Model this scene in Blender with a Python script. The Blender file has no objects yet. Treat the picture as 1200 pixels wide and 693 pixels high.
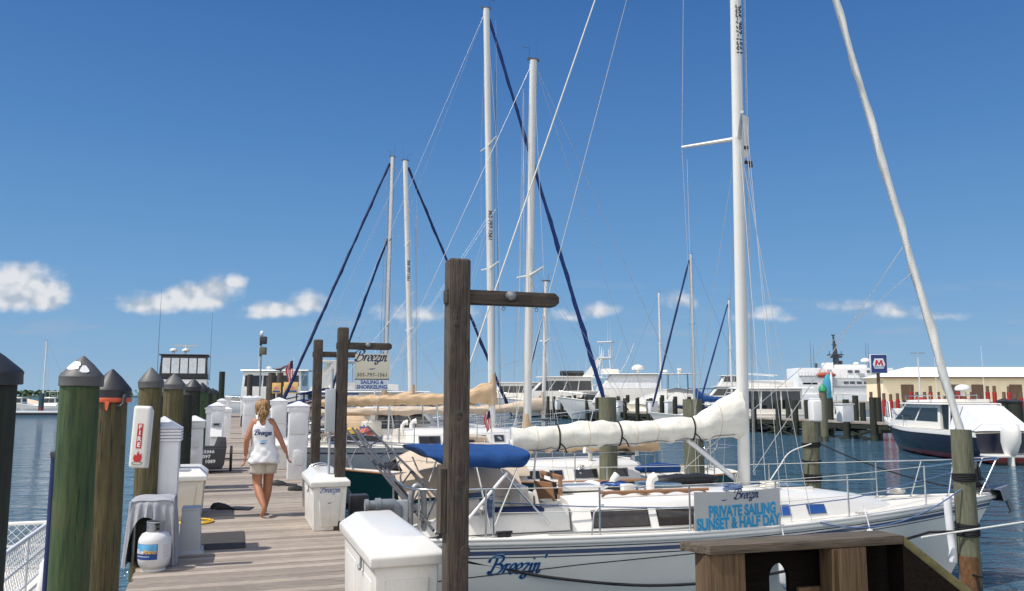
import bpy, bmesh, math, random
from mathutils import Vector, Matrix, Euler
random.seed(7)
R = math.radians
sc = bpy.context.scene
col = sc.collection

# ------------------------------------------------------------------ camera
F = 950.0; HORIZON = 463.0; EYE = 1.75          # pixel scale of the 1200 x 693 photo, eye above the dock
PITCH = math.atan((HORIZON - 346.5) / F)
cam = bpy.data.cameras.new('camera'); camo = bpy.data.objects.new('camera', cam); col.objects.link(camo)
cam.sensor_width = 36.0; cam.lens = 36.0 * F / 1200.0; cam.clip_end = 20000; cam.clip_start = 0.05
camo.location = (0, 0, EYE); camo.rotation_euler = (R(90) + PITCH, 0, 0)
sc.camera = camo
sc.view_settings.view_transform = 'Standard'; sc.view_settings.look = 'None'
sc.view_settings.exposure = 0.0; sc.view_settings.gamma = 1.0; sc.view_settings.use_curve_mapping = False
sc.cycles.max_bounces = 6; sc.cycles.diffuse_bounces = 3; sc.cycles.glossy_bounces = 3
sc.cycles.transmission_bounces = 4; sc.cycles.transparent_max_bounces = 6; sc.cycles.caustics_reflective = False
sc.cycles.caustics_refractive = False; sc.cycles.sample_clamp_indirect = 4.0

def ray(px, py):
    u = (px - 600) / F; v = (346.5 - py) / F
    cp, sp = math.cos(PITCH), math.sin(PITCH)
    return Vector((u, cp - v * sp, sp + v * cp))
def at(px, py, Y):                                # the point of the place at forward distance Y
    r = ray(px, py); return Vector((0, 0, EYE)) + r * (Y / r.y)
def ground(px, py, z=0.0):
    r = ray(px, py); return Vector((0, 0, EYE)) + r * ((z - EYE) / r.z)

# ------------------------------------------------------------------ light and sky
SUN_EL = 57.0; sx, sy = -0.95, -0.31
sv = Vector((sx * math.cos(R(SUN_EL)), sy * math.cos(R(SUN_EL)), math.sin(R(SUN_EL)))).normalized()
sl = bpy.data.lights.new('sun', 'SUN'); sl.energy = 4.3; sl.angle = R(0.53); sl.color = (1.0, 0.955, 0.89)
so = bpy.data.objects.new('sun', sl); col.objects.link(so)
so.rotation_euler = (-sv).to_track_quat('-Z', 'Y').to_euler()
SKY_STRENGTH = 0.1; SKY_SAT = 1.22; SKY_VAL = 0.92; FILL_CLOUD_L = 15.0

world = bpy.data.worlds.new('World'); sc.world = world; world.use_nodes = True
NT = world.node_tree; NT.nodes.clear()
def wn(t, **k):
    n = NT.nodes.new(t)
    for a, b in k.items(): setattr(n, a, b)
    return n
def wm(op, a, b=None, c=None, clamp=False):
    n = wn('ShaderNodeMath', operation=op, use_clamp=clamp)
    for i, x in enumerate((a, b, c)):
        if x is None: continue
        if hasattr(x, 'is_linked'): NT.links.new(x, n.inputs[i])
        else: n.inputs[i].default_value = x
    return n.outputs[0]
sky = wn('ShaderNodeTexSky', sky_type='NISHITA'); sky.sun_disc = False
sky.sun_elevation = R(SUN_EL); sky.sun_rotation = math.atan2(sx, sy) % (2 * math.pi)
sky.altitude = 0; sky.air_density = 1.0; sky.dust_density = 0.35; sky.ozone_density = 3.0
hs = wn('ShaderNodeHueSaturation'); hs.inputs['Saturation'].default_value = SKY_SAT; hs.inputs['Value'].default_value = SKY_VAL
NT.links.new(sky.outputs[0], hs.inputs['Color'])
tc = wn('ShaderNodeTexCoord'); sep = wn('ShaderNodeSeparateXYZ'); NT.links.new(tc.outputs['Generated'], sep.inputs[0])
# maritime air: the pale blue of the horizon deepening upwards, mixed over the Nishita sky
rmp = wn('ShaderNodeValToRGB'); NT.links.new(sep.outputs[2], rmp.inputs[0])
STOPS = [(0.0, (.300, .490, .690)), (.04, (.235, .430, .675)), (.14, (.160, .355, .645)), (.30, (.088, .238, .535)), (.46, (.048, .158, .430)), (1.0, (.03, .10, .32))]
while len(rmp.color_ramp.elements) < len(STOPS): rmp.color_ramp.elements.new(.5)
for e, (ps, c_) in zip(rmp.color_ramp.elements, STOPS): e.position = ps; e.color = (*c_, 1)
rs = wn('ShaderNodeVectorMath', operation='SCALE'); NT.links.new(rmp.outputs[0], rs.inputs[0]); rs.inputs['Scale'].default_value = 1 / SKY_STRENGTH
skm = wn('ShaderNodeMix', data_type='RGBA'); skm.inputs[0].default_value = .88; NT.links.new(hs.outputs[0], skm.inputs[6]); NT.links.new(rs.outputs[0], skm.inputs[7])
# unseen bright cloud behind the camera, added as fill for shaded faces
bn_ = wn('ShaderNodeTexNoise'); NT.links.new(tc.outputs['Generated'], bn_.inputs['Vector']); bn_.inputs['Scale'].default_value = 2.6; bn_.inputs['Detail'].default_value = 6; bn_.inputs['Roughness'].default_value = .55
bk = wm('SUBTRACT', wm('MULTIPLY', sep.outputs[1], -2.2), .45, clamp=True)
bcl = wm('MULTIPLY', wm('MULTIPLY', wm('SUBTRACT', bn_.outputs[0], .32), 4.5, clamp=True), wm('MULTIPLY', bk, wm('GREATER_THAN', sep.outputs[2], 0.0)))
skb = wn('ShaderNodeMix', data_type='RGBA'); NT.links.new(bcl, skb.inputs[0]); NT.links.new(skm.outputs[2], skb.inputs[6]); skb.inputs[7].default_value = (FILL_CLOUD_L * 1.02, FILL_CLOUD_L, FILL_CLOUD_L * .98, 1)
yy = wm('MAXIMUM', sep.outputs[1], 0.02)
cu = wm('DIVIDE', sep.outputs[0], yy); cw = wm('DIVIDE', sep.outputs[2], yy)
cmb = wn('ShaderNodeCombineXYZ'); NT.links.new(cu, cmb.inputs[0]); NT.links.new(cw, cmb.inputs[1])
def wnoise(scale, detail, rough, off=0.0, sy_=1.15):
    mp = wn('ShaderNodeMapping'); mp.inputs['Location'].default_value = (off, off * .7, 0); mp.inputs['Scale'].default_value = (1, sy_, 1)
    NT.links.new(cmb.outputs[0], mp.inputs[0])
    n = wn('ShaderNodeTexNoise'); n.inputs['Scale'].default_value = scale; n.inputs['Detail'].default_value = detail
    n.inputs['Roughness'].default_value = rough; NT.links.new(mp.outputs[0], n.inputs['Vector']); return n.outputs[0]
nz = wnoise(26, 6, 0.56); nz2 = wnoise(26, 2.5, 0.5, -0.010); nz3 = wnoise(26, 2.5, .5)
# the cumulus low over the sea: direction (from the photo), half width, half height, density
CLOUDS = [(28, 342, 46, 30, 1.25), (52, 352, 28, 18, 1.2), (6, 334, 34, 22, 1.15),
          (254, 340, 24, 19, 1.15), (230, 351, 40, 19, 1.15), (180, 358, 32, 16, 1.1), (270, 332, 15, 11, 1.0),
          (322, 365, 36, 12, 1.1), (362, 357, 24, 14, 1.05), (300, 370, 20, 8, .7),
          (490, 370, 46, 12, .65), (540, 366, 26, 10, .5), (698, 365, 22, 12, .9), (672, 372, 26, 8, .5),
          (797, 353, 20, 14, .85), (888, 371, 28, 10, .7), (925, 374, 30, 7, .4), (1048, 366, 28, 10, .65), (1000, 360, 34, 7, .42), (1100, 371, 32, 6, .38)]
m = None
for (px, py, rx, ry, dn) in CLOUDS:
    c = ray(px, py); uc, wc = c.x / c.y, c.z / c.y
    a = wm('MULTIPLY', wm('SUBTRACT', cu, uc), F / rx); b = wm('MULTIPLY', wm('SUBTRACT', cw, wc), F / ry)
    bb = wm('MULTIPLY', b, wm('ADD', 1.0, wm('MULTIPLY', wm('LESS_THAN', b, 0.0), 0.45)))   # flatter undersides
    d = wm('SQRT', wm('ADD', wm('MULTIPLY', a, a), wm('MULTIPLY', bb, bb)))
    k = wm('MULTIPLY', wm('SUBTRACT', 1.38, d), dn)
    m = k if m is None else wm('MAXIMUM', m, k)
den = wm('ADD', m, wm('MULTIPLY', wm('SUBTRACT', nz, 0.50), 1.9))
dens = wn('ShaderNodeMapRange', interpolation_type='SMOOTHSTEP'); NT.links.new(den, dens.inputs[0])
dens.inputs[1].default_value = 0.02; dens.inputs[2].default_value = 1.05; dens.inputs[3].default_value = 0; dens.inputs[4].default_value = 0.93
dd = wm('MULTIPLY', dens.outputs[0], wm('GREATER_THAN', sep.outputs[1], 0.05))
litn = wm('ADD', wm('MULTIPLY', wm('SUBTRACT', nz3, nz2), 5.5), wm('ADD', 0.38, wm('MULTIPLY', m, .35)), clamp=True)
wp = wn('ShaderNodeMapping'); wp.inputs['Scale'].default_value = (1, 5.5, 1); NT.links.new(cmb.outputs[0], wp.inputs[0])
wnz = wn('ShaderNodeTexNoise'); wnz.inputs['Scale'].default_value = 7.5; wnz.inputs['Detail'].default_value = 5; wnz.inputs['Roughness'].default_value = .55; NT.links.new(wp.outputs[0], wnz.inputs['Vector'])
wband = wm('MULTIPLY', wm('SUBTRACT', 1.0, wm('MULTIPLY', wm('ABSOLUTE', wm('SUBTRACT', cw, .085)), 12.0), clamp=True), wm('GREATER_THAN', sep.outputs[1], 0.05))
wisp = wm('MULTIPLY', wm('MULTIPLY', wm('SUBTRACT', wnz.outputs[0], .53), 2.6, clamp=True), wband)
cc = wn('ShaderNodeMix', data_type='RGBA'); NT.links.new(litn, cc.inputs[0])
cc.inputs[6].default_value = (4.6, 5.3, 6.2, 1); cc.inputs[7].default_value = (7.9, 8.0, 8.2, 1)
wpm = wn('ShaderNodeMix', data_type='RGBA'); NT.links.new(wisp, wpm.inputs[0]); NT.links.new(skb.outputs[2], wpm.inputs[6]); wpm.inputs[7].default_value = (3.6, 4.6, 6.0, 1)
mx = wn('ShaderNodeMix', data_type='RGBA'); NT.links.new(dd, mx.inputs[0]); NT.links.new(wpm.outputs[2], mx.inputs[6]); NT.links.new(cc.outputs[2], mx.inputs[7])
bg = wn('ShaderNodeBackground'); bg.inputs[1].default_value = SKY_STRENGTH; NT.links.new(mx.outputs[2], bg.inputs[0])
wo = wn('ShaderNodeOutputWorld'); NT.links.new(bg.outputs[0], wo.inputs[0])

# ------------------------------------------------------------------ frame of the dock (a along it, b to its right)
TH = R(19.05)
A = Vector((-math.sin(TH), math.cos(TH), 0)); Bv = Vector((math.cos(TH), math.sin(TH), 0))
def D(s, t, z=0.0): return A * s + Bv * t + Vector((0, 0, z))
WATER = -1.1

# ------------------------------------------------------------------ mesh helpers
class MB:
    def __init__(s): s.v = []; s.f = []; s.mi = []
    def add(s, vs, fs, m=0, M=None):
        o = len(s.v)
        for p in vs:
            p = Vector(p); s.v.append(M @ p if M is not None else p)
        for f in fs: s.f.append([i + o for i in f]); s.mi.append(m)
        return s
    def box(s, c, d, m=0, M=None):
        x, y, z = c; a, b, h = d[0] / 2, d[1] / 2, d[2] / 2
        vs = [(x + i * a, y + j * b, z + k * h) for k in (-1, 1) for j in (-1, 1) for i in (-1, 1)]
        return s.add(vs, [(0, 2, 3, 1), (4, 5, 7, 6), (0, 1, 5, 4), (2, 6, 7, 3), (0, 4, 6, 2), (1, 3, 7, 5)], m, M)
    def frus(s, c, d0, d1, h, m=0, M=None, off=(0, 0)):      # tapered box, base centre c
        x, y, z = c
        vs = [(x + i * d0[0] / 2, y + j * d0[1] / 2, z) for j in (-1, 1) for i in (-1, 1)]
        vs += [(x + off[0] + i * d1[0] / 2, y + off[1] + j * d1[1] / 2, z + h) for j in (-1, 1) for i in (-1, 1)]
        return s.add(vs, [(0, 2, 3, 1), (4, 5, 7, 6), (0, 1, 5, 4), (2, 6, 7, 3), (0, 4, 6, 2), (1, 3, 7, 5)], m, M)
    def loft(s, rings, m=0, M=None, closed=True, cap=True):
        n = len(rings[0]); vs = [p for r in rings for p in r]; fs = []
        for i in range(len(rings) - 1):
            for j in range(n if closed else n - 1):
                k = (j + 1) % n
                fs.append((i * n + j, i * n + k, (i + 1) * n + k, (i + 1) * n + j))
        if cap and closed:
            fs.append(tuple(range(n))[::-1]); fs.append(tuple((len(rings) - 1) * n + j for j in range(n)))
        return s.add(vs, fs, m, M)
    def tube(s, pts, r, n=8, m=0, M=None, cap=True):
        pts = [Vector(p) for p in pts]; rs = r if isinstance(r, (list, tuple)) else [r] * len(pts)
        rings = []; prev = None
        for i, p in enumerate(pts):
            t = (pts[min(i + 1, len(pts) - 1)] - pts[max(i - 1, 0)])
            if t.length < 1e-9: t = Vector((0, 0, 1))
            t.normalize()
            if prev is None:
                u = t.cross(Vector((0, 0, 1)))
                if u.length < 0.05: u = t.cross(Vector((0, 1, 0)))
            else:
                u = prev - t * prev.dot(t)
                if u.length < 1e-6: u = t.cross(Vector((0, 0, 1)))
            u.normalize(); prev = u; w = t.cross(u)
            rings.append([p + (u * math.cos(2 * math.pi * k / n) + w * math.sin(2 * math.pi * k / n)) * rs[i] for k in range(n)])
        return s.loft(rings, m, M, True, cap)
    def lathe(s, prof, n=24, m=0, M=None, c=(0, 0)):          # prof: (radius, z)
        rings = [[(c[0] + r * math.cos(2 * math.pi * k / n), c[1] + r * math.sin(2 * math.pi * k / n), z) for k in range(n)] for r, z in prof]
        return s.loft(rings, m, M, True, True)
    def prism(s, poly, z0, z1, m=0, M=None):
        n = len(poly)
        vs = [(p[0], p[1], z0) for p in poly] + [(p[0], p[1], z1) for p in poly]
        fs = [tuple(range(n))[::-1], tuple(range(n, 2 * n))] + [(i, (i + 1) % n, n + (i + 1) % n, n + i) for i in range(n)]
        return s.add(vs, fs, m, M)
    def sphere(s, c, r, nu=16, nv=10, m=0, M=None):
        rr = r if isinstance(r, (tuple, list)) else (r, r, r)
        prof = [(max(math.sin(math.pi * j / nv), .001), -math.cos(math.pi * j / nv)) for j in range(nv + 1)]
        rings = [[(c[0] + rr[0] * q * math.cos(2 * math.pi * k / nu), c[1] + rr[1] * q * math.sin(2 * math.pi * k / nu), c[2] + rr[2] * z) for k in range(nu)] for q, z in prof]
        return s.loft(rings, m, M)
    def grid(s, fn, nu, nv, m=0, M=None):                    # fn(u, v) for u, v in 0..1
        vs = [fn(i / nu, j / nv) for i in range(nu + 1) for j in range(nv + 1)]
        fs = [(i * (nv + 1) + j, (i + 1) * (nv + 1) + j, (i + 1) * (nv + 1) + j + 1, i * (nv + 1) + j + 1) for i in range(nu) for j in range(nv)]
        return s.add(vs, fs, m, M)
    def slab(s, quad, th, m=0, M=None):                       # thin plate from 4 corners, thickened along its normal
        q = [Vector(p) for p in quad]; n = (q[1] - q[0]).cross(q[2] - q[0]).normalized() * th
        vs = q + [p + n for p in q]; k = len(q)
        fs = [tuple(range(k))[::-1], tuple(range(k, 2 * k))] + [(i, (i + 1) % k, k + (i + 1) % k, k + i) for i in range(k)]
        return s.add(vs, fs, m, M)
    def build(s, name, mats, parent=None, ang=35, bev=0, seg=2, solid=0, loc=None, rz=None):
        me = bpy.data.meshes.new(name); me.from_pydata([tuple(p) for p in s.v], [], s.f)
        mats = mats if isinstance(mats, (list, tuple)) else [mats]
        for mt in mats: me.materials.append(mt)
        bm = bmesh.new(); bm.from_mesh(me)
        for f, i in zip(bm.faces, s.mi): f.material_index = i
        bmesh.ops.recalc_face_normals(bm, faces=bm.faces)
        if solid: bmesh.ops.solidify(bm, geom=bm.faces, thickness=solid)
        if bev:
            es = [e for e in bm.edges if len(e.link_faces) == 2 and e.calc_face_angle(0) > R(30)]
            bmesh.ops.bevel(bm, geom=es, offset=bev, segments=seg, affect='EDGES', profile=0.6, clamp_overlap=True)
        for f in bm.faces: f.smooth = True
        for e in bm.edges:
            if len(e.link_faces) == 2: e.smooth = e.calc_face_angle(0) < R(ang)
        bm.to_mesh(me); bm.free()
        o = bpy.data.objects.new(name, me); col.objects.link(o)
        if parent: o.parent = parent
        if loc is not None: o.location = loc
        if rz is not None: o.rotation_euler = (0, 0, rz)
        return o

def thing(name, label, cat, loc=(0, 0, 0), rz=0.0, group=None, rot=None):
    o = bpy.data.objects.new(name, None); col.objects.link(o); o.empty_display_size = .1
    o.location = loc; o.rotation_euler = rot if rot else (0, 0, rz); return tag(o, label, cat, group)
def tag(o, label, cat, group=None):
    o['label'] = label; o['category'] = cat
    if group: o['group'] = group
    return o
def struct(o): o['kind'] = 'structure'; return o
def stuff(o): o['kind'] = 'stuff'; return o
def copy_tree(o, parent=None):
    c = o.copy(); col.objects.link(c)
    if parent: c.parent = parent
    for ch in list(o.children): copy_tree(ch, c)
    return c
def dup(o, loc, rz=None, label=None, group=None):
    c = copy_tree(o); c.location = loc
    if rz is not None: c.rotation_euler = (0, 0, rz)
    if label: c['label'] = label
    if group: c['group'] = group
    return c
def T(x, y, z): return Matrix.Translation((x, y, z))
def RZ(a): return Matrix.Rotation(a, 4, 'Z')
def RX(a): return Matrix.Rotation(a, 4, 'X')
def RY(a): return Matrix.Rotation(a, 4, 'Y')
def sag(p, q, d, n=12):                                       # a hanging line
    p, q = Vector(p), Vector(q)
    return [p.lerp(q, i / n) - Vector((0, 0, d * 4 * (i / n) * (1 - i / n))) for i in range(n + 1)]
def cat(pts, k=6):                                            # Catmull-Rom through the points
    P = [Vector(p) for p in pts]; P = [P[0] * 2 - P[1]] + P + [P[-1] * 2 - P[-2]]; out = []
    for i in range(1, len(P) - 2):
        for j in range(k):
            t = j / k; a, b, c, d = P[i - 1:i + 3]
            out.append(0.5 * ((2 * b) + (c - a) * t + (2 * a - 5 * b + 4 * c - d) * t * t + (3 * b - a - 3 * c + d) * t ** 3))
    out.append(P[-2]); return out

# ------------------------------------------------------------------ lettering
def text_faces(body, size=1.0, bold=0.0, shear=0.0, align='CENTER', sx=1.0, spacing=1.0):
    cu_ = bpy.data.curves.new('t', 'FONT'); cu_.body = body; cu_.size = size; cu_.offset = bold; cu_.shear = shear
    cu_.align_x = align; cu_.align_y = 'CENTER'; cu_.resolution_u = 4; cu_.space_character = spacing
    o = bpy.data.objects.new('t', cu_); col.objects.link(o); bpy.context.view_layer.update()
    dg = bpy.context.evaluated_depsgraph_get(); me = bpy.data.meshes.new_from_object(o.evaluated_get(dg))
    vs = [Vector((v.co.x * sx, v.co.y, 0)) for v in me.vertices]; fs = [list(p.vertices) for p in me.polygons]
    bpy.data.objects.remove(o); bpy.data.curves.remove(cu_); bpy.data.meshes.remove(me)
    return vs, fs
GLY = {
 'B': ([[(-.3, 1.2), (-.25, 1.55), (.15, 1.85), (.75, 1.92), (1.12, 1.62), (.9, 1.15), (.4, .98)],
        [(.4, .98), (1.0, .98), (1.28, .55), (.95, .08), (.4, -.05), (-.05, .12), (-.02, .35)],
        [(.45, 1.72), (.38, 1.0), (.15, .0)]], 1.42),
 'r': ([[(-.05, .8), (.18, 1.0), (.15, .5), (.05, 0)], [(.15, .6), (.35, .95), (.62, .98)]], .64),
 'e': ([[(.08, .45), (.5, .6), (.56, .9), (.33, 1.02), (.06, .7), (.05, .25), (.3, 0), (.62, .18)]], .66),
 'z': ([[(.0, .88), (.25, 1.0), (.58, .95), (.3, .45), (.02, .05), (.4, .08), (.6, -.05), (.5, -.5), (.15, -.45), (.2, -.2), (.7, .1)]], .72),
 'i': ([[(.05, .75), (.2, 1.0), (.16, .5), (.12, .1), (.25, 0), (.42, .2)], [(.28, 1.42), (.32, 1.55)]], .44),
 'n': ([[(-.02, .8), (.16, 1.0), (.14, .5), (.06, 0)], [(.12, .55), (.35, .95), (.55, .9), (.52, .4), (.55, .05), (.72, .02), (.85, .25)]], .9),
 "'": ([[(.2, 1.95), (.12, 1.5)]], .3),
}
def script_faces(word, size, shear=0.28, thick=.2, thin=.07):
    vs, fs = [], []; x0 = 0.0
    for ch in word:
        strokes, adv = GLY[ch]
        for st in strokes:
            p = [Vector((q[0], q[1], 0)) for q in st]
            p = cat(p, 6) if len(p) > 2 else [p[0].lerp(p[1], i / 4) for i in range(5)]
            o = len(vs)
            for i, q in enumerate(p):
                t = (p[min(i + 1, len(p) - 1)] - p[max(i - 1, 0)]).normalized()
                w = thin + (thick - thin) * abs(t.x * math.sin(R(25)) - t.y * math.cos(R(25)))
                nrm = Vector((-t.y, t.x, 0)) * w / 2 * (1.0 if 0 < i < len(p) - 1 else .7)
                for sgn in (1, -1):
                    a = q + nrm * sgn; vs.append(Vector(((x0 + a.x + a.y * shear) * size, a.y * size, 0)))
            for i in range(len(p) - 1): fs.append([o + 2 * i, o + 2 * i + 1, o + 2 * i + 3, o + 2 * i + 2])
        x0 += adv
    w = x0 * size
    return [Vector((v.x - w / 2, v.y, 0)) for v in vs], fs, w
def lettering(mb, vf, M, m=0, th=0.0015, warp=None):           # put flat letters on a surface, a hair thick
    vs, fs = vf[0], vf[1]
    P = [M @ v for v in vs]; Q = [M @ (v + Vector((0, 0, th))) for v in vs]
    if warp: P = [warp(p, 0) for p in P]; Q = [warp(p, th) for p in Q]
    mb.add(Q, fs, m)
    return mb
def SWOOSH(size):                                              # the little dash of a wave under the name
    top = cat([(-1, -.1, 0), (-.3, .12, 0), (.3, .1, 0), (1, .3, 0)], 5); bot = cat([(-1, -.1, 0), (-.4, -.2, 0), (.3, -.12, 0), (1, .3, 0)], 5)
    vs = []; 
    for a, b in zip(top, bot): vs += [a * size, b * size]
    return vs, [[2 * i, 2 * i + 1, 2 * i + 3, 2 * i + 2] for i in range(len(top) - 1)]
# ------------------------------------------------------------------ materials
def mat(name, c, rough=.5, metal=0.0, var=.12, scale=3.0, stretch=(1, 1, 1), bump=0.0, bscale=60.0, coat=0.0, dirt=None, dirt_amt=.3, dirt_scale=2.0, rnd=0.0, spec=.5, c2=None, trans=0.0, sheen=0.0, crack=None, streak=None):
    m = bpy.data.materials.new(name); m.use_nodes = True; nt = m.node_tree; b = nt.nodes['Principled BSDF']
    def N(t, **k):
        n = nt.nodes.new(t)
        for a_, v_ in k.items(): setattr(n, a_, v_)
        return n
    L = nt.links.new
    tcn = N('ShaderNodeTexCoord'); oi = N('ShaderNodeObjectInfo')
    ad = N('ShaderNodeVectorMath', operation='ADD'); L(tcn.outputs['Object'], ad.inputs[0])
    cmbn = N('ShaderNodeMath', operation='MULTIPLY'); L(oi.outputs['Random'], cmbn.inputs[0]); cmbn.inputs[1].default_value = 37.0
    L(cmbn.outputs[0], ad.inputs[1])
    mp = N('ShaderNodeMapping'); L(ad.outputs[0], mp.inputs[0]); mp.inputs['Scale'].default_value = stretch
    nz_ = N('ShaderNodeTexNoise'); L(mp.outputs[0], nz_.inputs['Vector']); nz_.inputs['Scale'].default_value = scale
    nz_.inputs['Detail'].default_value = 6; nz_.inputs['Roughness'].default_value = .6
    mr = N('ShaderNodeMapRange'); L(nz_.outputs[0], mr.inputs[0]); mr.inputs[1].default_value = .3; mr.inputs[2].default_value = .7
    mixc = N('ShaderNodeMix', data_type='RGBA'); L(mr.outputs[0], mixc.inputs[0])
    lo = c2 if c2 else tuple(x * (1 - var) for x in c); hi = c if c2 else tuple(min(1, x * (1 + var)) for x in c)
    mixc.inputs[6].default_value = (*lo, 1); mixc.inputs[7].default_value = (*hi, 1)
    out = mixc.outputs[2]
    if dirt:
        n2 = N('ShaderNodeTexNoise'); L(ad.outputs[0], n2.inputs['Vector']); n2.inputs['Scale'].default_value = dirt_scale; n2.inputs['Detail'].default_value = 8; n2.inputs['Roughness'].default_value = .7
        r2 = N('ShaderNodeMapRange'); L(n2.outputs[0], r2.inputs[0]); r2.inputs[1].default_value = .5; r2.inputs[2].default_value = .75; r2.inputs[4].default_value = dirt_amt
        mx2 = N('ShaderNodeMix', data_type='RGBA'); L(r2.outputs[0], mx2.inputs[0]); L(out, mx2.inputs[6]); mx2.inputs[7].default_value = (*dirt, 1); out = mx2.outputs[2]
    if crack:                                                   # dark splits along the grain: (stretch, threshold, amount)
        m5 = N('ShaderNodeMapping'); L(ad.outputs[0], m5.inputs[0]); m5.inputs['Scale'].default_value = crack[0]
        n5 = N('ShaderNodeTexNoise'); L(m5.outputs[0], n5.inputs['Vector']); n5.inputs['Scale'].default_value = 3.0; n5.inputs['Detail'].default_value = 5; n5.inputs['Roughness'].default_value = .65
        r5 = N('ShaderNodeMapRange'); L(n5.outputs[0], r5.inputs[0]); r5.inputs[1].default_value = crack[1]; r5.inputs[2].default_value = crack[1] + .07; r5.inputs[4].default_value = crack[2]
        m6 = N('ShaderNodeMix', data_type='RGBA'); L(r5.outputs[0], m6.inputs[0]); L(out, m6.inputs[6]); m6.inputs[7].default_value = (*[x * .18 for x in lo], 1); out = m6.outputs[2]
    if streak:                                                  # run-down stains: (colour, amount)
        m7 = N('ShaderNodeMapping'); L(ad.outputs[0], m7.inputs[0]); m7.inputs['Scale'].default_value = (9, 9, .9)
        n7 = N('ShaderNodeTexNoise'); L(m7.outputs[0], n7.inputs['Vector']); n7.inputs['Scale'].default_value = 2.2; n7.inputs['Detail'].default_value = 7; n7.inputs['Roughness'].default_value = .6
        r7 = N('ShaderNodeMapRange'); L(n7.outputs[0], r7.inputs[0]); r7.inputs[1].default_value = .54; r7.inputs[2].default_value = .74; r7.inputs[4].default_value = streak[1]
        m8 = N('ShaderNodeMix', data_type='RGBA'); L(r7.outputs[0], m8.inputs[0]); L(out, m8.inputs[6]); m8.inputs[7].default_value = (*streak[0], 1); out = m8.outputs[2]
    if rnd:
        g = N('ShaderNodeNewGeometry'); mr3 = N('ShaderNodeMapRange'); L(g.outputs['Random Per Island'], mr3.inputs[0]); mr3.inputs[3].default_value = 1 - rnd; mr3.inputs[4].default_value = 1 + rnd
        vm = N('ShaderNodeVectorMath', operation='SCALE'); L(out, vm.inputs[0]); L(mr3.outputs[0], vm.inputs['Scale']); out = vm.outputs[0]
    L(out, b.inputs['Base Color'])
    b.inputs['Roughness'].default_value = rough; b.inputs['Metallic'].default_value = metal
    b.inputs['Specular IOR Level'].default_value = spec
    if coat: b.inputs['Coat Weight'].default_value = coat; b.inputs['Coat Roughness'].default_value = .08
    if sheen: b.inputs['Sheen Weight'].default_value = sheen
    if trans: b.inputs['Transmission Weight'].default_value = trans
    if bump:
        n4 = N('ShaderNodeTexNoise'); L(mp.outputs[0], n4.inputs['Vector']); n4.inputs['Scale'].default_value = bscale; n4.inputs['Detail'].default_value = 4
        bp = N('ShaderNodeBump'); L(n4.outputs[0], bp.inputs['Height']); bp.inputs['Strength'].default_value = bump; bp.inputs['Distance'].default_value = .01
        L(bp.outputs[0], b.inputs['Normal'])
    return m
def hullmat(name, top, bot=(.02, .03, .08), zline=.08, rough=.25, band=None):
    m = mat(name, top, rough, var=.05, scale=1.2, coat=.25, dirt=tuple(x * .72 for x in top), dirt_amt=.22, dirt_scale=1.5, bump=.02, bscale=3)
    nt = m.node_tree; b = nt.nodes['Principled BSDF']; src = b.inputs['Base Color'].links[0].from_socket
    tcn = nt.nodes.new('ShaderNodeTexCoord'); sp_ = nt.nodes.new('ShaderNodeSeparateXYZ'); nt.links.new(tcn.outputs['Object'], sp_.inputs[0])
    def below(z, colr, src):
        lt = nt.nodes.new('ShaderNodeMath'); lt.operation = 'LESS_THAN'; nt.links.new(sp_.outputs[2], lt.inputs[0]); lt.inputs[1].default_value = z
        mx_ = nt.nodes.new('ShaderNodeMix'); mx_.data_type = 'RGBA'; nt.links.new(lt.outputs[0], mx_.inputs[0]); nt.links.new(src, mx_.inputs[6]); mx_.inputs[7].default_value = (*colr, 1)
        return mx_.outputs[2]
    if band: src = below(zline + band[0], band[1], src)
    src = below(zline, bot, src); nt.links.new(src, b.inputs['Base Color'])
    return m
M = {}
M['gel'] = mat('gelcoat_white', (.79, .77, .72), .3, var=.04, scale=2, coat=.2, dirt=(.5, .46, .38), dirt_amt=.25, streak=((.5, .44, .34), .22))
M['gelnon'] = mat('deck_nonskid', (.74, .71, .63), .6, var=.05, scale=6, dirt=(.5, .44, .35), dirt_amt=.22, bump=.1, bscale=120)
M['white'] = mat('white_paint', (.8, .8, .79), .4, var=.05, dirt=(.45, .42, .37), dirt_amt=.22, dirt_scale=3)
M['vinyl'] = mat('white_vinyl', (.8, .8, .81), .38, var=.04, dirt=(.5, .48, .44), dirt_amt=.22, dirt_scale=5, streak=((.48, .45, .4), .3))
M['boxw'] = mat('dock_box_fibreglass', (.78, .765, .72), .38, var=.05, scale=2, dirt=(.42, .38, .31), dirt_amt=.35, dirt_scale=4, bump=.05, bscale=25, streak=((.4, .33, .24), .35))
M['boxg'] = mat('aged_fibreglass', (.62, .585, .5), .45, var=.06, scale=2, dirt=(.36, .32, .25), dirt_amt=.35, dirt_scale=4)
M['alu'] = mat('mast_aluminium', (.74, .74, .73), .38, .15, var=.05, stretch=(1, 1, .1))
M['alug'] = mat('bare_aluminium', (.55, .56, .57), .35, .8, var=.06)
M['mastw'] = mat('mast_white', (.74, .73, .69), .35, var=.05, stretch=(1, 1, .1), dirt=(.5, .45, .38), dirt_amt=.2)
M['steel'] = mat('stainless', (.68, .68, .67), .22, 1.0, var=.1, scale=8)
M['ladder'] = mat('dark_ladder_metal', (.11, .11, .115), .45, .3, var=.2, scale=8)
M['galv'] = mat('galvanised', (.3, .31, .32), .5, .6, var=.15, scale=8)
M['black'] = mat('black_rubber', (.018, .018, .02), .6, var=.3)
M['blackplas'] = mat('black_plastic', (.03, .03, .034), .4, var=.2)
M['glass'] = mat('dark_glass', (.012, .014, .017), .06, var=.3, spec=.8)
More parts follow.
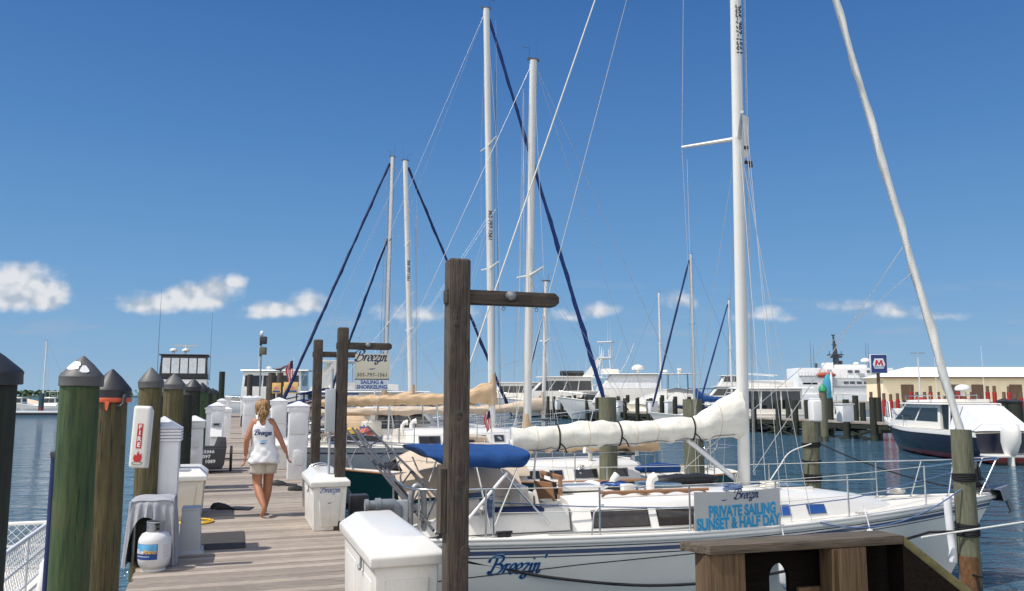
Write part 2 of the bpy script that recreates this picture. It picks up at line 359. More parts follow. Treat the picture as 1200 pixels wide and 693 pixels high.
M['glassbrown'] = mat('tinted_window', (.035, .028, .024), .12, var=.4, scale=10, spec=.7)
M['teak'] = mat('teak', (.33, .17, .085), .55, var=.2, stretch=(1, 8, 8), scale=5)
M['canvas'] = mat('cream_sailcover', (.78, .755, .67), .85, var=.08, scale=5, stretch=(1, 1, 2.5), bump=.5, bscale=7, dirt=(.5, .44, .33), dirt_amt=.5, dirt_scale=3, streak=((.55, .5, .4), .4))
M['tan'] = mat('tan_canvas', (.6, .42, .25), .85, var=.12, scale=6, bump=.4, bscale=14, sheen=.1)
M['tan2'] = mat('beige_canvas', (.62, .5, .38), .85, var=.1, scale=4, bump=.3, bscale=12)
M['blue'] = mat('blue_canvas', (.003, .052, .2), .8, var=.25, scale=4, stretch=(1, 1, 3), bump=.8, bscale=5, streak=((.02, .1, .3), .5))
M['blue2'] = mat('dark_blue_canvas', (.008, .02, .09), .8, var=.2, scale=6, bump=.3, bscale=20)
M['blue3'] = mat('jib_cover_blue', (.01, .04, .17), .8, var=.2, scale=8, bump=.3, bscale=20)
M['slate'] = mat('slate_stripe', (.05, .075, .15), .3, var=.1)
M['navy'] = mat('navy_stripe', (.012, .022, .075), .3, var=.1)
M['bluecloth'] = mat('navy_cushion', (.012, .025, .1), .8, var=.15)
M['wire'] = mat('rigging_wire', (.55, .55, .55), .4, .6, var=.1)
M['wiredark'] = mat('rigging_wire_dark', (.12, .13, .16), .5, .3, var=.1)
M['rope'] = mat('white_rope', (.7, .68, .62), .9, var=.12, scale=40)
M['ropeb'] = mat('black_rope', (.012, .012, .014), .85, var=.2, scale=40)
M['ropeblue'] = mat('blue_rope', (.1, .16, .3), .85, var=.2, scale=40)
M['furl'] = mat('furled_sail', (.85, .83, .77), .85, var=.12, scale=7, stretch=(1, 1, .35), bump=.5, bscale=10)
M['plank'] = mat('dock_plank', (.435, .368, .302), .85, var=.2, scale=6, stretch=(1.2, 16, 16), c2=(.25, .207, .168), bump=.6, bscale=12, rnd=.26, dirt=(.14, .115, .095), dirt_amt=.5, dirt_scale=1.3, crack=((.9, 26, 26), .60, .6))
M['timber'] = mat('weathered_post', (.115, .09, .07), .85, c2=(.034, .027, .022), scale=4, stretch=(16, 16, 1.1), bump=.7, bscale=7, crack=((26, 26, .8), .58, .85), dirt=(.2, .17, .13), dirt_amt=.4, dirt_scale=6)
M['timberx'] = mat('weathered_arm', (.1, .08, .062), .85, c2=(.03, .024, .02), scale=4, stretch=(1.1, 16, 16), bump=.7, bscale=7, dirt=(.2, .15, .1), dirt_amt=.4, dirt_scale=6)
M['railcap'] = mat('grey_rail_cap', (.165, .13, .095), .85, c2=(.052, .041, .03), scale=4, stretch=(1.0, 14, 14), bump=.8, bscale=6, dirt=(.05, .06, .035), dirt_amt=.5, dirt_scale=9)
M['railpost'] = mat('brown_rail_board', (.16, .096, .05), .8, c2=(.06, .037, .018), scale=3.5, stretch=(14, 14, .9), bump=.6, bscale=6, crack=((30, 30, .8), .60, .7), dirt=(.09, .085, .03), dirt_amt=.5, dirt_scale=7)
M['raildark'] = mat('stained_shade_board', (.01, .0075, .006), .9, c2=(.004, .003, .0025), scale=4, stretch=(1, 12, 12), bump=.4, bscale=7, spec=.1)  # stained wood, with the shade under the cap put into its near-black colour
M['pilegreen'] = mat('treated_pile_green', (.07, .115, .04), .8, c2=(.02, .045, .02), scale=3.2, stretch=(10, 10, .8), bump=.55, bscale=8, dirt=(.12, .10, .045), dirt_amt=.6, dirt_scale=4, crack=((16, 16, .7), .60, .8))
M['pilebrown'] = mat('treated_pile_brown', (.16, .13, .055), .8, c2=(.05, .044, .02), scale=3.2, stretch=(10, 10, .8), bump=.55, bscale=8, dirt=(.05, .045, .02), dirt_amt=.6, dirt_scale=4, crack=((16, 16, .7), .59, .8))
M['piledark'] = mat('treated_pile_dark', (.034, .038, .024), .8, c2=(.012, .016, .011), scale=3.2, stretch=(10, 10, .8), bump=.55, bscale=8)
M['pilegrey'] = mat('weathered_pile_grey', (.19, .185, .125), .85, c2=(.085, .09, .055), scale=3.5, stretch=(9, 9, .8), bump=.5, bscale=8, crack=((16, 16, .7), .60, .7), dirt=(.06, .07, .04), dirt_amt=.5, dirt_scale=6)
M['pilerust'] = mat('pile_tidal_stain', (.2, .09, .035), .9, c2=(.085, .042, .02), scale=6, stretch=(4, 4, 2), bump=.7, bscale=12, dirt=(.03, .03, .02), dirt_amt=.6, dirt_scale=6)
M['pilewet'] = mat('pile_wet_band', (.035, .04, .025), .5, var=.3, scale=8, bump=.5, bscale=14)
M['cap'] = mat('pile_cap_grey', (.1, .1, .098), .55, var=.12, scale=5, dirt=(.3, .29, .28), dirt_amt=.15, dirt_scale=7)
M['capb'] = mat('pile_cap_black', (.035, .035, .04), .5, var=.15, scale=5)
M['red'] = mat('red_paint', (.42, .028, .022), .5, var=.12)
M['redfade'] = mat('faded_red', (.42, .09, .06), .6, var=.2, scale=8)
M['orange'] = mat('orange_plastic', (.75, .13, .05), .5, var=.1)
M['yellow'] = mat('yellow_hose', (.75, .48, .03), .45, var=.1)
M['greybox'] = mat('grey_plastic', (.4, .43, .46), .5, var=.05)
M['elbox'] = mat('electrical_enclosure', (.46, .49, .5), .45, .2, var=.05)
M['pvc'] = mat('grey_pvc', (.2, .22, .24), .5, var=.1)
M['mat'] = mat('rubber_mat', (.07, .066, .064), .9, var=.15, scale=20, bump=.2, bscale=80, spec=.15)
M['drape'] = mat('grey_cover_cloth', (.36, .365, .395), .85, var=.08, scale=5, bump=.2, bscale=30)
M['tank'] = mat('tank_white_paint', (.7, .7, .7), .4, var=.04, dirt=(.35, .33, .3), dirt_amt=.35, dirt_scale=6)
M['labelcyan'] = mat('label_light_blue', (.12, .42, .7), .4, var=.3, scale=12)
M['labelblue'] = mat('label_dark_blue', (.015, .06, .26), .4, var=.1)
M['inkblue'] = mat('ink_dark_blue', (.012, .04, .14), .5, var=.1)
M['inkmid'] = mat('ink_royal_blue', (.02, .09, .33), .45, var=.1)
M['inkcyan'] = mat('ink_cyan', (.02, .3, .55), .5, var=.1)
M['inkpale'] = mat('ink_pale_blue', (.25, .52, .74), .5, var=.1)
M['inkdark'] = mat('ink_black', (.03, .035, .04), .5, var=.1)
M['inkred'] = mat('ink_red', (.55, .03, .03), .5, var=.1)
M['inkgrey'] = mat('ink_pinkish_grey', (.6, .42, .4), .5, var=.1)
M['banner'] = mat('vinyl_banner', (.52, .515, .49), .6, var=.05, scale=3, bump=.15, bscale=6)
M['signcream'] = mat('sign_cream', (.74, .69, .52), .5, var=.04, scale=3)
M['signwhite'] = mat('sign_pale', (.7, .76, .8), .5, var=.04)
M['signblue'] = mat('sign_blue', (.008, .035, .17), .35, var=.05)
M['signgold'] = mat('sign_gold', (.78, .5, .16), .5, var=.2, scale=6)
M['signpink'] = mat('sign_pink', (.7, .28, .26), .5, var=.2, scale=6)
M['skin'] = mat('skin', (.40, .175, .095), .5, var=.1, scale=6)
M['hair'] = mat('blonde_hair', (.42, .25, .095), .55, c2=(.16, .08, .03), scale=9, stretch=(5, 5, 1), bump=.6, bscale=12)
M['shirt'] = mat('white_cotton', (.78, .78, .8), .85, var=.04, scale=8, bump=.25, bscale=14)
M['shorts'] = mat('khaki_cotton', (.5, .45, .375), .85, var=.08, scale=9, bump=.25, bscale=16)
M['teal'] = mat('teal_cover', (.05, .3, .45), .7, var=.12)
M['greenp'] = mat('green_plastic', (.02, .28, .12), .5, var=.1)
M['wallyel'] = mat('warehouse_wall', (.88, .77, .54), .85, var=.05, scale=.4, dirt=(.5, .4, .25), dirt_amt=.25, dirt_scale=.6)
M['roofw'] = mat('warehouse_roof', (.9, .9, .89), .5, var=.04, scale=.3)
M['doorbrown'] = mat('warehouse_door', (.16, .095, .06), .7, var=.1)
M['ship'] = mat('ship_white', (.86, .86, .85), .45, var=.05, scale=.5, dirt=(.55, .45, .33), dirt_amt=.3, dirt_scale=.6)
M['shipbuff'] = mat('ship_mast_grey', (.04, .045, .055), .5, var=.15)
M['land'] = mat('island_green', (.035, .06, .025), .9, var=.35, scale=.05)
M['concrete'] = mat('concrete', (.4, .37, .32), .9, var=.12, scale=.7)
M['leaf'] = mat('foliage', (.04, .075, .025), .8, var=.4, scale=.3, rnd=.35)
M['trunk'] = mat('bark', (.09, .06, .04), .9, var=.2)
M['netting'] = mat('white_netting', (.75, .75, .73), .7, var=.05)
M['plastwin'] = mat('clear_vinyl_window', (.9, .9, .9), .4, var=.15, scale=5)
M['flagred'] = mat('flag_red', (.5, .04, .05), .7, var=.05)
M['flagwhite'] = mat('flag_white', (.75, .75, .74), .7, var=.05)
M['hull_breezin'] = hullmat('hull_cream_white', (.74, .72, .66), (.012, .022, .075), .05, band=None)
M['hull_white'] = hullmat('hull_white', (.78, .77, .74), (.02, .03, .09), .1)
M['hull_teal'] = hullmat('hull_teal', (.006, .05, .055), (.1, .02, .015), .05)
M['hull_grey'] = hullmat('hull_grey', (.30, .34, .37), (.02, .03, .05), .1)
M['hull_navy'] = hullmat('hull_navy', (.008, .011, .03), (.012, .012, .014), .06, band=(.24, (.42, .02, .03)))
M['hull_cream'] = hullmat('hull_cream', (.72, .68, .58), (.1, .02, .015), .1)

def watermat():
    m = bpy.data.materials.new('sea_water'); m.use_nodes = True; nt = m.node_tree; b = nt.nodes['Principled BSDF']
    b.inputs['Base Color'].default_value = (.042, .105, .155, 1); b.inputs['Roughness'].default_value = .06; b.inputs['IOR'].default_value = 1.33
    tcn = nt.nodes.new('ShaderNodeTexCoord')
    h = None
    for sc_, st, wt, det in ((.55, (.75, 1.5, 1), 1.0, 3), (1.9, (.7, 1.6, 1), .42, 4), (6.5, (.75, 1.5, 1), .13, 3)):
        mp = nt.nodes.new('ShaderNodeMapping'); nt.links.new(tcn.outputs['Object'], mp.inputs[0]); mp.inputs['Scale'].default_value = st
        mp.inputs['Rotation'].default_value = (0, 0, R(-12 + 14 * sc_ % 9))
        n = nt.nodes.new('ShaderNodeTexNoise'); nt.links.new(mp.outputs[0], n.inputs['Vector']); n.inputs['Scale'].default_value = sc_; n.inputs['Detail'].default_value = det; n.inputs['Distortion'].default_value = .5
        k = nt.nodes.new('ShaderNodeMath'); k.operation = 'MULTIPLY_ADD'; nt.links.new(n.outputs[0], k.inputs[0]); k.inputs[1].default_value = wt
        if h is None: k.inputs[2].default_value = 0
        else: nt.links.new(h, k.inputs[2])
        h = k.outputs[0]
    bp = nt.nodes.new('ShaderNodeBump'); nt.links.new(h, bp.inputs['Height']); bp.inputs['Strength'].default_value = 1.0; bp.inputs['Distance'].default_value = .85
    nt.links.new(bp.outputs[0], b.inputs['Normal'])
    return m
M['water'] = watermat()
# ================================================================== SETTING
mb = MB(); mb.add([(-6000, -300, 0), (6000, -300, 0), (6000, 9000, 0), (-6000, 9000, 0)], [(0, 1, 2, 3)])
struct(mb.build('water', M['water'], loc=(0, 0, WATER)))
mb = MB(); mb.add([(-6000, -300, 0), (6000, -300, 0), (6000, 9000, 0), (-6000, 9000, 0)], [(0, 1, 2, 3)])
struct(mb.build('seabed', mat('seabed_sand', (.05, .07, .07), .9), loc=(0, 0, -6)))

DL, DR = -0.82, 1.52                                          # edges of the dock
mb = MB(); s_ = -3.0; rng = random.Random(3)
while s_ < 84:
    w = .138; j = rng.uniform(-.012, .012)
    mb.box(((DL + DR) / 2 + j, s_ + w / 2, -.022 + rng.uniform(-.0025, .0025)), (DR - DL + rng.uniform(-.02, .02), w, .044), M=Matrix.Rotation(rng.uniform(-.002, .002), 4, 'Y'))
    s_ += w + rng.uniform(.007, .012)
struct(mb.build('dock', M['plank'], bev=.004, seg=1, rz=TH))
mb = MB()
for x in (DL + .06, (DL + DR) / 2, DR - .06): mb.box((x, 40.5, -.19), (.09, 87, .26))
for k in range(22): mb.box(((DL + DR) / 2, -1 + 4 * k, -.42), (DR - DL + .3, .2, .2))
struct(mb.build('dock_framing', M['piledark'], rz=TH))
mb = MB(); s_ = -4.0                                           # the walkway the photographer and the handrail stand on
while s_ < 2.75:
    mb.box((5.0, s_ + .069, -.022), (6.8, .138, .044)); s_ += .147
struct(mb.build('walkway', M['plank'], rz=TH))
mb = MB()
for y in (-3.5, 0, 2.4): mb.box((5.0, y, -.19), (6.8, .1, .26))
struct(mb.build('walkway_framing', M['piledark'], rz=TH))

# ---------------------------------------------------------------- pilings
def pile_mesh(r, z0, z1, seed, taper=.06, n=26):
    rg = random.Random(seed); mb = MB(); rings = []
    ph = [rg.uniform(0, 6.28) for _ in range(4)]; lx, ly = rg.uniform(-.004, .004), rg.uniform(-.004, .004)
    K = 14
    for i in range(K + 1):
        f = i / K; z = z0 + (z1 - z0) * f; rr = r * (1 + taper * (1 - f))
        if i == K: rr *= .985
        ring = []
        for k in range(n):
            a = 2 * math.pi * k / n
            q = rr * (1 + .018 * math.sin(2 * a + ph[0] + z) + .012 * math.sin(5 * a + ph[1] + 2 * z) + .008 * math.sin(9 * a + ph[2]))
            ring.append((q * math.cos(a) + lx * z, q * math.sin(a) + ly * z, z))
        rings.append(ring)
    mb.loft(rings); return mb
def piling(label, X, Y, r, top, m='pilegreen', cap=None, seed=1, group=None, zb=-2.6, wet=True, cat_='piling'):
    t = thing('piling', label, cat_, (X, Y, 0), group=group)
    body = top - (.13 if cap else 0)
    pile_mesh(r, zb, body, seed).build('post', M[m], t, ang=60)
    if wet:
        w = MB(); w.lathe([(r * 1.075, WATER - .6), (r * 1.08, WATER + .25), (r * 1.062, WATER + .33)], 24); w.build('tide_band', M['pilewet'], t, ang=60)
    if cap:
        c = MB(); q = r * 1.13
        c.lathe([(q * .97, top - .222), (q, top - .217), (q * 1.0, top - .17), (q * 1.02, top - .155), (q * .97, top - .14), (q * .5, top - .06), (q * .06, top), (.001, top + .001)], 28)
        co = c.build('cap', M[cap], t, ang=28); rc = random.Random(seed * 7 + 1); a_, b_ = R(rc.uniform(-2.2, 2.2)), R(rc.uniform(-2.2, 2.2))
        mt_ = T(0, 0, top - .2) @ Matrix.Diagonal((1 + rc.uniform(-.02, .02), 1 + rc.uniform(-.02, .02), 1 + rc.uniform(-.08, .1), 1)) @ RX(a_) @ RY(b_) @ T(0, 0, .2 - top); co.data.transform(mt_)
    return t
p = at(-20, 470, 4.3); pil_near = piling('nearest dark piling with a black cone cap, cut by the left edge of the photo', p.x, p.y, .155, 2.02, 'piledark', 'capb', 11)
p = at(94, 470, 5.7); pg = piling('bright green treated piling under a grey cone cap with white bird droppings', p.x, p.y, .127, 2.03, 'pilegreen', 'cap', 12)
d_ = MB()                                                     # droppings on the cap
for (az, f, w, h) in ((-100, .62, .05, .035), (-55, .78, .028, .03), (-80, .55, .02, .02)):
    pts = []
    for k in range(12):
        a = 2 * math.pi * k / 12; aa = R(az) + w / .12 * math.cos(a) * (1 + .25 * math.sin(3 * a)); ff = f + h / .15 * math.sin(a) * (1 + .2 * math.cos(2 * a))
        q = .127 * 1.13; rr = q * (.97 - (.97 - .06) * (1 - ff)) + .003; zz = 2.03 - .14 + .14 * (1 - ff) ** 1.0 * 1.0
        rr = q * (.06 + (.97 - .06) * ff); zz = 2.03 - .14 * ff + .004
        # profile bulges: (0.97,-.14) (0.5,-.06) (0.06,0)
        zz = 2.03 + .004 - (.06 * (ff - 0) / .484 if ff < .484 else .06 + .08 * (ff - .484) / .516)
        pts.append((rr * math.cos(aa), rr * math.sin(aa), zz))
    d_.slab(pts, .004)
d_.build('bird_dropping', M['white'], [c for c in pg.children if c.name.startswith('cap')][0])
p = at(129, 480, 6.45); pb = piling('olive brown piling with black cap and torn orange strap', p.x, p.y, .130, 1.94, 'pilebrown', 'capb', 13)
o_ = MB(); o_.lathe([(.149, 1.645), (.151, 1.65), (.151, 1.675), (.149, 1.68)], 28)
o_.slab([(.03, -.156, 1.66), (.065, -.152, 1.65), (.055, -.16, 1.58), (.04, -.162, 1.59)], .004)
st_ = o_.build('strap', M['orange'], pb); st_.location.z = .048
k_ = MB(); k_.tube([(.14, -.06, 1.72), (.15, -.09, 1.70), (.15, -.1, 1.65), (.13, -.11, 1.63), (.11, -.12, 1.64)], .016, 8); kc_ = k_.build('black_coupling', M['blackplas'], pb); kc_.location.z = .03
rows = [(176, 9.2, .118, 2.05, 'pilebrown', 'cap', 'brown piling with grey cap behind the fire extinguisher cabinet'),
        (203, 11.8, .135, 2.05, 'pilebrown', 'cap', 'brown piling with broad grey cap, just beyond the fire cabinet piling'),
        (190, 12.6, .12, 1.95, 'piledark', 'cap', 'dark piling squeezed between two brown capped pilings'),
        (217, 15.0, .13, 1.75, 'piledark', None, 'bare dark green piling without cap among the capped ones'),
        (226, 15.8, .14, 2.05, 'piledark', 'capb', 'dark piling with a round red reflector and black cap'),
        (236, 19.5, .15, 2.03, 'pilegreen', 'capb', 'green piling next beyond the red reflector piling'),
        (243, 24.5, .15, 2.0, 'piledark', 'capb', 'dark capped piling half way down the left row'),
        (248.5, 30.0, .15, 2.0, 'pilegreen', 'capb', 'slim looking green piling before the far end of the left row'),
        (252.5, 37.0, .15, 2.0, 'piledark', 'capb', 'last small capped piling in the left row'),
        (259, 44.0, .15, 3.0, 'piledark', None, 'tall bare piling rising at the end of the left row'),
        ]
for i, (px, Y, r, top, m_, c_, lb) in enumerate(rows):
    p = at(px, 470, Y); q = piling(lb, p.x, p.y, r, top, m_, c_, 20 + i, 'pilings along the left side of the dock')
    if 'reflector' in lb and 'round' in lb:
        rf = MB(); rf.lathe([(.075, 0), (.08, .006), (.078, .018), (.001, .02)], 20, M=T(-.01, -.158, 1.58) @ RX(R(90)))
        rf.build('reflector', M['red'], q)
    if 'just beyond' in lb:                                    # a red cloth tied low on the piling
        rg_ = MB(); rg_.loft([[(-.09, -.19, 1.33), (-.05, -.2, 1.33), (-.06, -.18, 1.33)], [(-.1, -.2, 1.2), (.0, -.215, 1.18), (-.05, -.18, 1.2)], [(-.11, -.2, 1.02), (.02, -.205, .98), (-.05, -.18, 1.0)]])
        rg_.build('red_rag', M['redfade'], q)
# a dark standpipe on the water side
p = at(61, 600, 6.6); t = thing('standpipe', 'thin dark blue pole standing in the water left of the green piling', 'pole', (p.x, p.y, 0))
mb = MB(); mb.tube([(0, 0, -2.2), (.0, 0, 1.27)], .034, 12); mb.build('pipe', M['blue2'], t)
mb = MB(); mb.lathe([(.04, 1.25), (.042, 1.29), (.036, 1.3), (.001, 1.302)], 14); mb.build('pipe_cap', M['blackplas'], t)

# ---------------------------------------------------------------- far shores
def shoreline(name, pts, depth, h):
    mb = MB(); n = len(pts); top = []
    rings = []
    for (x, y) in pts:
        rings.append([(x, y, WATER - .5), (x, y, WATER + .25), (x, y + 4, WATER + h), (x, y + depth, WATER + h), (x, y + depth, WATER - .5)])
    mb.loft(rings, closed=True, cap=True); return struct(mb.build(name, M['land']))
shoreline('far_island', [(-2600, 1500), (-1500, 1150), (-700, 980), (-520, 1000), (-380, 1150)], 260, 1.2)
def clump(name, label, x0, x1, y0, y1, n, h, rs, z0):
    rg = random.Random(rs); mb = MB()
    hum = [rg.uniform(.45, 1) for _ in range(60)]
    for i in range(n):
        f = rg.random(); x = x0 + (x1 - x0) * f; y = rg.uniform(y0, y1) ; hh = h * (.55 + .45 * hum[int(f * 59)])
        z = z0 + hh * rg.random() ** .7; s = rg.uniform(.6, 1.5) * h / 5
        a, b_ = rg.uniform(0, 6.28), rg.uniform(-.8, .8)
        u = Vector((math.cos(a), math.sin(a), b_)).normalized() * s; w = u.cross(Vector((rg.uniform(-1, 1), rg.uniform(-1, 1), 1))).normalized() * s
        c = Vector((x, y, z)); mb.add([c - u - w * .6, c + u - w * .6, c + u * .7 + w, c - u * .6 + w * .9], [(0, 1, 2, 3)])
    o = mb.build(name, M['leaf']); stuff(tag(o, label, 'trees')); return o
clump('mangrove_wood', 'low green line of far mangrove trees across the water on the left', -1300, -520, 1010, 1150, 5200, 8, 5, WATER + 1)

# quay under the warehouse
mb = MB(); mb.box((180, 182, WATER + .45), (272, 44, 2.2)); 
struct(mb.build('quay', M['concrete']))
mb = MB(); mb.box((40, 420, WATER + .5), (420, 12, 1.6)); struct(mb.build('breakwater', M['concrete']))
# ================================================================== THINGS ON AND BESIDE THE DOCK
def pedestal(label, px, Y, h, w, group, panels=(), louvre=False, rz=TH, ybase=None):
    p = at(px, 500, Y); t = thing('dock_pedestal', label, 'pedestal', (p.x, p.y, 0), rz, group)
    b = MB(); b.box((0, 0, (h - .22) / 2), (w, w, h - .22)); b.build('post', M['vinyl'], t, bev=.012)
    c = MB(); o = w + .05
    if louvre:
        for k in range(4): c.frus((0, 0, h - .24 + k * .035), (o, o), (o - .012, o - .012), .024)
        c.frus((0, 0, h - .102), (o + .005, o + .005), (.01, .01), .14)
        c.box((0, 0, h - .17), (w - .01, w - .01, .14))
    else:
        c.box((0, 0, h - .17), (o, o, .12)); c.box((0, 0, h - .108), (o + .03, o + .03, .03)); c.frus((0, 0, h - .095), (o + .02, o + .02), (.04, .04), .095)
    c.build('lid', M['vinyl'], t, bev=.004)
    for (x, z, ww, hh, kind) in panels:
        q = MB(); q.box((x, -w / 2 - .012, z), (ww, .03, hh))
        o_ = q.build('panel' if kind != 'outlet' else 'outlet', M['white'] if kind != 'outlet' else M['greybox'], t, bev=.006)
        if kind == 'outlet':
            q = MB(); q.box((x, -w / 2 - .03, z + hh * .1), (ww * .6, .02, hh * .4)); q.build('socket', M['blackplas'], o_)
        if kind == 'hood':
            q = MB(); q.add([(x - ww / 2, -w / 2 - .03, z + hh / 2), (x + ww / 2, -w / 2 - .03, z + hh / 2), (x + ww / 2, -w / 2 - .13, z - hh / 2), (x - ww / 2, -w / 2 - .13, z - hh / 2),
                              (x - ww / 2, -w / 2 - .02, z - hh / 2), (x + ww / 2, -w / 2 - .02, z - hh / 2)], [(0, 1, 2, 3), (3, 2, 5, 4), (0, 3, 4), (1, 5, 2), (0, 4, 5, 1)])
            q.build('hood', M['white'], o_)
    return t
GP = 'white pedestals along the dock'
pedestal('nearest white pedestal, with louvred pyramid lid, beside the fire cabinet', 192, 9.45, 1.47, .36, GP, louvre=True)
pedestal('short white pedestal with two front panels behind the beige dock box', 227.5, 15.6, 1.36, .34, GP, [(0, .88, .2, .22, 'p'), (0, .58, .2, .25, 'p')])
pedestal('plain tall white pedestal standing just behind the two panel one', 237, 19.6, 1.54, .36, GP)
pedestal('white pedestal with grey outlet and hooded panel behind the dock cart', 253.6, 22.3, 1.56, .36, GP, [(0, 1.18, .26, .26, 'p'), (0, .95, .24, .12, 'outlet'), (0, .74, .3, .2, 'hood')])
pedestal('narrow white pedestal right of the hooded one on the left row', 265.5, 33, 1.28, .32, GP)
pedestal('small distant white pedestal, last but one of the left row', 258.6, 37, 1.6, .34, GP)
pedestal('tiny last pedestal of the left row near the dock end', 266.5, 56, 1.7, .34, GP)
r1 = pedestal('tall white pedestal with large front panel right of the woman', 349, 17.4, 1.62, .38, GP, [(-.02, 1.16, .33, .46, 'p'), (.02, .45, .2, .3, 'p')])
pedestal('white pedestal with wide side box seen just right of the woman\'s head', 326, 24, 1.68, .42, GP, [(0, 1.2, .38, .55, 'p')])
pedestal('white pedestal partly hidden by the woman\'s shoulder', 313, 27, 1.35, .36, GP)
for px, Y, lb in ((291, 36, 'white pedestal left of the woman\'s head, in the right row'), (299.5, 42, 'white pedestal directly behind the woman\'s head'), (286, 50, 'distant white pedestal far down the right row')):
    pedestal(lb, px, Y, 1.72, .5, GP, [(0, 1.1, .4, .5, 'p')])

# fire extinguisher cabinet on its piling
p = at(165, 512, 8.45); t = thing('fire_cabinet', 'white fire extinguisher cabinet with red lettering mounted on a piling', 'fire cabinet', p, R(10), rot=(R(0), R(2.5), R(8)))
mb = MB(); mb.frus((0, 0, -.315), (.17, .08), (.176, .085), .63); mb.build('door', M['gel'], t, bev=.035, seg=4)
mb = MB(); mb.box((0, .06, -.02), (.18, .04, .6)); mb.build('back_shell', M['white'], t, bev=.02)
pl = MB(); fz = -.043
def front(x, z): return T(x, fz - .004, z) @ RX(R(90))
pl.box((0, fz - .0005, .01), (.052, .004, .25)); pl.build('red_panel', M['inkred'], t)
lt = MB()
for i, ch in enumerate('FIRE'): lettering(lt, text_faces(ch, .062, bold=.003), front(0, .1 - i * .06))
lt.build('lettering', M['flagwhite'], t)
em = MB()                                                     # red pictogram below the word
em.prism([(-.03, -.245), (-.042, -.21), (-.03, -.175), (-.012, -.19), (.0, -.14), (.018, -.18), (.034, -.165), (.042, -.21), (.03, -.245), (0, -.255)], 0, .003, M=T(0, fz - .001, 0) @ RX(R(90)))
em.build('pictogram', M['inkred'], t)
lr = MB(); lr.tube([(.05 * math.cos(a), fz - .001, -.265 + .016 * math.sin(a)) for a in [i * math.pi / 10 for i in range(21)]], .0025, 4); lr.build('ring_mark', M['inkdark'], t)

# draped grill cover with propane tank and the grey box behind
c_ = D(9.62, -.72); t = thing('draped_cover', 'grey cloth cover with a dark arched opening, beside the propane tank', 'cover', c_, TH)
W2, D2, HH = .215, .27, .66
mb = MB(); rg = random.Random(4)
def cov(side):
    def fn(u, v):
        ph = u * 34 + side * 3
        x = (u * 2 - 1)
        flare = 1 + .13 * (1 - v); wv = .018 * math.sin(ph) * (1 - v) ** .6 + .01 * math.sin(ph * 2.3 + 1) * (1 - v)
        z0 = 0.0
        if side == 0:
            ar = 1 - (abs(x + .22) / .68) ** 2.4
            z0 = .5 * max(0, ar) ** .5 if ar > 0 else 0
        z = z0 + (HH - z0) * v
        r_ = .025 * (v ** 8)
        if side == 0: return (x * W2 * flare, -(D2 * flare + wv) + r_, z)
        if side == 1: return ((W2 * flare + wv) - r_, x * D2 * flare, z)
        if side == 2: return (-x * W2 * flare, (D2 * flare + wv) - r_, z)
        return (-(W2 * flare + wv) + r_, -x * D2 * flare, z)
    return fn
for s4 in range(4): mb.grid(cov(s4), 34, 10)
mb.grid(lambda u, v: ((u * 2 - 1) * (W2 - .01), (v * 2 - 1) * (D2 - .01), HH + .022 - .02 * (abs(2 * u - 1) ** 4 + abs(2 * v - 1) ** 4) + .004 * math.sin(u * 9 + v * 7)), 10, 10)
mb.build('cloth', M['drape'], t, ang=80)
mb = MB(); mb.box((-.02, .08, .3), (.34, .4, .5)); mb.box((-.02, -.15, .08), (.38, .03, .1)); mb.build('grill_body', M['black'], t, bev=.02)
mb = MB(); mb.tube([(-.16, -.2, 0), (-.16, -.2, .5)], .015, 8); mb.build('leg', M['galv'], t); mb = MB(); mb.tube([(.14, -.2, 0), (.14, -.2, .5)], .015, 8); mb.build('leg', M['galv'], t)

g_ = ground(180, 668); t = thing('propane_tank', 'white propane tank with blue label at the near end of the dock', 'propane tank', g_, R(18))
r = .156
mb = MB(); mb.lathe([(.09, .02), (.12, .03), (r * .93, .065), (r, .12), (r, .29), (r * .97, .315), (r * .8, .36), (r * .45, .385), (.05, .392), (.001, .393)], 40); mb.build('body', M['tank'], t, ang=50)
mb = MB(); mb.lathe([(.105, 0), (.112, 0), (.108, .045), (.1, .05)], 30); mb.build('foot_ring', M['tank'], t)
mb = MB()
for k in range(15):                                            # open collar round the valve
    a = R(-150 + k * 20); 
for a0, a1 in ((-60, 120), (150, 270)):
    pts = [(math.cos(R(a0 + (a1 - a0) * i / 12)) * .085, math.sin(R(a0 + (a1 - a0) * i / 12)) * .085) for i in range(13)]
    rings = [[(x, y, .375), (x * .96, y * .96, .375), (x * .96, y * .96, .47), (x, y, .47)] for x, y in pts]; mb.loft(rings)
mb.lathe([(.085, .465), (.088, .47), (.085, .482), (.078, .482), (.078, .465)], 24)
mb.build('collar', M['galv'], t)
mb = MB(); mb.tube([(0, 0, .385), (0, 0, .44)], .02, 10); mb.tube([(-.04, 0, .425), (.03, 0, .425)], .016, 8); mb.build('valve', M['alug'], t)
mb = MB(); mb.tube([(-.075, -.03, .425), (-.035, -.02, .425)], .026, 12); mb.build('valve_plug', M['labelblue'], t)
def bandpatch(a0, a1, z0, z1, off=.0012):
    q = MB(); q.grid(lambda u, v: ((r + off) * math.cos(R(a0 + (a1 - a0) * u)), (r + off) * math.sin(R(a0 + (a1 - a0) * u)), z0 + (z1 - z0) * v), 18, 2); return q
lb = bandpatch(-185, -75, .125, .275).build('label', M['labelblue'], t)
bandpatch(-185, -78, .205, .272, .002).build('label_sky', M['labelcyan'], lb)
def wrap(rr, amid):
    def w(pv, th): 
        a = R(amid) + pv.x / rr; return Vector(((rr + th) * math.cos(a), (rr + th) * math.sin(a), pv.z))
    return w
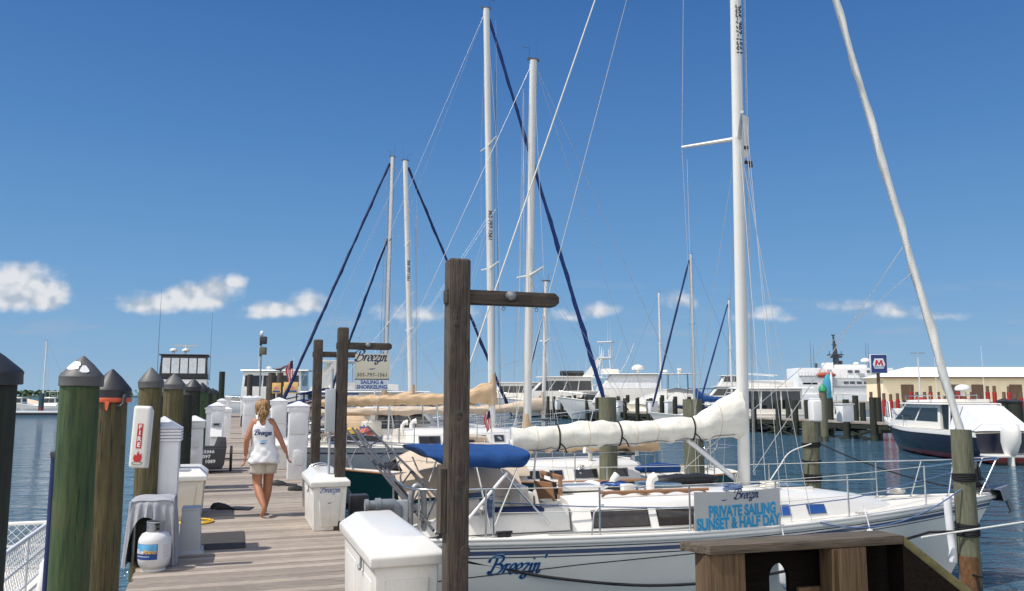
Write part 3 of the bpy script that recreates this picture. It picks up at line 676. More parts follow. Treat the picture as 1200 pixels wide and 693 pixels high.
q = MB(); lettering(q, text_faces('Blue', .058, bold=.002, shear=.2), T(-.052, 0, .2) @ RX(R(90)), th=.004, warp=lambda p_, th: wrap(r, -125)(p_, .003 + th)); q.build('lettering', M['flagwhite'], lb)
q = MB(); lettering(q, text_faces('Rhino', .054, bold=.002, shear=.2), T(.062, 0, .2) @ RX(R(90)), th=.004, warp=lambda p_, th: wrap(r, -125)(p_, .003 + th)); q.build('lettering', M['signgold'], lb)
q = MB()
for k in range(11): q.add(*(lambda c0: ([wrap(r, -125)(Vector((c0 + dx, 0, z)), .003) for dx, z in ((0, .152), (.011, .152), (.011, .16), (0, .16))], [(0, 1, 2, 3)]))(-.095 + k * .0145))
q.build('small_print', M['signwhite'], lb)
lb2 = bandpatch(-62, -22, .125, .28).build('warning_label', M['signwhite'], t)
q = MB()
for k in range(9): q.grid(lambda u, v: ((r + .002) * math.cos(R(-58 + 30 * u)), (r + .002) * math.sin(R(-58 + 30 * u)), .135 + k * .0155 + .006 * v), 6, 1)
q.build('warning_lines', M['inkgrey'], lb2)

c_ = D(10.1, -.36); t = thing('utility_box', 'small flared grey plastic box behind the draped cover', 'box', c_, TH)
mb = MB(); mb.frus((0, 0, .03), (.24, .34), (.19, .3), .44); mb.frus((0, 0, 0), (.32, .42), (.25, .35), .035); mb.build('body', M['greybox'], t, bev=.01)
mb = MB(); mb.box((0, 0, .478), (.2, .31, .02)); mb.build('lid', M['greybox'], t, bev=.005)
a1 = D(10.02, -.42); mb = MB()
mb.grid(lambda u, v: (-.0 + .66 * u, 1.18 * v, .006 + .003 * math.sin(u * 5) * math.sin(v * 6)), 10, 14)
o = mb.build('rubber_mat', M['mat'], loc=D(10.08, -.42), rz=TH, solid=-.008); tag(o, 'dark grey rubber mat lying flat on the dock planks', 'mat')
# yellow hose coil
mb = MB(); pts = []
for k in range(91): 
    a = k / 90 * 2 * math.pi * 4; rr = .2 + .03 * math.sin(a * .25) + .012 * math.sin(a * 1.7); pts.append((rr * 1.0 * math.cos(a), rr * math.sin(a), .012 + .004 * k / 20 + .004 * math.sin(a * 1.3)))
mb.tube(pts, .0095, 8); o = mb.build('garden_hose', M['yellow'], loc=ground(227, 614) + Vector((0, .1, 0)), rz=TH, ang=80); tag(o, 'coiled yellow hose lying on the dock beside the beige dock box', 'hose')

# dock boxes
def dock_box(label, s0, s1, t0, t1, h, m, lidm, latch_side=-1, front_panel=True, name=None, group='fibreglass dock boxes', taper=.9, lidover=.035):
    w, l = t1 - t0, s1 - s0; t = thing('dock_box', label, 'dock box', D((s0 + s1) / 2, (t0 + t1) / 2), TH, group)
    mb = MB(); hb = h - .17
    mb.frus((0, 0, .0), (w * taper, l * .95), (w, l), hb)
    mb.build('body', M[m], t, bev=.02, seg=3)
    mb = MB(); a, b_ = w / 2 + lidover, l / 2 + lidover
    def ring(x, y, z): return [(-x, -y, z), (x, -y, z), (x, y, z), (-x, y, z)]
    mb.loft([ring(a, b_, hb - .025), ring(a + .004, b_ + .004, hb + .04), ring(a - .012, b_ - .012, hb + .055), ring(a - .1, b_ - .13, hb + .135), ring(a - .14, b_ - .18, hb + .145)])
    mb.build('lid', M[lidm], t, bev=.012, seg=3)
    if front_panel:                                            # raised tapered panel on the end facing the camera
        q = MB(); ins = (1 - .0); yb = -l / 2 * .95 - .012; yt = -l / 2 - .008
        sl = (yt - yb) / hb
        def pp(x, z): return (x, yb + sl * z, z)
        pw0, pw1 = w * .24, w * .33
        qd = [pp(-pw1, hb * .84), pp(pw1, hb * .84), pp(pw0, hb * .1), pp(-pw0, hb * .1)]; q.add([(x_, y_ - .016, z_) for x_, y_, z_ in qd] + [(x_ * 1.06, y_ + .02, z_) for x_, y_, z_ in qd], [(0, 1, 2, 3), (4, 5, 6, 7), (0, 1, 5, 4), (1, 2, 6, 5), (2, 3, 7, 6), (3, 0, 4, 7)]); q.build('end_panel', M[m], t, bev=.007, seg=2)
    for sgn in (-1, 1):                                        # long side panels
        for yy_ in (-l * .24, l * .24):
            q = MB(); xb = sgn * (w / 2 * taper + .006); xt = sgn * (w / 2 + .004)
            def pp(y, z): return (xb + (xt - xb) * z / hb, y, z)
            qd = [pp(yy_ - l * .17, hb * .8), pp(yy_ + l * .17, hb * .8), pp(yy_ + l * .14, hb * .15), pp(yy_ - l * .14, hb * .15)]
            q.slab(qd, .014 if sgn > 0 else -.014); q.build('side_panel', M[m], t, bev=.006)
    for yy_ in (-l * .3, l * .3):
        hg = MB(); hg.box((-latch_side * (w / 2 + .014), yy_, hb - .05), (.012, .07, .08)); hg.tube([(-latch_side * (w / 2 + .022), yy_ - .04, hb - .012), (-latch_side * (w / 2 + .022), yy_ + .04, hb - .012)], .009, 6); hg.build('hinge', M['galv'], t)
    lt = MB(); lt.box((latch_side * (w / 2 + .016), -l * .18, hb - .07), (.012, .035, .09)); lt.tube([(latch_side * (w / 2 + .026), -l * .18 - .02, hb - .12), (latch_side * (w / 2 + .026), -l * .18 + .02, hb - .1)], .012, 8); lt.build('latch', M['galv'], t)
    return t
dock_box('large white dock box in the right foreground of the dock with a plain front', 5.3, 6.75, .91, 1.33, .86, 'boxw', 'gel', taper=.93)
b2 = dock_box('white dock box marked with a blue script name, halfway down the right edge', 10.95, 12.25, 1.06, 1.50, .76, 'boxw', 'gel')
q = MB(); vs, fs, w = script_faces('Breezin', .047); lettering(q, (vs, fs), T(0.0, -.668, .49) @ RX(R(90)), th=.001); q.build('script_name', M['inkmid'], b2)
q = MB(); lettering(q, SWOOSH(.035), T(.0, -.664, .36) @ RX(R(90))); q.build('wave_mark', M['inkmid'], b2)
dock_box('beige dock box with white lid on the left side behind the yellow hose', 12.5, 13.5, -.86, -.30, .74, 'boxg', 'boxw')
dock_box('low white dock box right of the woman, at the foot of the tall pedestal', 20.2, 21.6, 1.05, 1.5, .7, 'boxw', 'gel', front_panel=False)

# black swim fins on the planks
def fin(label, loc, rz, L=.62, one=True):
    t = thing('swim_fin', label, 'swim fin', loc, rz, 'black swim fins')
    mb = MB(); rings = []
    for i in range(13):
        f = i / 12; w = .1 + .06 * f - .05 * math.exp(-((f - .32) / .12) ** 2); z = .012 + .03 * math.sin(f * 3) * (1 - f)
        rings.append([(f * L, -w, z), (f * L, 0, z + .006), (f * L, w, z), (f * L, w, z - .01), (f * L, -w, z - .01)])
    mb.loft(rings); mb.build('blade', M['black'], t)
    mb = MB(); mb.loft([[(x, w * math.cos(a), .012 + h * max(0, math.sin(a))) for a in [k * math.pi / 8 for k in range(9)]] for x, w, h in ((-.12, .03, .04), (-.08, .055, .085), (0, .062, .095), (.1, .066, .07), (.18, .05, .03))]); mb.build('foot_pocket', M['black'], t)
    return t
g_ = ground(256, 597); fin('black swim fin lying on the planks left of the woman\'s feet', g_, R(4), .5)
g_ = ground(325, 569); fin('black fin lying beyond the pedestal at right of the woman', g_, R(8), .36)
g_ = ground(345, 575); fin('long black fin at the foot of the tall right pedestal', g_, R(14), .5)

# dock carts
def wheel(mb_t, mb_r, M_, r, w):
    mb_t.lathe([(r * .82, -w / 2), (r * .95, -w / 2), (r, -w / 4), (r, w / 4), (r * .95, w / 2), (r * .82, w / 2)], 22, M=M_)
    mb_r.lathe([(.001, -w / 3), (r * .8, -w / 3), (r * .84, 0), (r * .8, w / 3), (.001, w / 3)], 18, M=M_)
g_ = ground(250, 555); t = thing('dock_cart', 'charcoal plastic dock cart with white stencilled numbers and two wheels', 'dock cart', g_ + Vector((-.25, .3, 0)), TH)
mb = MB()
def rr(x, y, z, k): return [(-x, -y, z), (x, -y, z), (x + 0, y, z), (-x, y, z)]
mb.loft([rr(.3, .36, .08, 0), rr(.36, .44, .2, 0), rr(.39, .48, .52, 0), rr(.4, .49, .56, 0), rr(.37, .46, .56, 0), rr(.33, .4, .22, 0)]); mb.build('tub', mat('cart_charcoal', (.055, .06, .07), .5), t, bev=.03, seg=3)
mb = MB(); mb.prism([(-.4, .56), (.4, .56), (.38, .8), (.2, .82), (.13, .62), (-.24, .62), (-.33, .82), (-.39, .8)], -.02, .02, M=T(0, -.44, 0) @ RX(R(90))); mb.build('handle_plate', mat('cart_handle', (.06, .065, .075), .5), t, bev=.01)
for sgn in (-1, 1):
    tm, rm = MB(), MB(); wheel(tm, rm, T(sgn * .5, .1, .29) @ RY(R(90)), .29, .06); wo_ = tm.build('wheel', M['black'], t); rm.build('rim', M['galv'], wo_)
mb = MB(); mb.tube([(-.5, .1, .29), (.5, .1, .29)], .016, 8); mb.build('axle', M['galv'], t)
q = MB()
for tx, x, z in (('I 123366', -.06, .49), ('4097', -.05, .38), ('1089', .06, .27)): lettering(q, text_faces(tx, .1, bold=.004, spacing=1.15), T(x, -.487 + (.52 - z) * .12, z) @ RX(R(84)), th=.002)
q.build('stencil_numbers', M['flagwhite'], t)
g_ = ground(287, 500); t = thing('hand_truck', 'dark two wheeled cart parked behind the woman\'s left shoulder', 'cart', g_ + Vector((.2, 0, 0)), TH)
mb = MB(); mb.tube([(-.3, 0, .3), (-.3, .5, .55), (-.3, .9, 1.05)], .022, 8); mb.tube([(.3, 0, .3), (.3, .5, .55), (.3, .9, 1.05), (-.3, .9, 1.05)], .022, 8)
mb.build('frame', M['galv'], t)
mb = MB(); mb.loft([rr(.3, .4, .3, 0), rr(.36, .5, .68, 0), rr(.33, .46, .68, 0), rr(.28, .36, .33, 0)]); mb.build('tray', M['blackplas'], t, bev=.02)
for sgn in (-1, 1):
    tm, rm = MB(), MB(); wheel(tm, rm, T(sgn * .4, 0, .3) @ RY(R(90)), .3, .07); wo_ = tm.build('wheel', M['black'], t); rm.build('rim', M['galv'], wo_)

# ---------------------------------------------------------------- sign posts
def sign_post(label, px, Y, top, w, arm, seed, lean=0.0):
    p = at(px, 470, Y); t = thing('sign_post', label, 'post', (p.x, p.y, 0), TH, 'timber sign posts on the right edge of the dock')
    rg = random.Random(seed); mb = MB(); rings = []
    for i in range(15):
        z = -.9 + (top + .9) * i / 14; j = .002
        q = w / 2; rings.append([(-q + rg.uniform(-j, j), -q + rg.uniform(-j, j), z), (q + rg.uniform(-j, j), -q, z), (q, q + rg.uniform(-j, j), z), (-q, q, z)])
    rings.append([(x * .8, y * .8, top + .012) for x, y, z in rings[-1]])
    mb.loft(rings); mb.build('post', M['timber'], t, bev=.008, seg=2)
    if arm:
        h = .092; mb = MB()
        pl_ = [(-w / 2 - .014, -h * .3), (-w / 2 - .011, -h / 2), (arm - .03, -h / 2), (arm, -h * .22), (arm, h * .22), (arm - .03, h / 2), (-w / 2 - .011, h / 2), (-w / 2 - .014, h * .3)]
        mb.prism(pl_, -.045, .045, M=T(0, 0, top - .235) @ RX(R(90)))
        ar = mb.build('arm', M['timberx'], t, bev=.006)
        mb = MB(); mb.lathe([(.034, -.0), (.036, .01), (.03, .035), (.012, .045), (.001, .046)], 16, M=T(arm * .50, -.046, top - .235 + .015) @ RX(R(90))); mb.build('lamp', M['galv'], ar)
        for xx in (.30 * arm / .66, .52 * arm / .66):
            e = MB(); e.tube([(xx, 0, top - .28), (xx, 0, top - .292)], .003, 6); e.tube([(xx + .011 * math.cos(a), 0, top - .302 + .011 * math.sin(a)) for a in [k * math.pi / 6 for k in range(13)]], .0028, 5); e.build('eye_bolt', M['galv'], ar)
    return t, p
t1, p1 = sign_post('big weathered timber post with a short bare crossarm, in the centre foreground', 535, 5.25, 2.62, .140, .70, 1)
mb = MB(); mb.slab([(-.075, .06, .88), (-.075, -.05, .9), (-.075, -.05, 1.29), (-.075, .06, 1.31)], .035); mb.build('side_board', M['timber'], t1)   # short board nailed to its side
t2, p2 = sign_post('dark timber post carrying the hanging cream charter sign', 400, 10.9, 2.64, .14, .66, 2)
t3, p3 = sign_post('third timber post behind the one with the hanging sign', 371, 13.6, 2.66, .145, .66, 3)
for (xx, zz, rr_) in ((.0, 1.62, .016), (.012, 1.21, .02), (.045, .78, .022), (-.02, 2.2, .014), (-.01, .5, .016)):
    k = MB(); k.lathe([(rr_ * 1.5, -.004), (rr_ * 1.3, .003), (rr_ * .9, .0015), (rr_ * .7, .004), (rr_ * .2, .0025), (.001, .003)], 14, M=T(xx, -.0712, zz) @ RX(R(90)) @ Matrix.Diagonal((1, 1.35, 1, 1))); k.build('knot', M['timberx'], t1)
# electrical box and conduit on the second post
t = thing('electrical_box', 'tall grey electrical box with conduit fixed to the left of the sign post', 'electrical box', (p2.x, p2.y, 0), TH)
mb = MB(); mb.box((-.145, .0, 1.55), (.12, .16, .56)); mb.build('cabinet', M['elbox'], t, bev=.008)
mb = MB(); mb.tube([(-.13, 0, 1.82), (-.13, 0, 2.1)], .02, 8); mb.tube([(-.14, 0, 1.28), (-.14, 0, .0)], .016, 8); mb.build('conduit', M['elbox'], t)
# hanging sign
t = thing('hanging_sign', 'cream charter sign with blue script name and phone number under the crossarm', 'sign', p2 * 1.0 + Vector((0, 0, -p2.z)), TH)
sx0, sx1 = .17, .635; zt = 2.64 - .335; w_ = sx1 - sx0; xc = (sx0 + sx1) / 2
mb = MB(); mb.box((xc, -.0, zt - .17), (w_, .012, .34)); mb.build('board', M['signcream'], t, bev=.002)
mb = MB(); mb.box((xc, 0, zt - .345), (w_, .016, .012)); mb.build('divider', M['inkdark'], t)
mb = MB(); mb.box((xc - .005, 0, zt - .417), (w_ - .02, .012, .13)); mb.build('lower_board', M['signwhite'], t, bev=.002)
fy = -.0068
q = MB(); vs, fs, w = script_faces('Breezin', .079, thick=.27, thin=.11); lettering(q, (vs, fs), T(xc - .02, fy, zt - .1) @ RX(R(90)), th=.0008); q.build('script_name', M['inkblue'], t)
q = MB(); lettering(q, SWOOSH(.052), T(xc, fy, zt - .205) @ RX(R(90))); q.build('wave_mark', M['inkmid'], t)
q = MB(); lettering(q, text_faces('305-797-1561', .066, bold=.0008, spacing=1.12), T(xc, fy, zt - .287) @ RX(R(90))); q.build('phone_number', M['inkdark'], t)
q = MB(); lettering(q, text_faces('SAILING &', .068, bold=.0022), T(xc, fy, zt - .386) @ RX(R(90))); lettering(q, text_faces('SNORKELING', .068, bold=.0022), T(xc, fy, zt - .45) @ RX(R(90))); q.build('lettering', M['inkmid'], t)
for xx in (.30, .52):
    e = MB(); e.tube([(xx, 0, zt), (xx, 0, 2.64 - .305)], .004, 6); e.build('hanger', M['galv'], t)

# stainless ladder handrails at the dock edge
g_ = D(13.3, 1.42); t = thing('ladder_handrail', 'pair of curved stainless ladder handrails at the dock edge by the white dock box', 'handrail', g_, TH)
for dx in (-.17, .17):
    mb = MB(); pts = [(-.25, dx, 0), (-.26, dx, .3)] + [(-.01 + .25 * math.cos(a), dx, .42 + .25 * math.sin(a)) for a in [math.pi - k * math.pi / 10 for k in range(11)]] + [(.24, dx, 0.1), (.24, dx, -1.5)]
    mb.tube(pts, .021, 10); mb.build('rail', M['steel'], t, ang=80)
for k in range(4):
    mb = MB(); mb.tube([(.24, -.17, -.25 - .3 * k), (.24, .17, -.25 - .3 * k)], .016, 8); mb.build('rung', M['steel'], t)
# grey pvc pump-out pipe
g_ = at(466, 600, 9.6); g_.z = 0; t = thing('pump_out_pipe', 'grey PVC standpipe with elbow and valve at the dock edge', 'pipe', g_, TH)
mb = MB(); mb.tube([(0, 0, -.9), (0, 0, .42)], .05, 14); mb.build('riser', M['pvc'], t)
mb = MB(); mb.tube([(0, 0, .36), (0, 0, .45), (-.05, 0, .5), (-.22, 0, .5)], .062, 14); mb.tube([(-.2, 0, .5), (-.26, 0, .5)], .075, 14); mb.tube([(-.26, 0, .5), (-.36, 0, .5)], .05, 12); mb.tube([(-.34, 0, .5), (-.38, 0, .5)], .068, 12); mb.build('elbow', M['pvc'], t)
mb = MB(); mb.tube([(.16, .05, -.9), (.16, .05, .5)] + [(.16 + .08 - .08 * math.cos(a), .05, .5 + .2 * math.sin(a)) for a in [k * math.pi / 8 for k in range(9)]] + [(.33, .05, -.4)], .035, 10); mb.build('hose', M['galv'], t, ang=80)
mb = MB(); mb.box((.02, .08, .22), (.22, .1, .62)); mb.build('bracket', M['elbox'], t, bev=.01)
# inclined boarding ladders
def boarding_ladder(label, a0, a1, b0, b1, rungs, m='ladder'):
    t = thing('boarding_ladder', label, 'ladder', a0, 0, 'aluminium boarding ladders'); o = Vector(a0)
    for p, q in ((a0, a1), (b0, b1)):
        mb = MB(); mb.tube([Vector(p) - o, Vector(q) - o], .017, 8); mb.build('rail', M[m], t)
    for k in range(rungs):
        f = (k + .5) / rungs; mb = MB(); mb.tube([Vector(a0).lerp(Vector(a1), f) - o, Vector(b0).lerp(Vector(b1), f) - o], .011, 8); mb.build('rung', M[m], t)
boarding_ladder('long dark aluminium ladder sloping up from the dock edge to the teal boat', at(508, 622, 9.3), at(418, 503, 12.6), at(520, 590, 10.2), at(431, 500, 13.3), 7)
boarding_ladder('second slimmer ladder rail pair leaning beside the long ladder', at(486, 600, 9.8), at(405, 503, 12.2), at(496, 612, 9.6), at(413, 502, 12.4), 6, 'ladder')
# ================================================================== BOATS
class Hull:
    def __init__(s, L, B, h0, hm, h1, stern=.72, um=.36, p=1.6, draft=.4, rake=.9, trans=.18, x0=0.0, sec=2.4, q=1.7):
        s.__dict__.update(locals())
    def half(s, u):
        if u < s.um: k = (s.um - u) / s.um; return s.B / 2 * (1 - (1 - s.stern) * k ** 1.8)
        k = (u - s.um) / (1 - s.um); return s.B / 2 * max(0, 1 - k ** s.p)
    def sheer(s, u):
        if u < .45: f = u / .45; return s.h0 + (s.hm - s.h0) * (1 - (1 - f) ** 2)
        f = (u - .45) / .55; return s.hm + (s.h1 - s.hm) * f ** 1.8
    def depth(s, u): return s.draft * (1 - .75 * u ** 3) * (1 - .35 * (1 - u) ** 2)
    def x(s, u, z):
        xa = s.x0 + s.trans * (s.h0 - z) * (-1 if s.trans < 0 else 1) * 0 + s.x0 * 0 + (-s.trans * (z / s.h0) + s.trans)
        zz = max(min(z, s.h1), -s.draft); e = (s.h1 - zz) / s.h1; xb = s.x0 + s.L - s.rake * (e if e < 1 else 1 + (e - 1) * 1.5)
        return xa + (xb - xa) * u
    def y(s, u, z):
        d = s.depth(u); tau = max(0, min(1, (z + d) / (s.sheer(u) + d)))
        return s.half(u) * (1 - (1 - tau) ** s.sec) ** (1 / s.q)
    def u_at(s, x, z):
        lo, hi = 0.0, 1.0
        for _ in range(30):
            m_ = (lo + hi) / 2
            if s.x(m_, z) < x: lo = m_
            else: hi = m_
        return (lo + hi) / 2
    def yx(s, x, z): return s.y(s.u_at(x, z), z)
    def rail(s, u, side, out=0.0, dz=0.0):
        h = s.sheer(u); return Vector((s.x(u, h), side * max(0, s.half(u) + out), h + dz))
    def railx(s, x, side, out=0.0, dz=0.0):
        u = s.u_at(x, s.sheer(.5)); return s.rail(u, side, out, dz)
def stations(n): return [1 - (1 - i / n) ** 1.35 for i in range(n + 1)]
def hull_parts(root, H, hm_, deck_m, stripe=None, cockpit=None, camber=.06, rail_m=None, stripes=()):
    US = stations(34); TS = [0, .06, .14, .24, .34, .45, .56, .67, .78, .89, 1.0]
    mb = MB()
    for side in (-1, 1):
        def fn(i, j):
            u = US[i]; d = H.depth(u); z = -d + (H.sheer(u) + d) * TS[j]; return Vector((H.x(u, z), side * H.y(u, z), z))
        vs = [fn(i, j) for i in range(len(US)) for j in range(len(TS))]; n = len(TS)
        mb.add(vs, [(i * n + j, (i + 1) * n + j, (i + 1) * n + j + 1, i * n + j + 1) for i in range(len(US) - 1) for j in range(n - 1)])
    tr = [];                                                    # transom
    for j in range(len(TS)):
        d = H.depth(0); z = -d + (H.sheer(0) + d) * TS[j]; tr.append((H.x(0, z), -H.y(0, z), z))
    tr2 = [(x, -y, z) for x, y, z in tr]
    mb.add(tr + tr2[::-1], [tuple(range(2 * len(tr)))])
    hull = mb.build('hull', hm_, root, ang=50)
    # deck, with the cockpit well left open
    dk = MB()
    for i in range(len(US) - 1):
        for (ya, yb) in ((-1, 0), (0, 1)):
            pass
    def lat(u):
        b = H.half(u) - .01; h = H.sheer(u); cw = cockpit[2] if cockpit else .3 * H.B
        ys = [-b, -max(min(cw, b * .8), .0), 0, max(min(cw, b * .8), .0), b]
        return [Vector((H.x(u, h), y, h - .012 + camber * (1 - (y / max(b, .01)) ** 2))) for y in ys]
    US2 = US if not cockpit else sorted(set(US + [H.u_at(cockpit[0], 1.2), H.u_at(cockpit[1], 1.2)]))
    rows_ = [lat(u) for u in US2]
    for i in range(len(rows_) - 1):
        for j in range(4):
            xm = (rows_[i][2].x + rows_[i + 1][2].x) / 2
            if cockpit and j in (1, 2) and cockpit[0] < xm < cockpit[1]: continue
            dk.add([rows_[i][j], rows_[i + 1][j], rows_[i + 1][j + 1], rows_[i][j + 1]], [(0, 1, 2, 3)])
    if cockpit:
        a, b, cw, dz = cockpit; zt = H.sheer(.2) + camber; zb = zt - dz
        dk.add([(a, -cw, zb), (b, -cw, zb), (b, cw, zb), (a, cw, zb), (a, -cw, zt), (b, -cw, zt), (b, cw, zt), (a, cw, zt)], [(0, 1, 2, 3), (0, 1, 5, 4), (1, 2, 6, 5), (2, 3, 7, 6), (3, 0, 4, 7)])
        dk.box(((a + b) / 2, -cw * .72, zb + dz * .3), ((b - a) * .98, cw * .5, dz * .6)); dk.box(((a + b) / 2, cw * .72, zb + dz * .3), ((b - a) * .98, cw * .5, dz * .6))
    dk.build('deck', deck_m, root, ang=40)
    if rail_m:
        rm = MB()
        for side in (-1, 1): rm.tube([H.rail(u, side, .012, .01) for u in US], .024, 8)
        rm.build('rub_rail', rail_m, root, ang=80)
    for (dz, hh, m_) in stripes:                                # painted lines below the rail
        sm = MB()
        for side in (-1, 1):
            vs = []
            for u in US:
                for z in (H.sheer(u) - dz - hh, H.sheer(u) - dz):
                    vs.append(Vector((H.x(u, z) + (.003 if u > .99 else 0), side * (H.y(u, z) + .0035), z)))
            sm.add(vs, [(2 * i, 2 * i + 1, 2 * i + 3, 2 * i + 2) for i in range(len(US) - 1)])
        sm.build('stripe', m_, hull)
    return hull
def cabin_trunk(root, H, xs, ws, hs_, m_, zbase=None, inset=.16):
    """a low trunk cabin; xs stations, ws half widths at the top, hs_ heights over the deck"""
    mb = MB(); rings = []
    for x, w, h in zip(xs, ws, hs_):
        u = H.u_at(x, 1.2); zb = H.sheer(u) - .02; zt = H.sheer(u) + h; wb = min(w + inset * max(h, .02) / .35, H.half(u) - .1)
        rings.append([(x, -wb, zb), (x, -w - (wb - w) * .12, zt - .06), (x, -w + .05, zt - .008), (x, -w * .45, zt + .035), (x, 0, zt + .045), (x, w * .45, zt + .035), (x, w - .05, zt - .008), (x, w + (wb - w) * .12, zt - .06), (x, wb, zb)])
    mb.loft(rings, closed=True)
    mb.build('cabin', m_, root, ang=40)
    def side(x, f, s_, off=.004):
        for i in range(len(xs) - 1):
            if xs[i] <= x <= xs[i + 1]:
                k = (x - xs[i]) / (xs[i + 1] - xs[i]); a = Vector(rings[i][0 if s_ < 0 else 8]).lerp(Vector(rings[i + 1][0 if s_ < 0 else 8]), k); b = Vector(rings[i][1 if s_ < 0 else 7]).lerp(Vector(rings[i + 1][1 if s_ < 0 else 7]), k)
                p = a.lerp(b, f); p.y += s_ * off; return p
    return side
def side_window(parent, side, x0, x1, f0, f1, s_, gm, fm, name='window'):
    n = 6; c = .12
    def ring(off, g):
        pts = []
        X0, X1, F0, F1 = x0 - g, x1 + g, f0 - g * 2.2, f1 + g * 2.2
        for i in range(n + 1): pts.append(side(X0 + (X1 - X0) * i / n, F0, s_, off))
        for i in range(n + 1): pts.append(side(X1 + (X0 - X1) * i / n, F1, s_, off))
        return pts
    def plate(g, o0, o1):
        a, b = ring(o0, g), ring(o1, g); k = len(a); mb = MB()
        fs = [tuple(range(k)), tuple(range(k, 2 * k))] + [(i, (i + 1) % k, k + (i + 1) % k, k + i) for i in range(k)]
        return mb.add(a + b, fs)
    f_ = plate(.018, .0, .010).build(name, fm, parent); plate(0.0, .004, .014).build('pane', gm, f_); return f_
def mast_parts(root, x, z0, z1, r, m_, rake=0.0, spreaders=((.55, .85),), wire='wire', H=None, chain=None, lower=True, wr=.0045, sweep=0.0):
    def mx(z): return x + rake * (z - z0)
    mb = MB(); rings = []
    for z in (z0, z0 + (z1 - z0) * .5, z1):
        rings.append([(mx(z) + r * 1.25 * math.cos(a), r * .92 * math.sin(a), z) for a in [2 * math.pi * k / 16 for k in range(16)]])
    mb.loft(rings); ms = mb.build('mast', M[m_], root, ang=60)
    mb = MB(); mb.box((mx(z1), 0, z1 + .03), (.3, .05, .06)); mb.tube([(mx(z1) - .1, 0, z1), (mx(z1) - .1, 0, z1 + .55)], .006, 5); mb.tube([(mx(z1) + .1, 0, z1 + .05), (mx(z1) + .1, 0, z1 + .3), (mx(z1) + .28, 0, z1 + .3)], .006, 5); mb.build('masthead', M['wiredark'], ms)
    tips = {}
    for f, w in spreaders:
        z = z0 + (z1 - z0) * f
        for s_ in (-1, 1):
            sp_ = MB(); sp_.tube([(mx(z), s_ * r * .5, z), (mx(z) - sweep, s_ * w, z + .07)], [.036, .022], 8); sp_.build('spreader', M[m_], ms)
        tips[f] = (mx(z) - sweep, w, z + .07)
    ch = chain or [(x - .1, 1.2, z0 - .3)]
    for s_ in (-1, 1):
        pts = [(ch[0][0], s_ * ch[0][1], ch[0][2])] + [(tips[f][0], s_ * tips[f][1], tips[f][2]) for f in sorted(tips)] + [(mx(z1), s_ * .03, z1 - .1)]
        w = MB(); w.tube(pts, wr, 5); w.build('shroud', M[wire], root)
        if lower:
            f0 = sorted(tips)[0]; w = MB(); w.tube([(ch[0][0] - .35, s_ * ch[0][1], ch[0][2]), (tips[f0][0] + sweep, s_ * .05, tips[f0][2] - .15)], wr, 5); w.build('shroud', M[wire], root)
    return ms, mx
def line(root, name, pts, r, m_, n=6):
    w = MB(); w.tube(pts, r, n); return w.build(name, M[m_], root, ang=80)
def furled(root, name, a, b, r0, r1, m_, seed=1, spiral=True, n=110):
    """a sail rolled on its stay: a lumpy tapered roll with a spiral edge"""
    rg = random.Random(seed); a, b = Vector(a), Vector(b); d = (b - a).normalized(); u = d.cross(Vector((0, 1, 0))).normalized(); w = d.cross(u); L_ = (b - a).length
    mb = MB(); rings = []; K = 12
    for i in range(n + 1):
        f = i / n; r = r0 + (r1 - r0) * f; r *= 1 + .1 * math.sin(f * L_ * 2.1 + seed) + rg.uniform(-.05, .05)
        if f < .03: r *= .5
        c = a.lerp(b, f); ring = []
        for k in range(K):
            an = 2 * math.pi * k / K; q = r * (1 + (.38 * max(0, math.cos(an - f * L_ * 3.6)) ** 8 if spiral else 0))
            ring.append(c + (u * math.cos(an) + w * math.sin(an)) * q)
        rings.append(ring)
    mb.loft(rings); return mb.build(name, M[m_], root, ang=70)
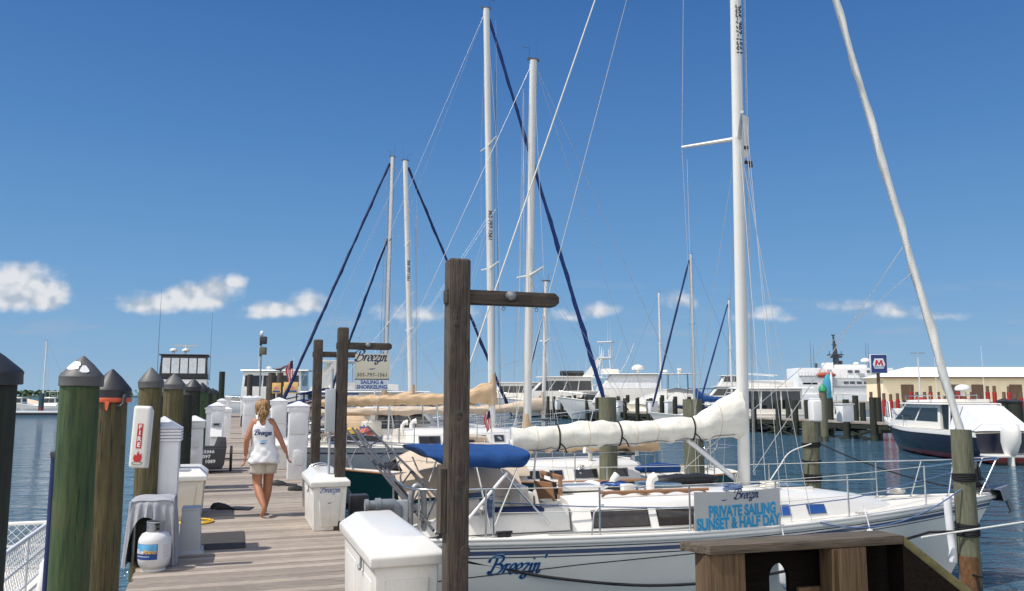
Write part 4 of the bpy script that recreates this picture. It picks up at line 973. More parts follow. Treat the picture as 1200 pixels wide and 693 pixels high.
def sail_cover(root, x0, x1, z0, z1, hs0, hs1, m_, ties=(), wd=.14, name='sail_cover', hump=.25, seed=2, tie_m='ropeb', lin=False):
    """a boom with its flaked sail under canvas; x0 mast end, x1 aft end"""
    rg = random.Random(seed); mb = MB(); rings = []; N_ = 90; K = 32; ph = [rg.uniform(0, 6) for _ in range(6)]
    for i in range(N_ + 1):
        f = i / N_; x = x0 + (x1 - x0) * f; zb = z0 + (z1 - z0) * f
        h = hs0 + (hs1 - hs0) * f + (.02 * math.sin(f * 14 + ph[2]) if lin else 0) + hump * (math.exp(-(f / .13) ** 2) if not lin else max(0, 1 - f / .2) ** .9); w = wd * (1 + .06 * math.sin(f * 9 + ph[0])) * (1 - .25 * f)
        for tf in ties:
            g = math.exp(-((f - tf) / .018) ** 2); h *= 1 - .05 * g; w *= 1 - .12 * g
        ring = []
        for k in range(K):
            a = 2 * math.pi * k / K; cz = math.sin(a); cy = math.cos(a)
            y = w * cy * (1 - .35 * max(0, cz) ** 1.5); z = zb + h * (.5 + .5 * cz)
            wk = .45 if lin else 1; wr_ = wk * (.016 * math.sin(f * 34 + 3 * a + ph[1]) + .012 * math.sin(f * 61 - 2 * a + ph[2]) + .012 * math.sin(f * 17 + 5 * a + ph[3]))
            zig = abs(((f * 11 + a * .35 + ph[5]) % 1) * 2 - 1)           # hard pleats running round the roll
            wr_ += (.034 if lin else .03) * (zig - .5) * (.35 + .65 * max(0, math.sin(f * 23 + a + ph[0])))
            if lin and f < .2: wr_ += .035 * (abs(((a * 2.2 + f * 9) % 1) * 2 - 1) - .5) * (1 - f / .2)
            if cz < -.55: z -= (.04 if lin else .05) * max(0, 1 - abs(((f * 6.3 + ph[4]) % 1) - .5) * 5) * (-cz)
            ring.append((x, y * (1 + wr_ * 3), z + wr_ * .8))
        rings.append(ring)
    mb.loft(rings); sc_ = mb.build(name, M[m_], root, ang=38)
    for tf in ties:
        i = int(tf * N_); t_ = MB(); c = Vector((0, 0, 0)); 
        pts = [Vector(p) for p in rings[i]]; cen = sum(pts, Vector()) / len(pts); pts = [cen + (p - cen) * 1.035 for p in pts]; t_.tube(pts + [pts[0]], .012, 6)
        kn = pts[int(K * .58)]; t_.tube([kn, kn + Vector((.05, -.03, -.05)), kn + Vector((.09, -.02, -.13))], .01, 5)
        t_.build('tie', M[tie_m], sc_, ang=80)
    if lin:                                                     # sewn seams and the lacing under the roll
        for tf in (.12, .4, .49, .7, .91):
            i = int(tf * N_); pts = [Vector(p) for p in rings[i]]; cen = sum(pts, Vector()) / len(pts); t_ = MB(); t_.tube([cen + (p - cen) * 1.004 for p in pts] + [cen + (pts[0] - cen) * 1.004], .005, 5); t_.build('seam', M['tan2'], sc_, ang=80)
        t_ = MB(); t_.tube([Vector(rings[i][int(K * (.70 if i % 8 < 4 else .66))]) + Vector((0, -.008, -.004)) for i in range(4, N_ - 2, 4)], .005, 5); t_.build('lacing', M['wiredark'], sc_, ang=80)
    return sc_
def lifeline_set(root, H, xs, h, m_='steel', sides=(-1, 1), inset=.05, rows=(1.0, .52), pulpit=True, pushpit=True, wire='wire'):
    for s_ in sides:
        tops = []
        for x in xs:
            p = H.railx(x, s_, -inset); q = p + Vector((0, 0, h)); w = MB(); w.tube([p, q], .0125, 8); w.lathe([(.03, p.z), (.03, p.z + .02), (.016, p.z + .03)], 10, c=(p.x, p.y)); w.build('stanchion', M[m_], root); tops.append((p, q))
        xe = H.x0 + H.L
        for fr in rows:
            pts = [p.lerp(q, fr) for p, q in tops]
            line(root, 'lifeline', pts, .0045, wire, 5)
    if pulpit:
        w = MB(); xe = H.x0 + H.L
        xb = xs[-1] + (.0); Z = H.h1 + h
        pa = [H.railx(xs[-1], -1, -inset) + Vector((0, 0, h)), H.railx(xe - .75, -1, -.03) + Vector((0, 0, h * .98)), Vector((xe - .02, -.13, H.h1 + h * .98)), Vector((xe - .02, .13, H.h1 + h * .98)), H.railx(xe - .75, 1, -.03) + Vector((0, 0, h * .98)), H.railx(xs[-1], 1, -inset) + Vector((0, 0, h))]
        w.tube(cat(pa, 5), .014, 8)
        for s_ in (-1, 1):
            w.tube([H.railx(xe - 1.35, s_, -.04), H.railx(xe - 1.15, s_, -.03) + Vector((0, 0, h))], .013, 8)
            w.tube([H.railx(xe - .5, s_, -.03), Vector((xe - .05, s_ * .13, H.h1 + h * .97))], .013, 8)
        w.build('pulpit', M[m_], root, ang=80)
    if pushpit:
        w = MB(); a = H.x0
        pa = [H.railx(xs[0], -1, -inset) + Vector((0, 0, h)), H.rail(.02, -1, -.05) + Vector((0, 0, h)), Vector((a + .08, 0, H.h0 + h)), H.rail(.02, 1, -.05) + Vector((0, 0, h)), H.railx(xs[0], 1, -inset) + Vector((0, 0, h))]
        w.tube(cat(pa, 5), .014, 8)
        for s_ in (-1, 1):
            for u in (.02, .1): w.tube([H.rail(u, s_, -.05), H.rail(u, s_, -.05) + Vector((0, 0, h))], .013, 8)
        w.build('stern_rail', M[m_], root, ang=80)
# ---------------------------------------------------------------- the charter sloop in front
BR_LOC = Vector((-0.723, 10.676, WATER)); BR_RZ = R(16.937)
br = thing('sailboat', 'white charter sloop with navy stripes, cream sail cover and blue script name on its side', 'sailboat', BR_LOC, BR_RZ, 'sailboats moored in the slips')
H = Hull(9.66, 2.64, 1.19, 1.165, 1.275, stern=.74, um=.36, p=1.58, draft=.42, rake=1.05, trans=.2, x0=-.85)
hull_parts(br, H, M['hull_breezin'], M['gelnon'], cockpit=(-.6, 1.25, .52, .5), rail_m=M['gel'], stripes=((.085, .012, M['navy']), (.120, .048, M['slate']), (.190, .012, M['navy'])))
mb = MB()                                                       # moulded gunwale band over the stripes
for s_ in (-1, 1):
    mb.tube([H.rail(u, s_, .004, -.035) for u in stations(34)], .03, 8)
mb.build('gunwale', M['gel'], br, ang=80)
side = cabin_trunk(br, H, [1.28, 1.6, 2.4, 3.4, 4.5, 5.4, 6.1, 6.6], [.72, .76, .80, .79, .70, .57, .44, .32], [.36, .375, .38, .375, .33, .26, .15, .015], M['gel'])
for (a, b) in ((1.55, 2.27), (2.42, 3.18)): 
    for s_ in (-1, 1): side_window(br, side, a, b, .24, .78, s_, M['glassbrown'], M['black'])
for (a, b) in ((4.18, 4.42), (4.76, 5.06)):
    for s_ in (-1, 1): side_window(br, side, a, b, .34, .74, s_, M['plastwin'] if 0 else M['inkmid'], M['steel'], 'portlight')
# coachroof gear
def on_roof(x): return H.sheer(H.u_at(x, 1.2)) + .41
mb = MB(); 
for i, x in enumerate((1.95, 2.3, 2.65, 3.0)): pass
pts = [(1.85 + .0, -.62, 0)]; hr = MB()
for s_ in (-1, 1):
    P_ = []
    for k in range(33):
        x = 1.75 + 1.5 * k / 32; P_.append((x, s_ * .66, on_roof(x) - .015 + .045 * abs(math.sin(k / 32 * math.pi * 5)) ** .5))
    hr.tube(P_, .016, 6); hr.tube([(1.72, s_ * .66, on_roof(2) + .035), (3.28, s_ * .66, on_roof(3) + .035)], .02, 8)
hr.build('handrail', M['teak'], br, ang=80)
mb = MB(); mb.box((1.62, 0, on_roof(1.6) + .045), (.62, .62, .05)); mb.build('hatch_slide', M['gel'], br, bev=.015)
mb = MB(); mb.box((1.30, -.36, 1.47), (.045, .05, .62)); mb.box((1.30, .36, 1.47), (.045, .05, .62)); mb.box((1.3, 0, 1.79), (.05, .78, .05)); mb.build('companionway_frame', M['teak'], br, bev=.006)
mb = MB(); mb.box((1.255, 0, 1.42), (.02, .62, .6)); mb.build('companionway_opening', M['black'], br)
mb = MB(); mb.slab([(1.20, -.62, 1.25), (1.1, -.6, 1.76), (1.02, -.16, 1.74), (1.14, -.2, 1.25)], .02); mb.build('door_board', M['teak'], br, bev=.004)
mb = MB(); mb.tube([(2.62, -.28, on_roof(2.6) + .0), (2.62, -.28, on_roof(2.6) + .1), (2.64, -.28, on_roof(2.6) + .15), (2.70, -.28, on_roof(2.6) + .18)], [.06, .055, .06, .065], 12); mb.build('dorade_vent', M['gel'], br, ang=60)
mb = MB(); mb.tube([(2.3, .2, on_roof(2.3)), (2.3, .2, on_roof(2.3) + .1), (2.36, .2, on_roof(2.3) + .16)], [.06, .055, .065], 12); mb.build('dorade_vent', M['gel'], br, ang=60); mb = MB(); mb.box((2.25, -.35, on_roof(2.2) + .05), (.16, .12, .1)); mb.build('vent_box', M['gel'], br, bev=.01)
mb = MB(); mb.lathe([(.05, 0), (.052, .05), (.075, .06), (.07, .09), (.045, .1), (.06, .12), (.001, .125)], 16, M=T(2.35, -.55, on_roof(2.3) - .02)); mb.build('winch', M['steel'], br)
mb = MB(); mb.box((4.95, 0, on_roof(4.9) - .075), (.55, .52, .05)); mb.build('fore_hatch', M['gel'], br, bev=.012); mb = MB(); mb.box((4.95, 0, on_roof(4.9) - .045), (.45, .42, .02)); mb.build('hatch_glass', M['glass'], br)
mb = MB(); mb.box((2.9, .05, on_roof(2.9) + .04), (.5, .46, .05)); mb.build('mid_hatch', mat('smoke_hatch', (.12, .2, .26), .15), br, bev=.012)
# rolled dark sun cover lying forward on the coachroof
mb = MB(); rings = []
for i in range(15):
    f = i / 14; x = 2.98 + 1.0 * f; rr_ = .085 * (1 - abs(2 * f - 1) ** 5 * .75)
    rings.append([(x, .28 + 1.9 * rr_ * math.cos(a), on_roof(x) + .06 + rr_ * math.sin(a) * (1 + .1 * math.sin(f * 21))) for a in [2 * math.pi * k / 14 for k in range(14)]])
mb.loft(rings); mb.build('dark_cover_roll', M['black'], br, ang=70)
# mast, boom, vang, stays
MZ0, MZ1, MX = 1.52, 15.4, 4.25
mast, mx = mast_parts(br, MX, MZ0, MZ1, .074, 'mastw', rake=.019, spreaders=((.375, .86), (.70, .7)), sweep=.48, H=H, chain=[(4.2, 1.16, 1.17)], wire='wire', wr=.004)
for s_ in (-1, 1): line(br, 'shroud', [(4.55, s_ * 1.1, 1.18), (mx(6.6), s_ * .05, 6.6)], .004, 'wire', 5)
mb = MB(); mb.tube([(mx(6.0) + .11, -.03, 6.35), (mx(6.0) + .2, -.03, 6.35), (mx(6) + .2, -.03, 6.28)], .03, 8); mb.tube([(mx(6.0) + .1, -.03, 6.58), (mx(6.0) + .17, -.03, 6.58)], .025, 8); mb.build('steaming_light', M['blackplas'], mast)
mb = MB(); mb.slab([(mx(7) + .08, -.02, 7.1), (mx(7) + .18, -.02, 7.06), (mx(7) + .16, -.02, 6.45), (mx(7) + .06, -.02, 6.4)], .03); mb.build('radar_bracket', M['mastw'], mast)
for k, yy_ in enumerate((-.05, .03)): line(mast, 'halyard', [(MX + .15 + .03 * k, yy_, 1.7), (mx(15) + .13 + .03 * k, yy_, 15.2)], .0055, 'rope' if k else 'wire', 5)
mb = MB(); mb.box((MX, 0, MZ0 + .02), (.34, .26, .06)); mb.build('mast_step', M['alug'], mast, bev=.01)
w = MB()                                                        # coiled lines hanging at the mast foot
for k in range(5): w.tube([(MX - .16 + .03 * math.sin(a + k), -.13 + .02 * k, 1.68 + .11 * math.sin(a) - .02 * k) for a in [i * math.pi / 8 for i in range(17)]], .008, 5)
w.tube([(MX - .2, -.1, 1.6), (MX - .35, -.2, 1.58), (MX - .2, -.25, 1.57), (MX + .1, -.2, 1.58)], .01, 5)
w.build('line_coil', M['rope'], mast, ang=80)
q = MB()                                                        # lettering running down the mast, readable from the dock
Mm = lambda z: T(mx(z), -.084, z) @ RX(R(90)) @ RZ(R(-90))
z_ = 8.55
lettering(q, text_faces('305-797-1561', .14, bold=.003, spacing=1.02), T(mx(8.3) - .0, -.072, 8.43) @ RX(R(90)) @ RZ(R(-90)), th=.003); q.build('phone_number', M['inkdark'], mast)
q = MB(); vs, fs, w = script_faces('Breezin', .165, thick=.25, thin=.1); lettering(q, (vs, fs), T(mx(9.6) - .06, -.072, 9.55) @ RX(R(90)) @ RZ(R(-90)), th=.003); q.build('script_name', M['inkmid'], mast)
bm_ = MB(); bm_.tube([(MX - .12, 0, 2.30), (.72, 0, 2.20)], .055, 12); boom = bm_.build('boom', M['alu'], br, ang=60)
sail_cover(br, MX - .02, .74, 2.26, 2.10, .31, .33, 'canvas', ties=(.24, .56, .82), hump=.40, wd=.15, seed=5, lin=True)
line(br, 'vang', [(MX - .9, 0, 2.22), (MX - .1, 0, 1.62)], .035, 'alu', 10)
line(br, 'mainsheet', [(1.1, 0, 2.15), (1.05, 0, 1.75)], .012, 'rope')
HEAD = Vector((mx(MZ1), 0, MZ1))
line(br, 'backstay', [HEAD + Vector((-.12, 0, 0)), (-.35, .0, 1.75)], .011, 'rope'); 
line(br, 'topping_lift', [HEAD + Vector((-.1, 0, -.05)), (.74, 0, 2.3)], .005, 'rope', 5)
furled(br, 'furled_jib', (8.40, 0, 1.62), tuple(Vector((8.40, 0, 1.62)).lerp(HEAD, .985)), .062, .04, 'furl', 3)
line(br, 'forestay', [(8.57, 0, 1.3), HEAD], .006, 'wire')
mb = MB(); mb.lathe([(.03, 0), (.11, .01), (.12, .03), (.05, .05), (.05, .11), (.12, .13), (.11, .15), (.03, .16)], 18, M=T(8.50, 0, 1.38) @ RY(R(-16))); mb.build('furling_drum', M['black'], br)
w = MB(); w.tube([(8.47, -.06, 1.5), (8.43, -.1, 1.65), (8.42, -.06, 1.8), (8.36, -.09, 1.7), (8.4, -.07, 1.5)], .03, 7); w.build('dark_wrap', M['black'], br)
# anchor on the stem
mb = MB(); mb.tube([(8.35, 0, 1.36), (9.05, 0, 1.33)], .03, 8); mb.add([(8.72, -.2, 1.36), (9.12, -.02, 1.44), (9.18, 0, 1.22), (8.8, -.18, 1.18), (8.72, .2, 1.36), (9.12, .02, 1.44), (8.8, .18, 1.18)], [(0, 1, 2, 3), (4, 5, 2, 6), (0, 1, 5, 4), (3, 2, 6)])
mb.tube([(9.0, 0, 1.35), (9.16, 0, 1.0), (9.08, 0, .98)], [.05, .045, .02], 6); mb.build('anchor', M['galv'], br)
mb = MB(); mb.box((8.72, 0, 1.3), (.5, .16, .05)); mb.build('bow_roller', M['steel'], br, bev=.008)
lifeline_set(br, H, [.2, 1.48, 2.66, 3.98, 5.28, 6.95], .58, wire='rope')
# banner lashed to the lifelines
bn = thing('banner', 'grey vinyl charter banner with cyan lettering lashed along the sloop\'s lifelines', 'banner', BR_LOC, BR_RZ)
pa, pb_ = H.railx(2.68, -1, -.02), H.railx(3.99, -1, -.02)
def bpt(u, v):
    p = pa.lerp(pb_, u); return Vector((p.x, p.y - .045 - .012 * math.sin(u * 9) * (1 - v) - .015 * math.sin(math.pi * u), p.z + .03 + (.47) * v - .018 * math.sin(math.pi * u) * v))
mb = MB(); mb.grid(bpt, 26, 8); mb.build('sheet', M['banner'], bn, solid=.003)
def bmap(W_):
    ln = (pb_ - pa).length
    def w(p, th): q_ = bpt(p.x / ln + .5, p.z); return Vector((q_.x, q_.y - .004 - th, q_.z))
    return w
bw = bmap(1)
def btext(txt, size, cx, v, m_, bold, hgt=.47, th=.002, name='lettering', sxx=1.0):
    q = MB(); vf = text_faces(txt, size, bold=bold, sx=sxx); 
    vf = ([Vector((v_.x, v_.y, 0)) for v_ in vf[0]], vf[1])
    Mx = Matrix(((1, 0, 0, cx), (0, 0, -1, 0), (0, 1 / hgt, 0, v), (0, 0, 0, 1)))
    vs = [bw(Mx @ a, th) for a in vf[0]]; q.add(vs, vf[1]); q.build(name, M[m_], bn)
btext('PRIVATE SAILING', .19, .06, .47, 'inkpale', .012, th=.001, sxx=.71); btext('PRIVATE SAILING', .19, .06, .47, 'inkcyan', .007, th=.0025, sxx=.71)
btext('SUNSET & HALF DAY', .19, .0, .15, 'inkpale', .012, th=.001, sxx=.71); btext('SUNSET & HALF DAY', .19, .0, .15, 'inkcyan', .007, th=.0025, sxx=.71)
vs, fs, w = script_faces('Breezin', .068, thick=.27, thin=.11); q = MB(); q.add([bw(Vector((v_.x + .12, 0, .8 + v_.y / .47)), .002) for v_ in vs], fs); q.build('script_name', M['inkblue'], bn)
vs, fs = SWOOSH(.05); q = MB(); q.add([bw(Vector((v_.x - .22, 0, .78 + v_.y / .47)), .002) for v_ in vs], fs); q.build('wave_mark', M['inkmid'], bn)
# lettering on the hull
def hull_warp(H_, s_=-1):
    def w(p, th): y = H_.yx(p.x, p.z); return Vector((p.x, s_ * (y + .004 + th), p.z))
    return w
hw = hull_warp(H)
vs, fs, w = script_faces("Breezin'", .110, thick=.38, thin=.2); q = MB(); q.add([hw(Vector((v_.x + .45, 0, .80 + v_.y)), 0) for v_ in vs], fs); q.build('name_outline', M['inkpale'], br)
vs, fs, w = script_faces("Breezin'", .110, thick=.27, thin=.1); q = MB(); q.add([hw(Vector((v_.x + .45, 0, .80 + v_.y)), .003) for v_ in vs], fs); q.build('script_name', M['inkblue'], br)
# boarding gate hoops on the side deck
for x in (1.38, 2.72):
    p = H.railx(x, -1, -.06); w = MB(); w.tube([p, p + Vector((.02, 0, .28)), p + Vector((.08, 0, .36)), p + Vector((.3, 0, .36)), p + Vector((.36, 0, .3)), p + Vector((.36, 0, 0))] if x > 2 else [p, p + Vector((.03, 0, .28)), p + Vector((.1, 0, .35)), p + Vector((.16, 0, .37))], .012, 8); w.build('gate_hoop', M['steel'], br, ang=80)
# cockpit: coamings, wheel, cushions, winches, tan dodger cloth, blue bimini
mb = MB()
for s_ in (-1, 1): mb.loft([[(x, s_ * .56, 1.2), (x, s_ * .86, 1.2), (x, s_ * .78, 1.2 + h), (x, s_ * .6, 1.2 + h)] for x, h in ((-.75, .1), (-.3, .2), (.6, .24), (1.25, .3))])
mb.build('coaming', M['gel'], br, bev=.02)
mb = MB(); mb.box((.62, -.7, 1.455), (.6, .26, .05)); mb.build('cushion', M['bluecloth'], br, bev=.015)
for x, s_ in ((.18, -1), (.18, 1)):
    mb = MB(); mb.lathe([(.07, 0), (.072, .06), (.1, .075), (.09, .11), (.06, .12), (.06, .17), (.085, .19), (.001, .2)], 18, M=T(x, s_ * .7, 1.41)); mb.build('winch', M['steel'], br)
w = MB(); w.tube([(.18 + .02 * k, -.83 + .04 * math.sin(a), 1.5 + .1 * math.cos(a)) for k in range(5) for a in [i * math.pi / 6 for i in range(12)]], .008, 5); w.build('line_coil', M['ropeblue'], br, ang=80)
w = MB(); w.tube([(-.05, .3 * math.cos(a), 1.62 + .3 * math.sin(a)) for a in [i * math.pi / 14 for i in range(29)]], .014, 6); w.tube([(-.05, -.3, 1.62), (-.05, .3, 1.62)], .01, 6); w.tube([(-.05, 0, 1.92), (-.05, 0, .9)], .03, 8); w.build('steering_wheel', M['steel'], br, ang=80)
mb = MB(); mb.box((.95, .32, 1.50), (.12, .5, .28)); mb.build('seat_back', M['gel'], br, bev=.02)
mb = MB(); mb.grid(lambda u, v: (-.65 + 1.75 * u, .52 + .5 * v, 1.42 + .34 * math.sin(min(1, v * 1.2) * 1.45) + .1 * math.sin(u * 3.1) + .012 * math.sin(u * 13 + 4 * v)), 22, 12); mb.build('side_cloth', M['tan2'], br, ang=80, solid=.006)
# folded blue bimini over the cockpit
mb = MB(); NN, KK = 26, 20; rings = []; rg = random.Random(8)
for i in range(NN + 1):
    f = i / NN; x = -.55 + 1.27 * f; top = 2.21 + .01 * math.sin(f * 5); e = min(1, f / .22); e2 = min(1, (1 - f) / .08)
    hh = (.025 + .17 * e ** .9) * (.45 + .55 * e2 ** .5)
    ring = []
    for k in range(KK):
        a = 2 * math.pi * k / KK; cy, cz = math.cos(a), math.sin(a)
        yy_ = .92 * (abs(cy) ** .25) * (1 if cy > 0 else -1); zz = top - hh / 2 + hh / 2 * (abs(cz) ** .3) * (1 if cz > 0 else -1)
        ws = .012 * math.sin(f * 11 + k * .3) + .008 * math.sin(f * 27 + k)
        ring.append((x, yy_ * (1 - .03 * (1 - e2)) + ws * .6, zz - .05 * (yy_ / .92) ** 2 + ws * .5))
    rings.append(ring)
mb.loft(rings); mb.build('bimini', M['blue'], br, ang=75)
for s_ in (-1, 1):
    for (xa, xb) in ((-.42, -.1), (.05, .2), (.3, .95), (.58, .25)):
        w = MB(); w.tube([(xb, s_ * .92, 1.3), (xa, s_ * .86, 2.0)], .0125, 8); w.build('bimini_bow', M['steel'], br)
w = MB(); w.tube([(-.12, -.98, 1.36), (.42, -.9, 1.92)], .02, 8); w.build('white_strut', M['white'], br)
# small dark deck hardware along the near side
for x in (.35, -.35): 
    p = H.railx(x, -1, -.14); mb = MB(); mb.box((p.x, p.y, p.z + .03), (.16, .05, .03)); mb.tube([(p.x - .04, p.y, p.z), (p.x - .04, p.y, p.z + .06)], .02, 6); mb.tube([(p.x + .04, p.y, p.z), (p.x + .04, p.y, p.z + .06)], .02, 6); mb.tube([(p.x - .1, p.y, p.z + .07), (p.x + .1, p.y, p.z + .07)], .016, 6); mb.build('cleat', M['black'], br)
mb = MB(); mb.tube([H.railx(x, -1, -.22, .03) for x in (.9, 1.6, 2.4, 3.2, 4.0)], .014, 6); mb.build('jib_track', M['galv'], br)
# fender tied in the pulpit area, hanging by the piling
def fender(label, loc, L_, r_, rot=(0, 0, 0), m_='vinyl'):
    t = thing('fender', label, 'fender', loc, rot=rot, group='boat fenders'); mb = MB()
    mb.lathe([(.015, -L_ / 2 - .05), (.03, -L_ / 2 - .03), (r_ * .6, -L_ / 2 + .01), (r_, -L_ / 2 + r_), (r_, L_ / 2 - r_), (r_ * .6, L_ / 2 - .01), (.03, L_ / 2 + .03), (.015, L_ / 2 + .05)], 18); mb.build('body', M[m_], t, ang=50)
    mb = MB(); mb.tube([(0, 0, L_ / 2), (0, .02, L_ / 2 + .35)], .008, 6); mb.build('lanyard', M['rope'], t)
# the white cloth sleeve hanging beside the bow piling
c_ = at(1117, 620, 11.25); t = thing('chafe_sleeve', 'white cloth sleeve hanging beside the bow piling', 'sleeve', c_)
mb = MB(); mb.loft([[(x + w_ * math.cos(a), .05 * math.sin(a), z) for a in [2 * math.pi * k / 10 for k in range(10)]] for x, w_, z in ((-.05, .05, .42), (-.055, .05, .3), (-.04, .052, .0), (-.02, .05, -.3), (-.03, .066, -.40), (-.03, .056, -.43))]); mb.build('cloth', M['shirt'], t, ang=70)

# towel drying on the coachroof, water jug, coiled sheets
t = thing('towel', 'blue and white towel thrown over the sloop\'s coachroof', 'towel', BR_LOC, BR_RZ)
mb = MB(); mb.grid(lambda u, v: (1.75 + .55 * u, -.15 + .5 * v + .05 * math.sin(u * 5), on_roof(2.0) + .04 + .02 * math.sin(u * 11 + v * 3) + .03 * math.sin(v * 9)), 14, 12); mb.build('white_part', M['shirt'], t, ang=80, solid=.008)
mb = MB(); mb.grid(lambda u, v: (2.05 + .34 * u, -.3 + .42 * v, on_roof(2.1) + .075 + .02 * math.sin(u * 9 + v * 6)), 10, 10); mb.build('blue_part', M['inkmid'], t, ang=80, solid=.008)
for (x, y, z, m_) in ((1.05, -.66, 1.47, 'rope'), (.45, .62, 1.46, 'ropeblue'), (-.25, -.7, 1.36, 'rope'), (3.75, -.5, on_roof(3.7) - .02, 'ropeblue'), (4.5, -.25, on_roof(4.5) - .04, 'rope'), (7.0, .1, 1.33, 'rope')):
    mb = MB(); mb.tube([(x + (.12 + .02 * math.sin(a * .7)) * math.cos(a), y + .11 * math.sin(a), z + .012 + .003 * a) for a in [i * math.pi / 6 for i in range(44)]], .009, 5); mb.build('line_coil', M[m_], br, ang=80)
for (x, s_) in ((3.5, -1), (5.6, -1), (7.6, -1), (1.4, 1), (3.6, 1)):
    p = H.railx(x, s_, -.13); mb = MB(); mb.box((p.x, p.y, p.z + .035), (.2, .03, .02)); mb.tube([(p.x - .03, p.y, p.z), (p.x - .03, p.y, p.z + .035)], .012, 6); mb.tube([(p.x + .03, p.y, p.z), (p.x + .03, p.y, p.z + .035)], .012, 6); mb.build('cleat', M['steel'], br)
line(br, 'jib_sheet', [(8.2, -.1, 1.7), (5.5, -.75, 1.42), (3.9, -.95, 1.36), (1.4, -.85, 1.48), (.2, -.72, 1.56)], .008, 'ropeblue')
line(br, 'flag_halyard', [(3.95, -.85, 6.6), (4.1, -1.1, 1.25)], .003, 'rope', 5); line(br, 'flag_halyard', [(3.95, .85, 6.6), (4.1, 1.1, 1.25)], .003, 'rope', 5)
# ---------------------------------------------------------------- pilings and mooring lines round the slips
def banded(t, r, bands):
    for z, n in bands:
        mb = MB()
        for k in range(n): mb.tube([((r * 1.06) * math.cos(a), (r * 1.06) * math.sin(a), z + .022 * k + .012 * math.sin(a + k)) for a in [2 * math.pi * i / 18 for i in range(19)]], .014, 6)
        mb.build('rope_turns', M['ropeb'], t, ang=80)
p = at(1127, 520, 11.2); t = piling('bow piling with two black rope wraps and rusty orange tidal stain, right foreground', p.x, p.y, .130, 1.28, 'pilegrey', None, 41)
banded(t, .134, ((.62, 4), (-.1, 7)))
mb = MB(); pile_mesh(.153, -.95, -.42, 41, taper=0.02).f; s5 = pile_mesh(.137, -1.02, -.38, 43, taper=.0); s5.build('tidal_stain', M['pilerust'], t, ang=60)
mb = MB(); mb.tube([(-.05, -.145, -.6), (.02, -.152, -.62), (.09, -.14, -.63)], .012, 6); mb.tube([(.0, -.152, -.62), (.02, -.155, -.75), (.04, -.152, -.85)], .01, 6); mb.build('old_strap', M['ropeb'], t)
BOWP = Vector((p.x, p.y, 0))
p = at(951, 540, 14.6); t = piling('grey piling behind the sloop\'s foredeck with black rope turns at its foot', p.x, p.y, .142, 1.27, 'pilegrey', None, 42); banded(t, .147, ((.86, 3), (.6, 1), (.26, 5))); MIDP = Vector((p.x, p.y, 0))
for i, (px, Y, r, top, m_, lb) in enumerate(((712, 17.5, .19, 1.70, 'pilegrey', 'thick grey piling behind the boom where the blue furled jib comes down'), (812, 17.2, .2, 1.66, 'pilegrey', 'grey green piling just left of the sloop\'s mast, behind the sail cover'), (690, 27, .15, .9, 'pilerust', 'slim rusty brown piling between the boats under the boom'), (1011, 60, .2, 1.2, 'piledark', 'dark piling at the near corner of the far dock'))):
    p = at(px, 480, Y); piling(lb, p.x, p.y, r, top, m_, None, 50 + i)
bw_ = lambda v: T(*BR_LOC) @ RZ(BR_RZ) @ Vector(v)
def rope(label, pts, r, m_, grp='mooring lines'):
    mb = MB(); mb.tube(pts, r, 7); o = mb.build('mooring_line', M[m_], ang=80); tag(o, label, 'rope', grp); return o
rope('heavy black mooring rope sagging along the sloop\'s side from stern to bow piling', [bw_(v) for v in cat([(-.3, -1.06, .99), (.3, -1.12, .86), (.9, -1.26, .74), (2.0, -1.42, .62), (3.2, -1.44, .62), (4.6, -1.42, .76), (6.2, -1.35, 1.02)], 6)] + [BOWP + Vector((-.12, -.12, -.05))], .018, 'ropeb')
rope('thin dark line stretched along the sloop\'s side under the name', [bw_(v) for v in ((-.5, -1.3, .80), (1.2, -1.38, .90), (3.3, -1.46, .98))], .007, 'ropeb')
rope('white line running across the bow piling to the right edge', [at(1080, 630, 9.0), at(1200, 612, 9.6), at(1300, 596, 10)], .011, 'rope')
rope('black rope from the piling behind the foredeck to the sloop\'s pulpit', sag(MIDP + Vector((.12, -.1, .9)), bw_((8.3, 0, 1.36)), .1), .012, 'ropeb')
rope('blue grey line from the bow piling back along the sloop\'s side deck', sag(BOWP + Vector((-.1, -.1, .5)), bw_((4.6, -1.1, 1.2)), .25), .009, 'ropeblue')
rope('white line from the piling behind the foredeck down to the sloop\'s deck', cat([MIDP + Vector((-.05, -.16, .9)), at(926, 530, 14.4), at(914, 546, 14.2), at(893, 578, 13.9)], 5), .011, 'rope')
rope('long pale line slanting from the sloop\'s mast up to the furled jib', [bw_((4.4, 0, 1.75)), bw_((7.3, 0, 5.2))], .006, 'rope')
rope('second pale line slanting higher from the boom end of the mast', [bw_((3.2, 0, 1.75)), bw_((7.6, 0, 4.9))], .005, 'rope')

# ---------------------------------------------------------------- timber handrail in the right foreground
P0 = at(832, 640, 3.80); P1 = at(1059, 628, 4.08); dv = P1 - P0; rzz = math.atan2(dv.y, dv.x); LN = Vector((dv.x, dv.y)).length; zc = P0.z
hrl = thing('timber_handrail', 'brown timber stair handrail with grey cap and dark panel, right foreground', 'handrail', (P0.x, P0.y, 0), rzz)
mb = MB()
poly = [(-.0, 0), (LN, -.0), (LN - .01, .17), (-.075, .155)]
mb.prism(poly, zc - .042, zc); mb.build('cap', M['railcap'], hrl, bev=.006)
mb = MB(); mb.box((.09, .075, (zc - .044) / 2), (.2, .11, zc - .044)); mb.build('post', M['railpost'], hrl, bev=.005)
mb = MB(); mb.box((.74, .02, (zc - .044) / 2), (.19, .04, zc - .044)); mb.box((.66, .05, (zc - .044) / 2), (.04, .10, zc - .044 - .004)); mb.build('post', M['railpost'], hrl, bev=.005)
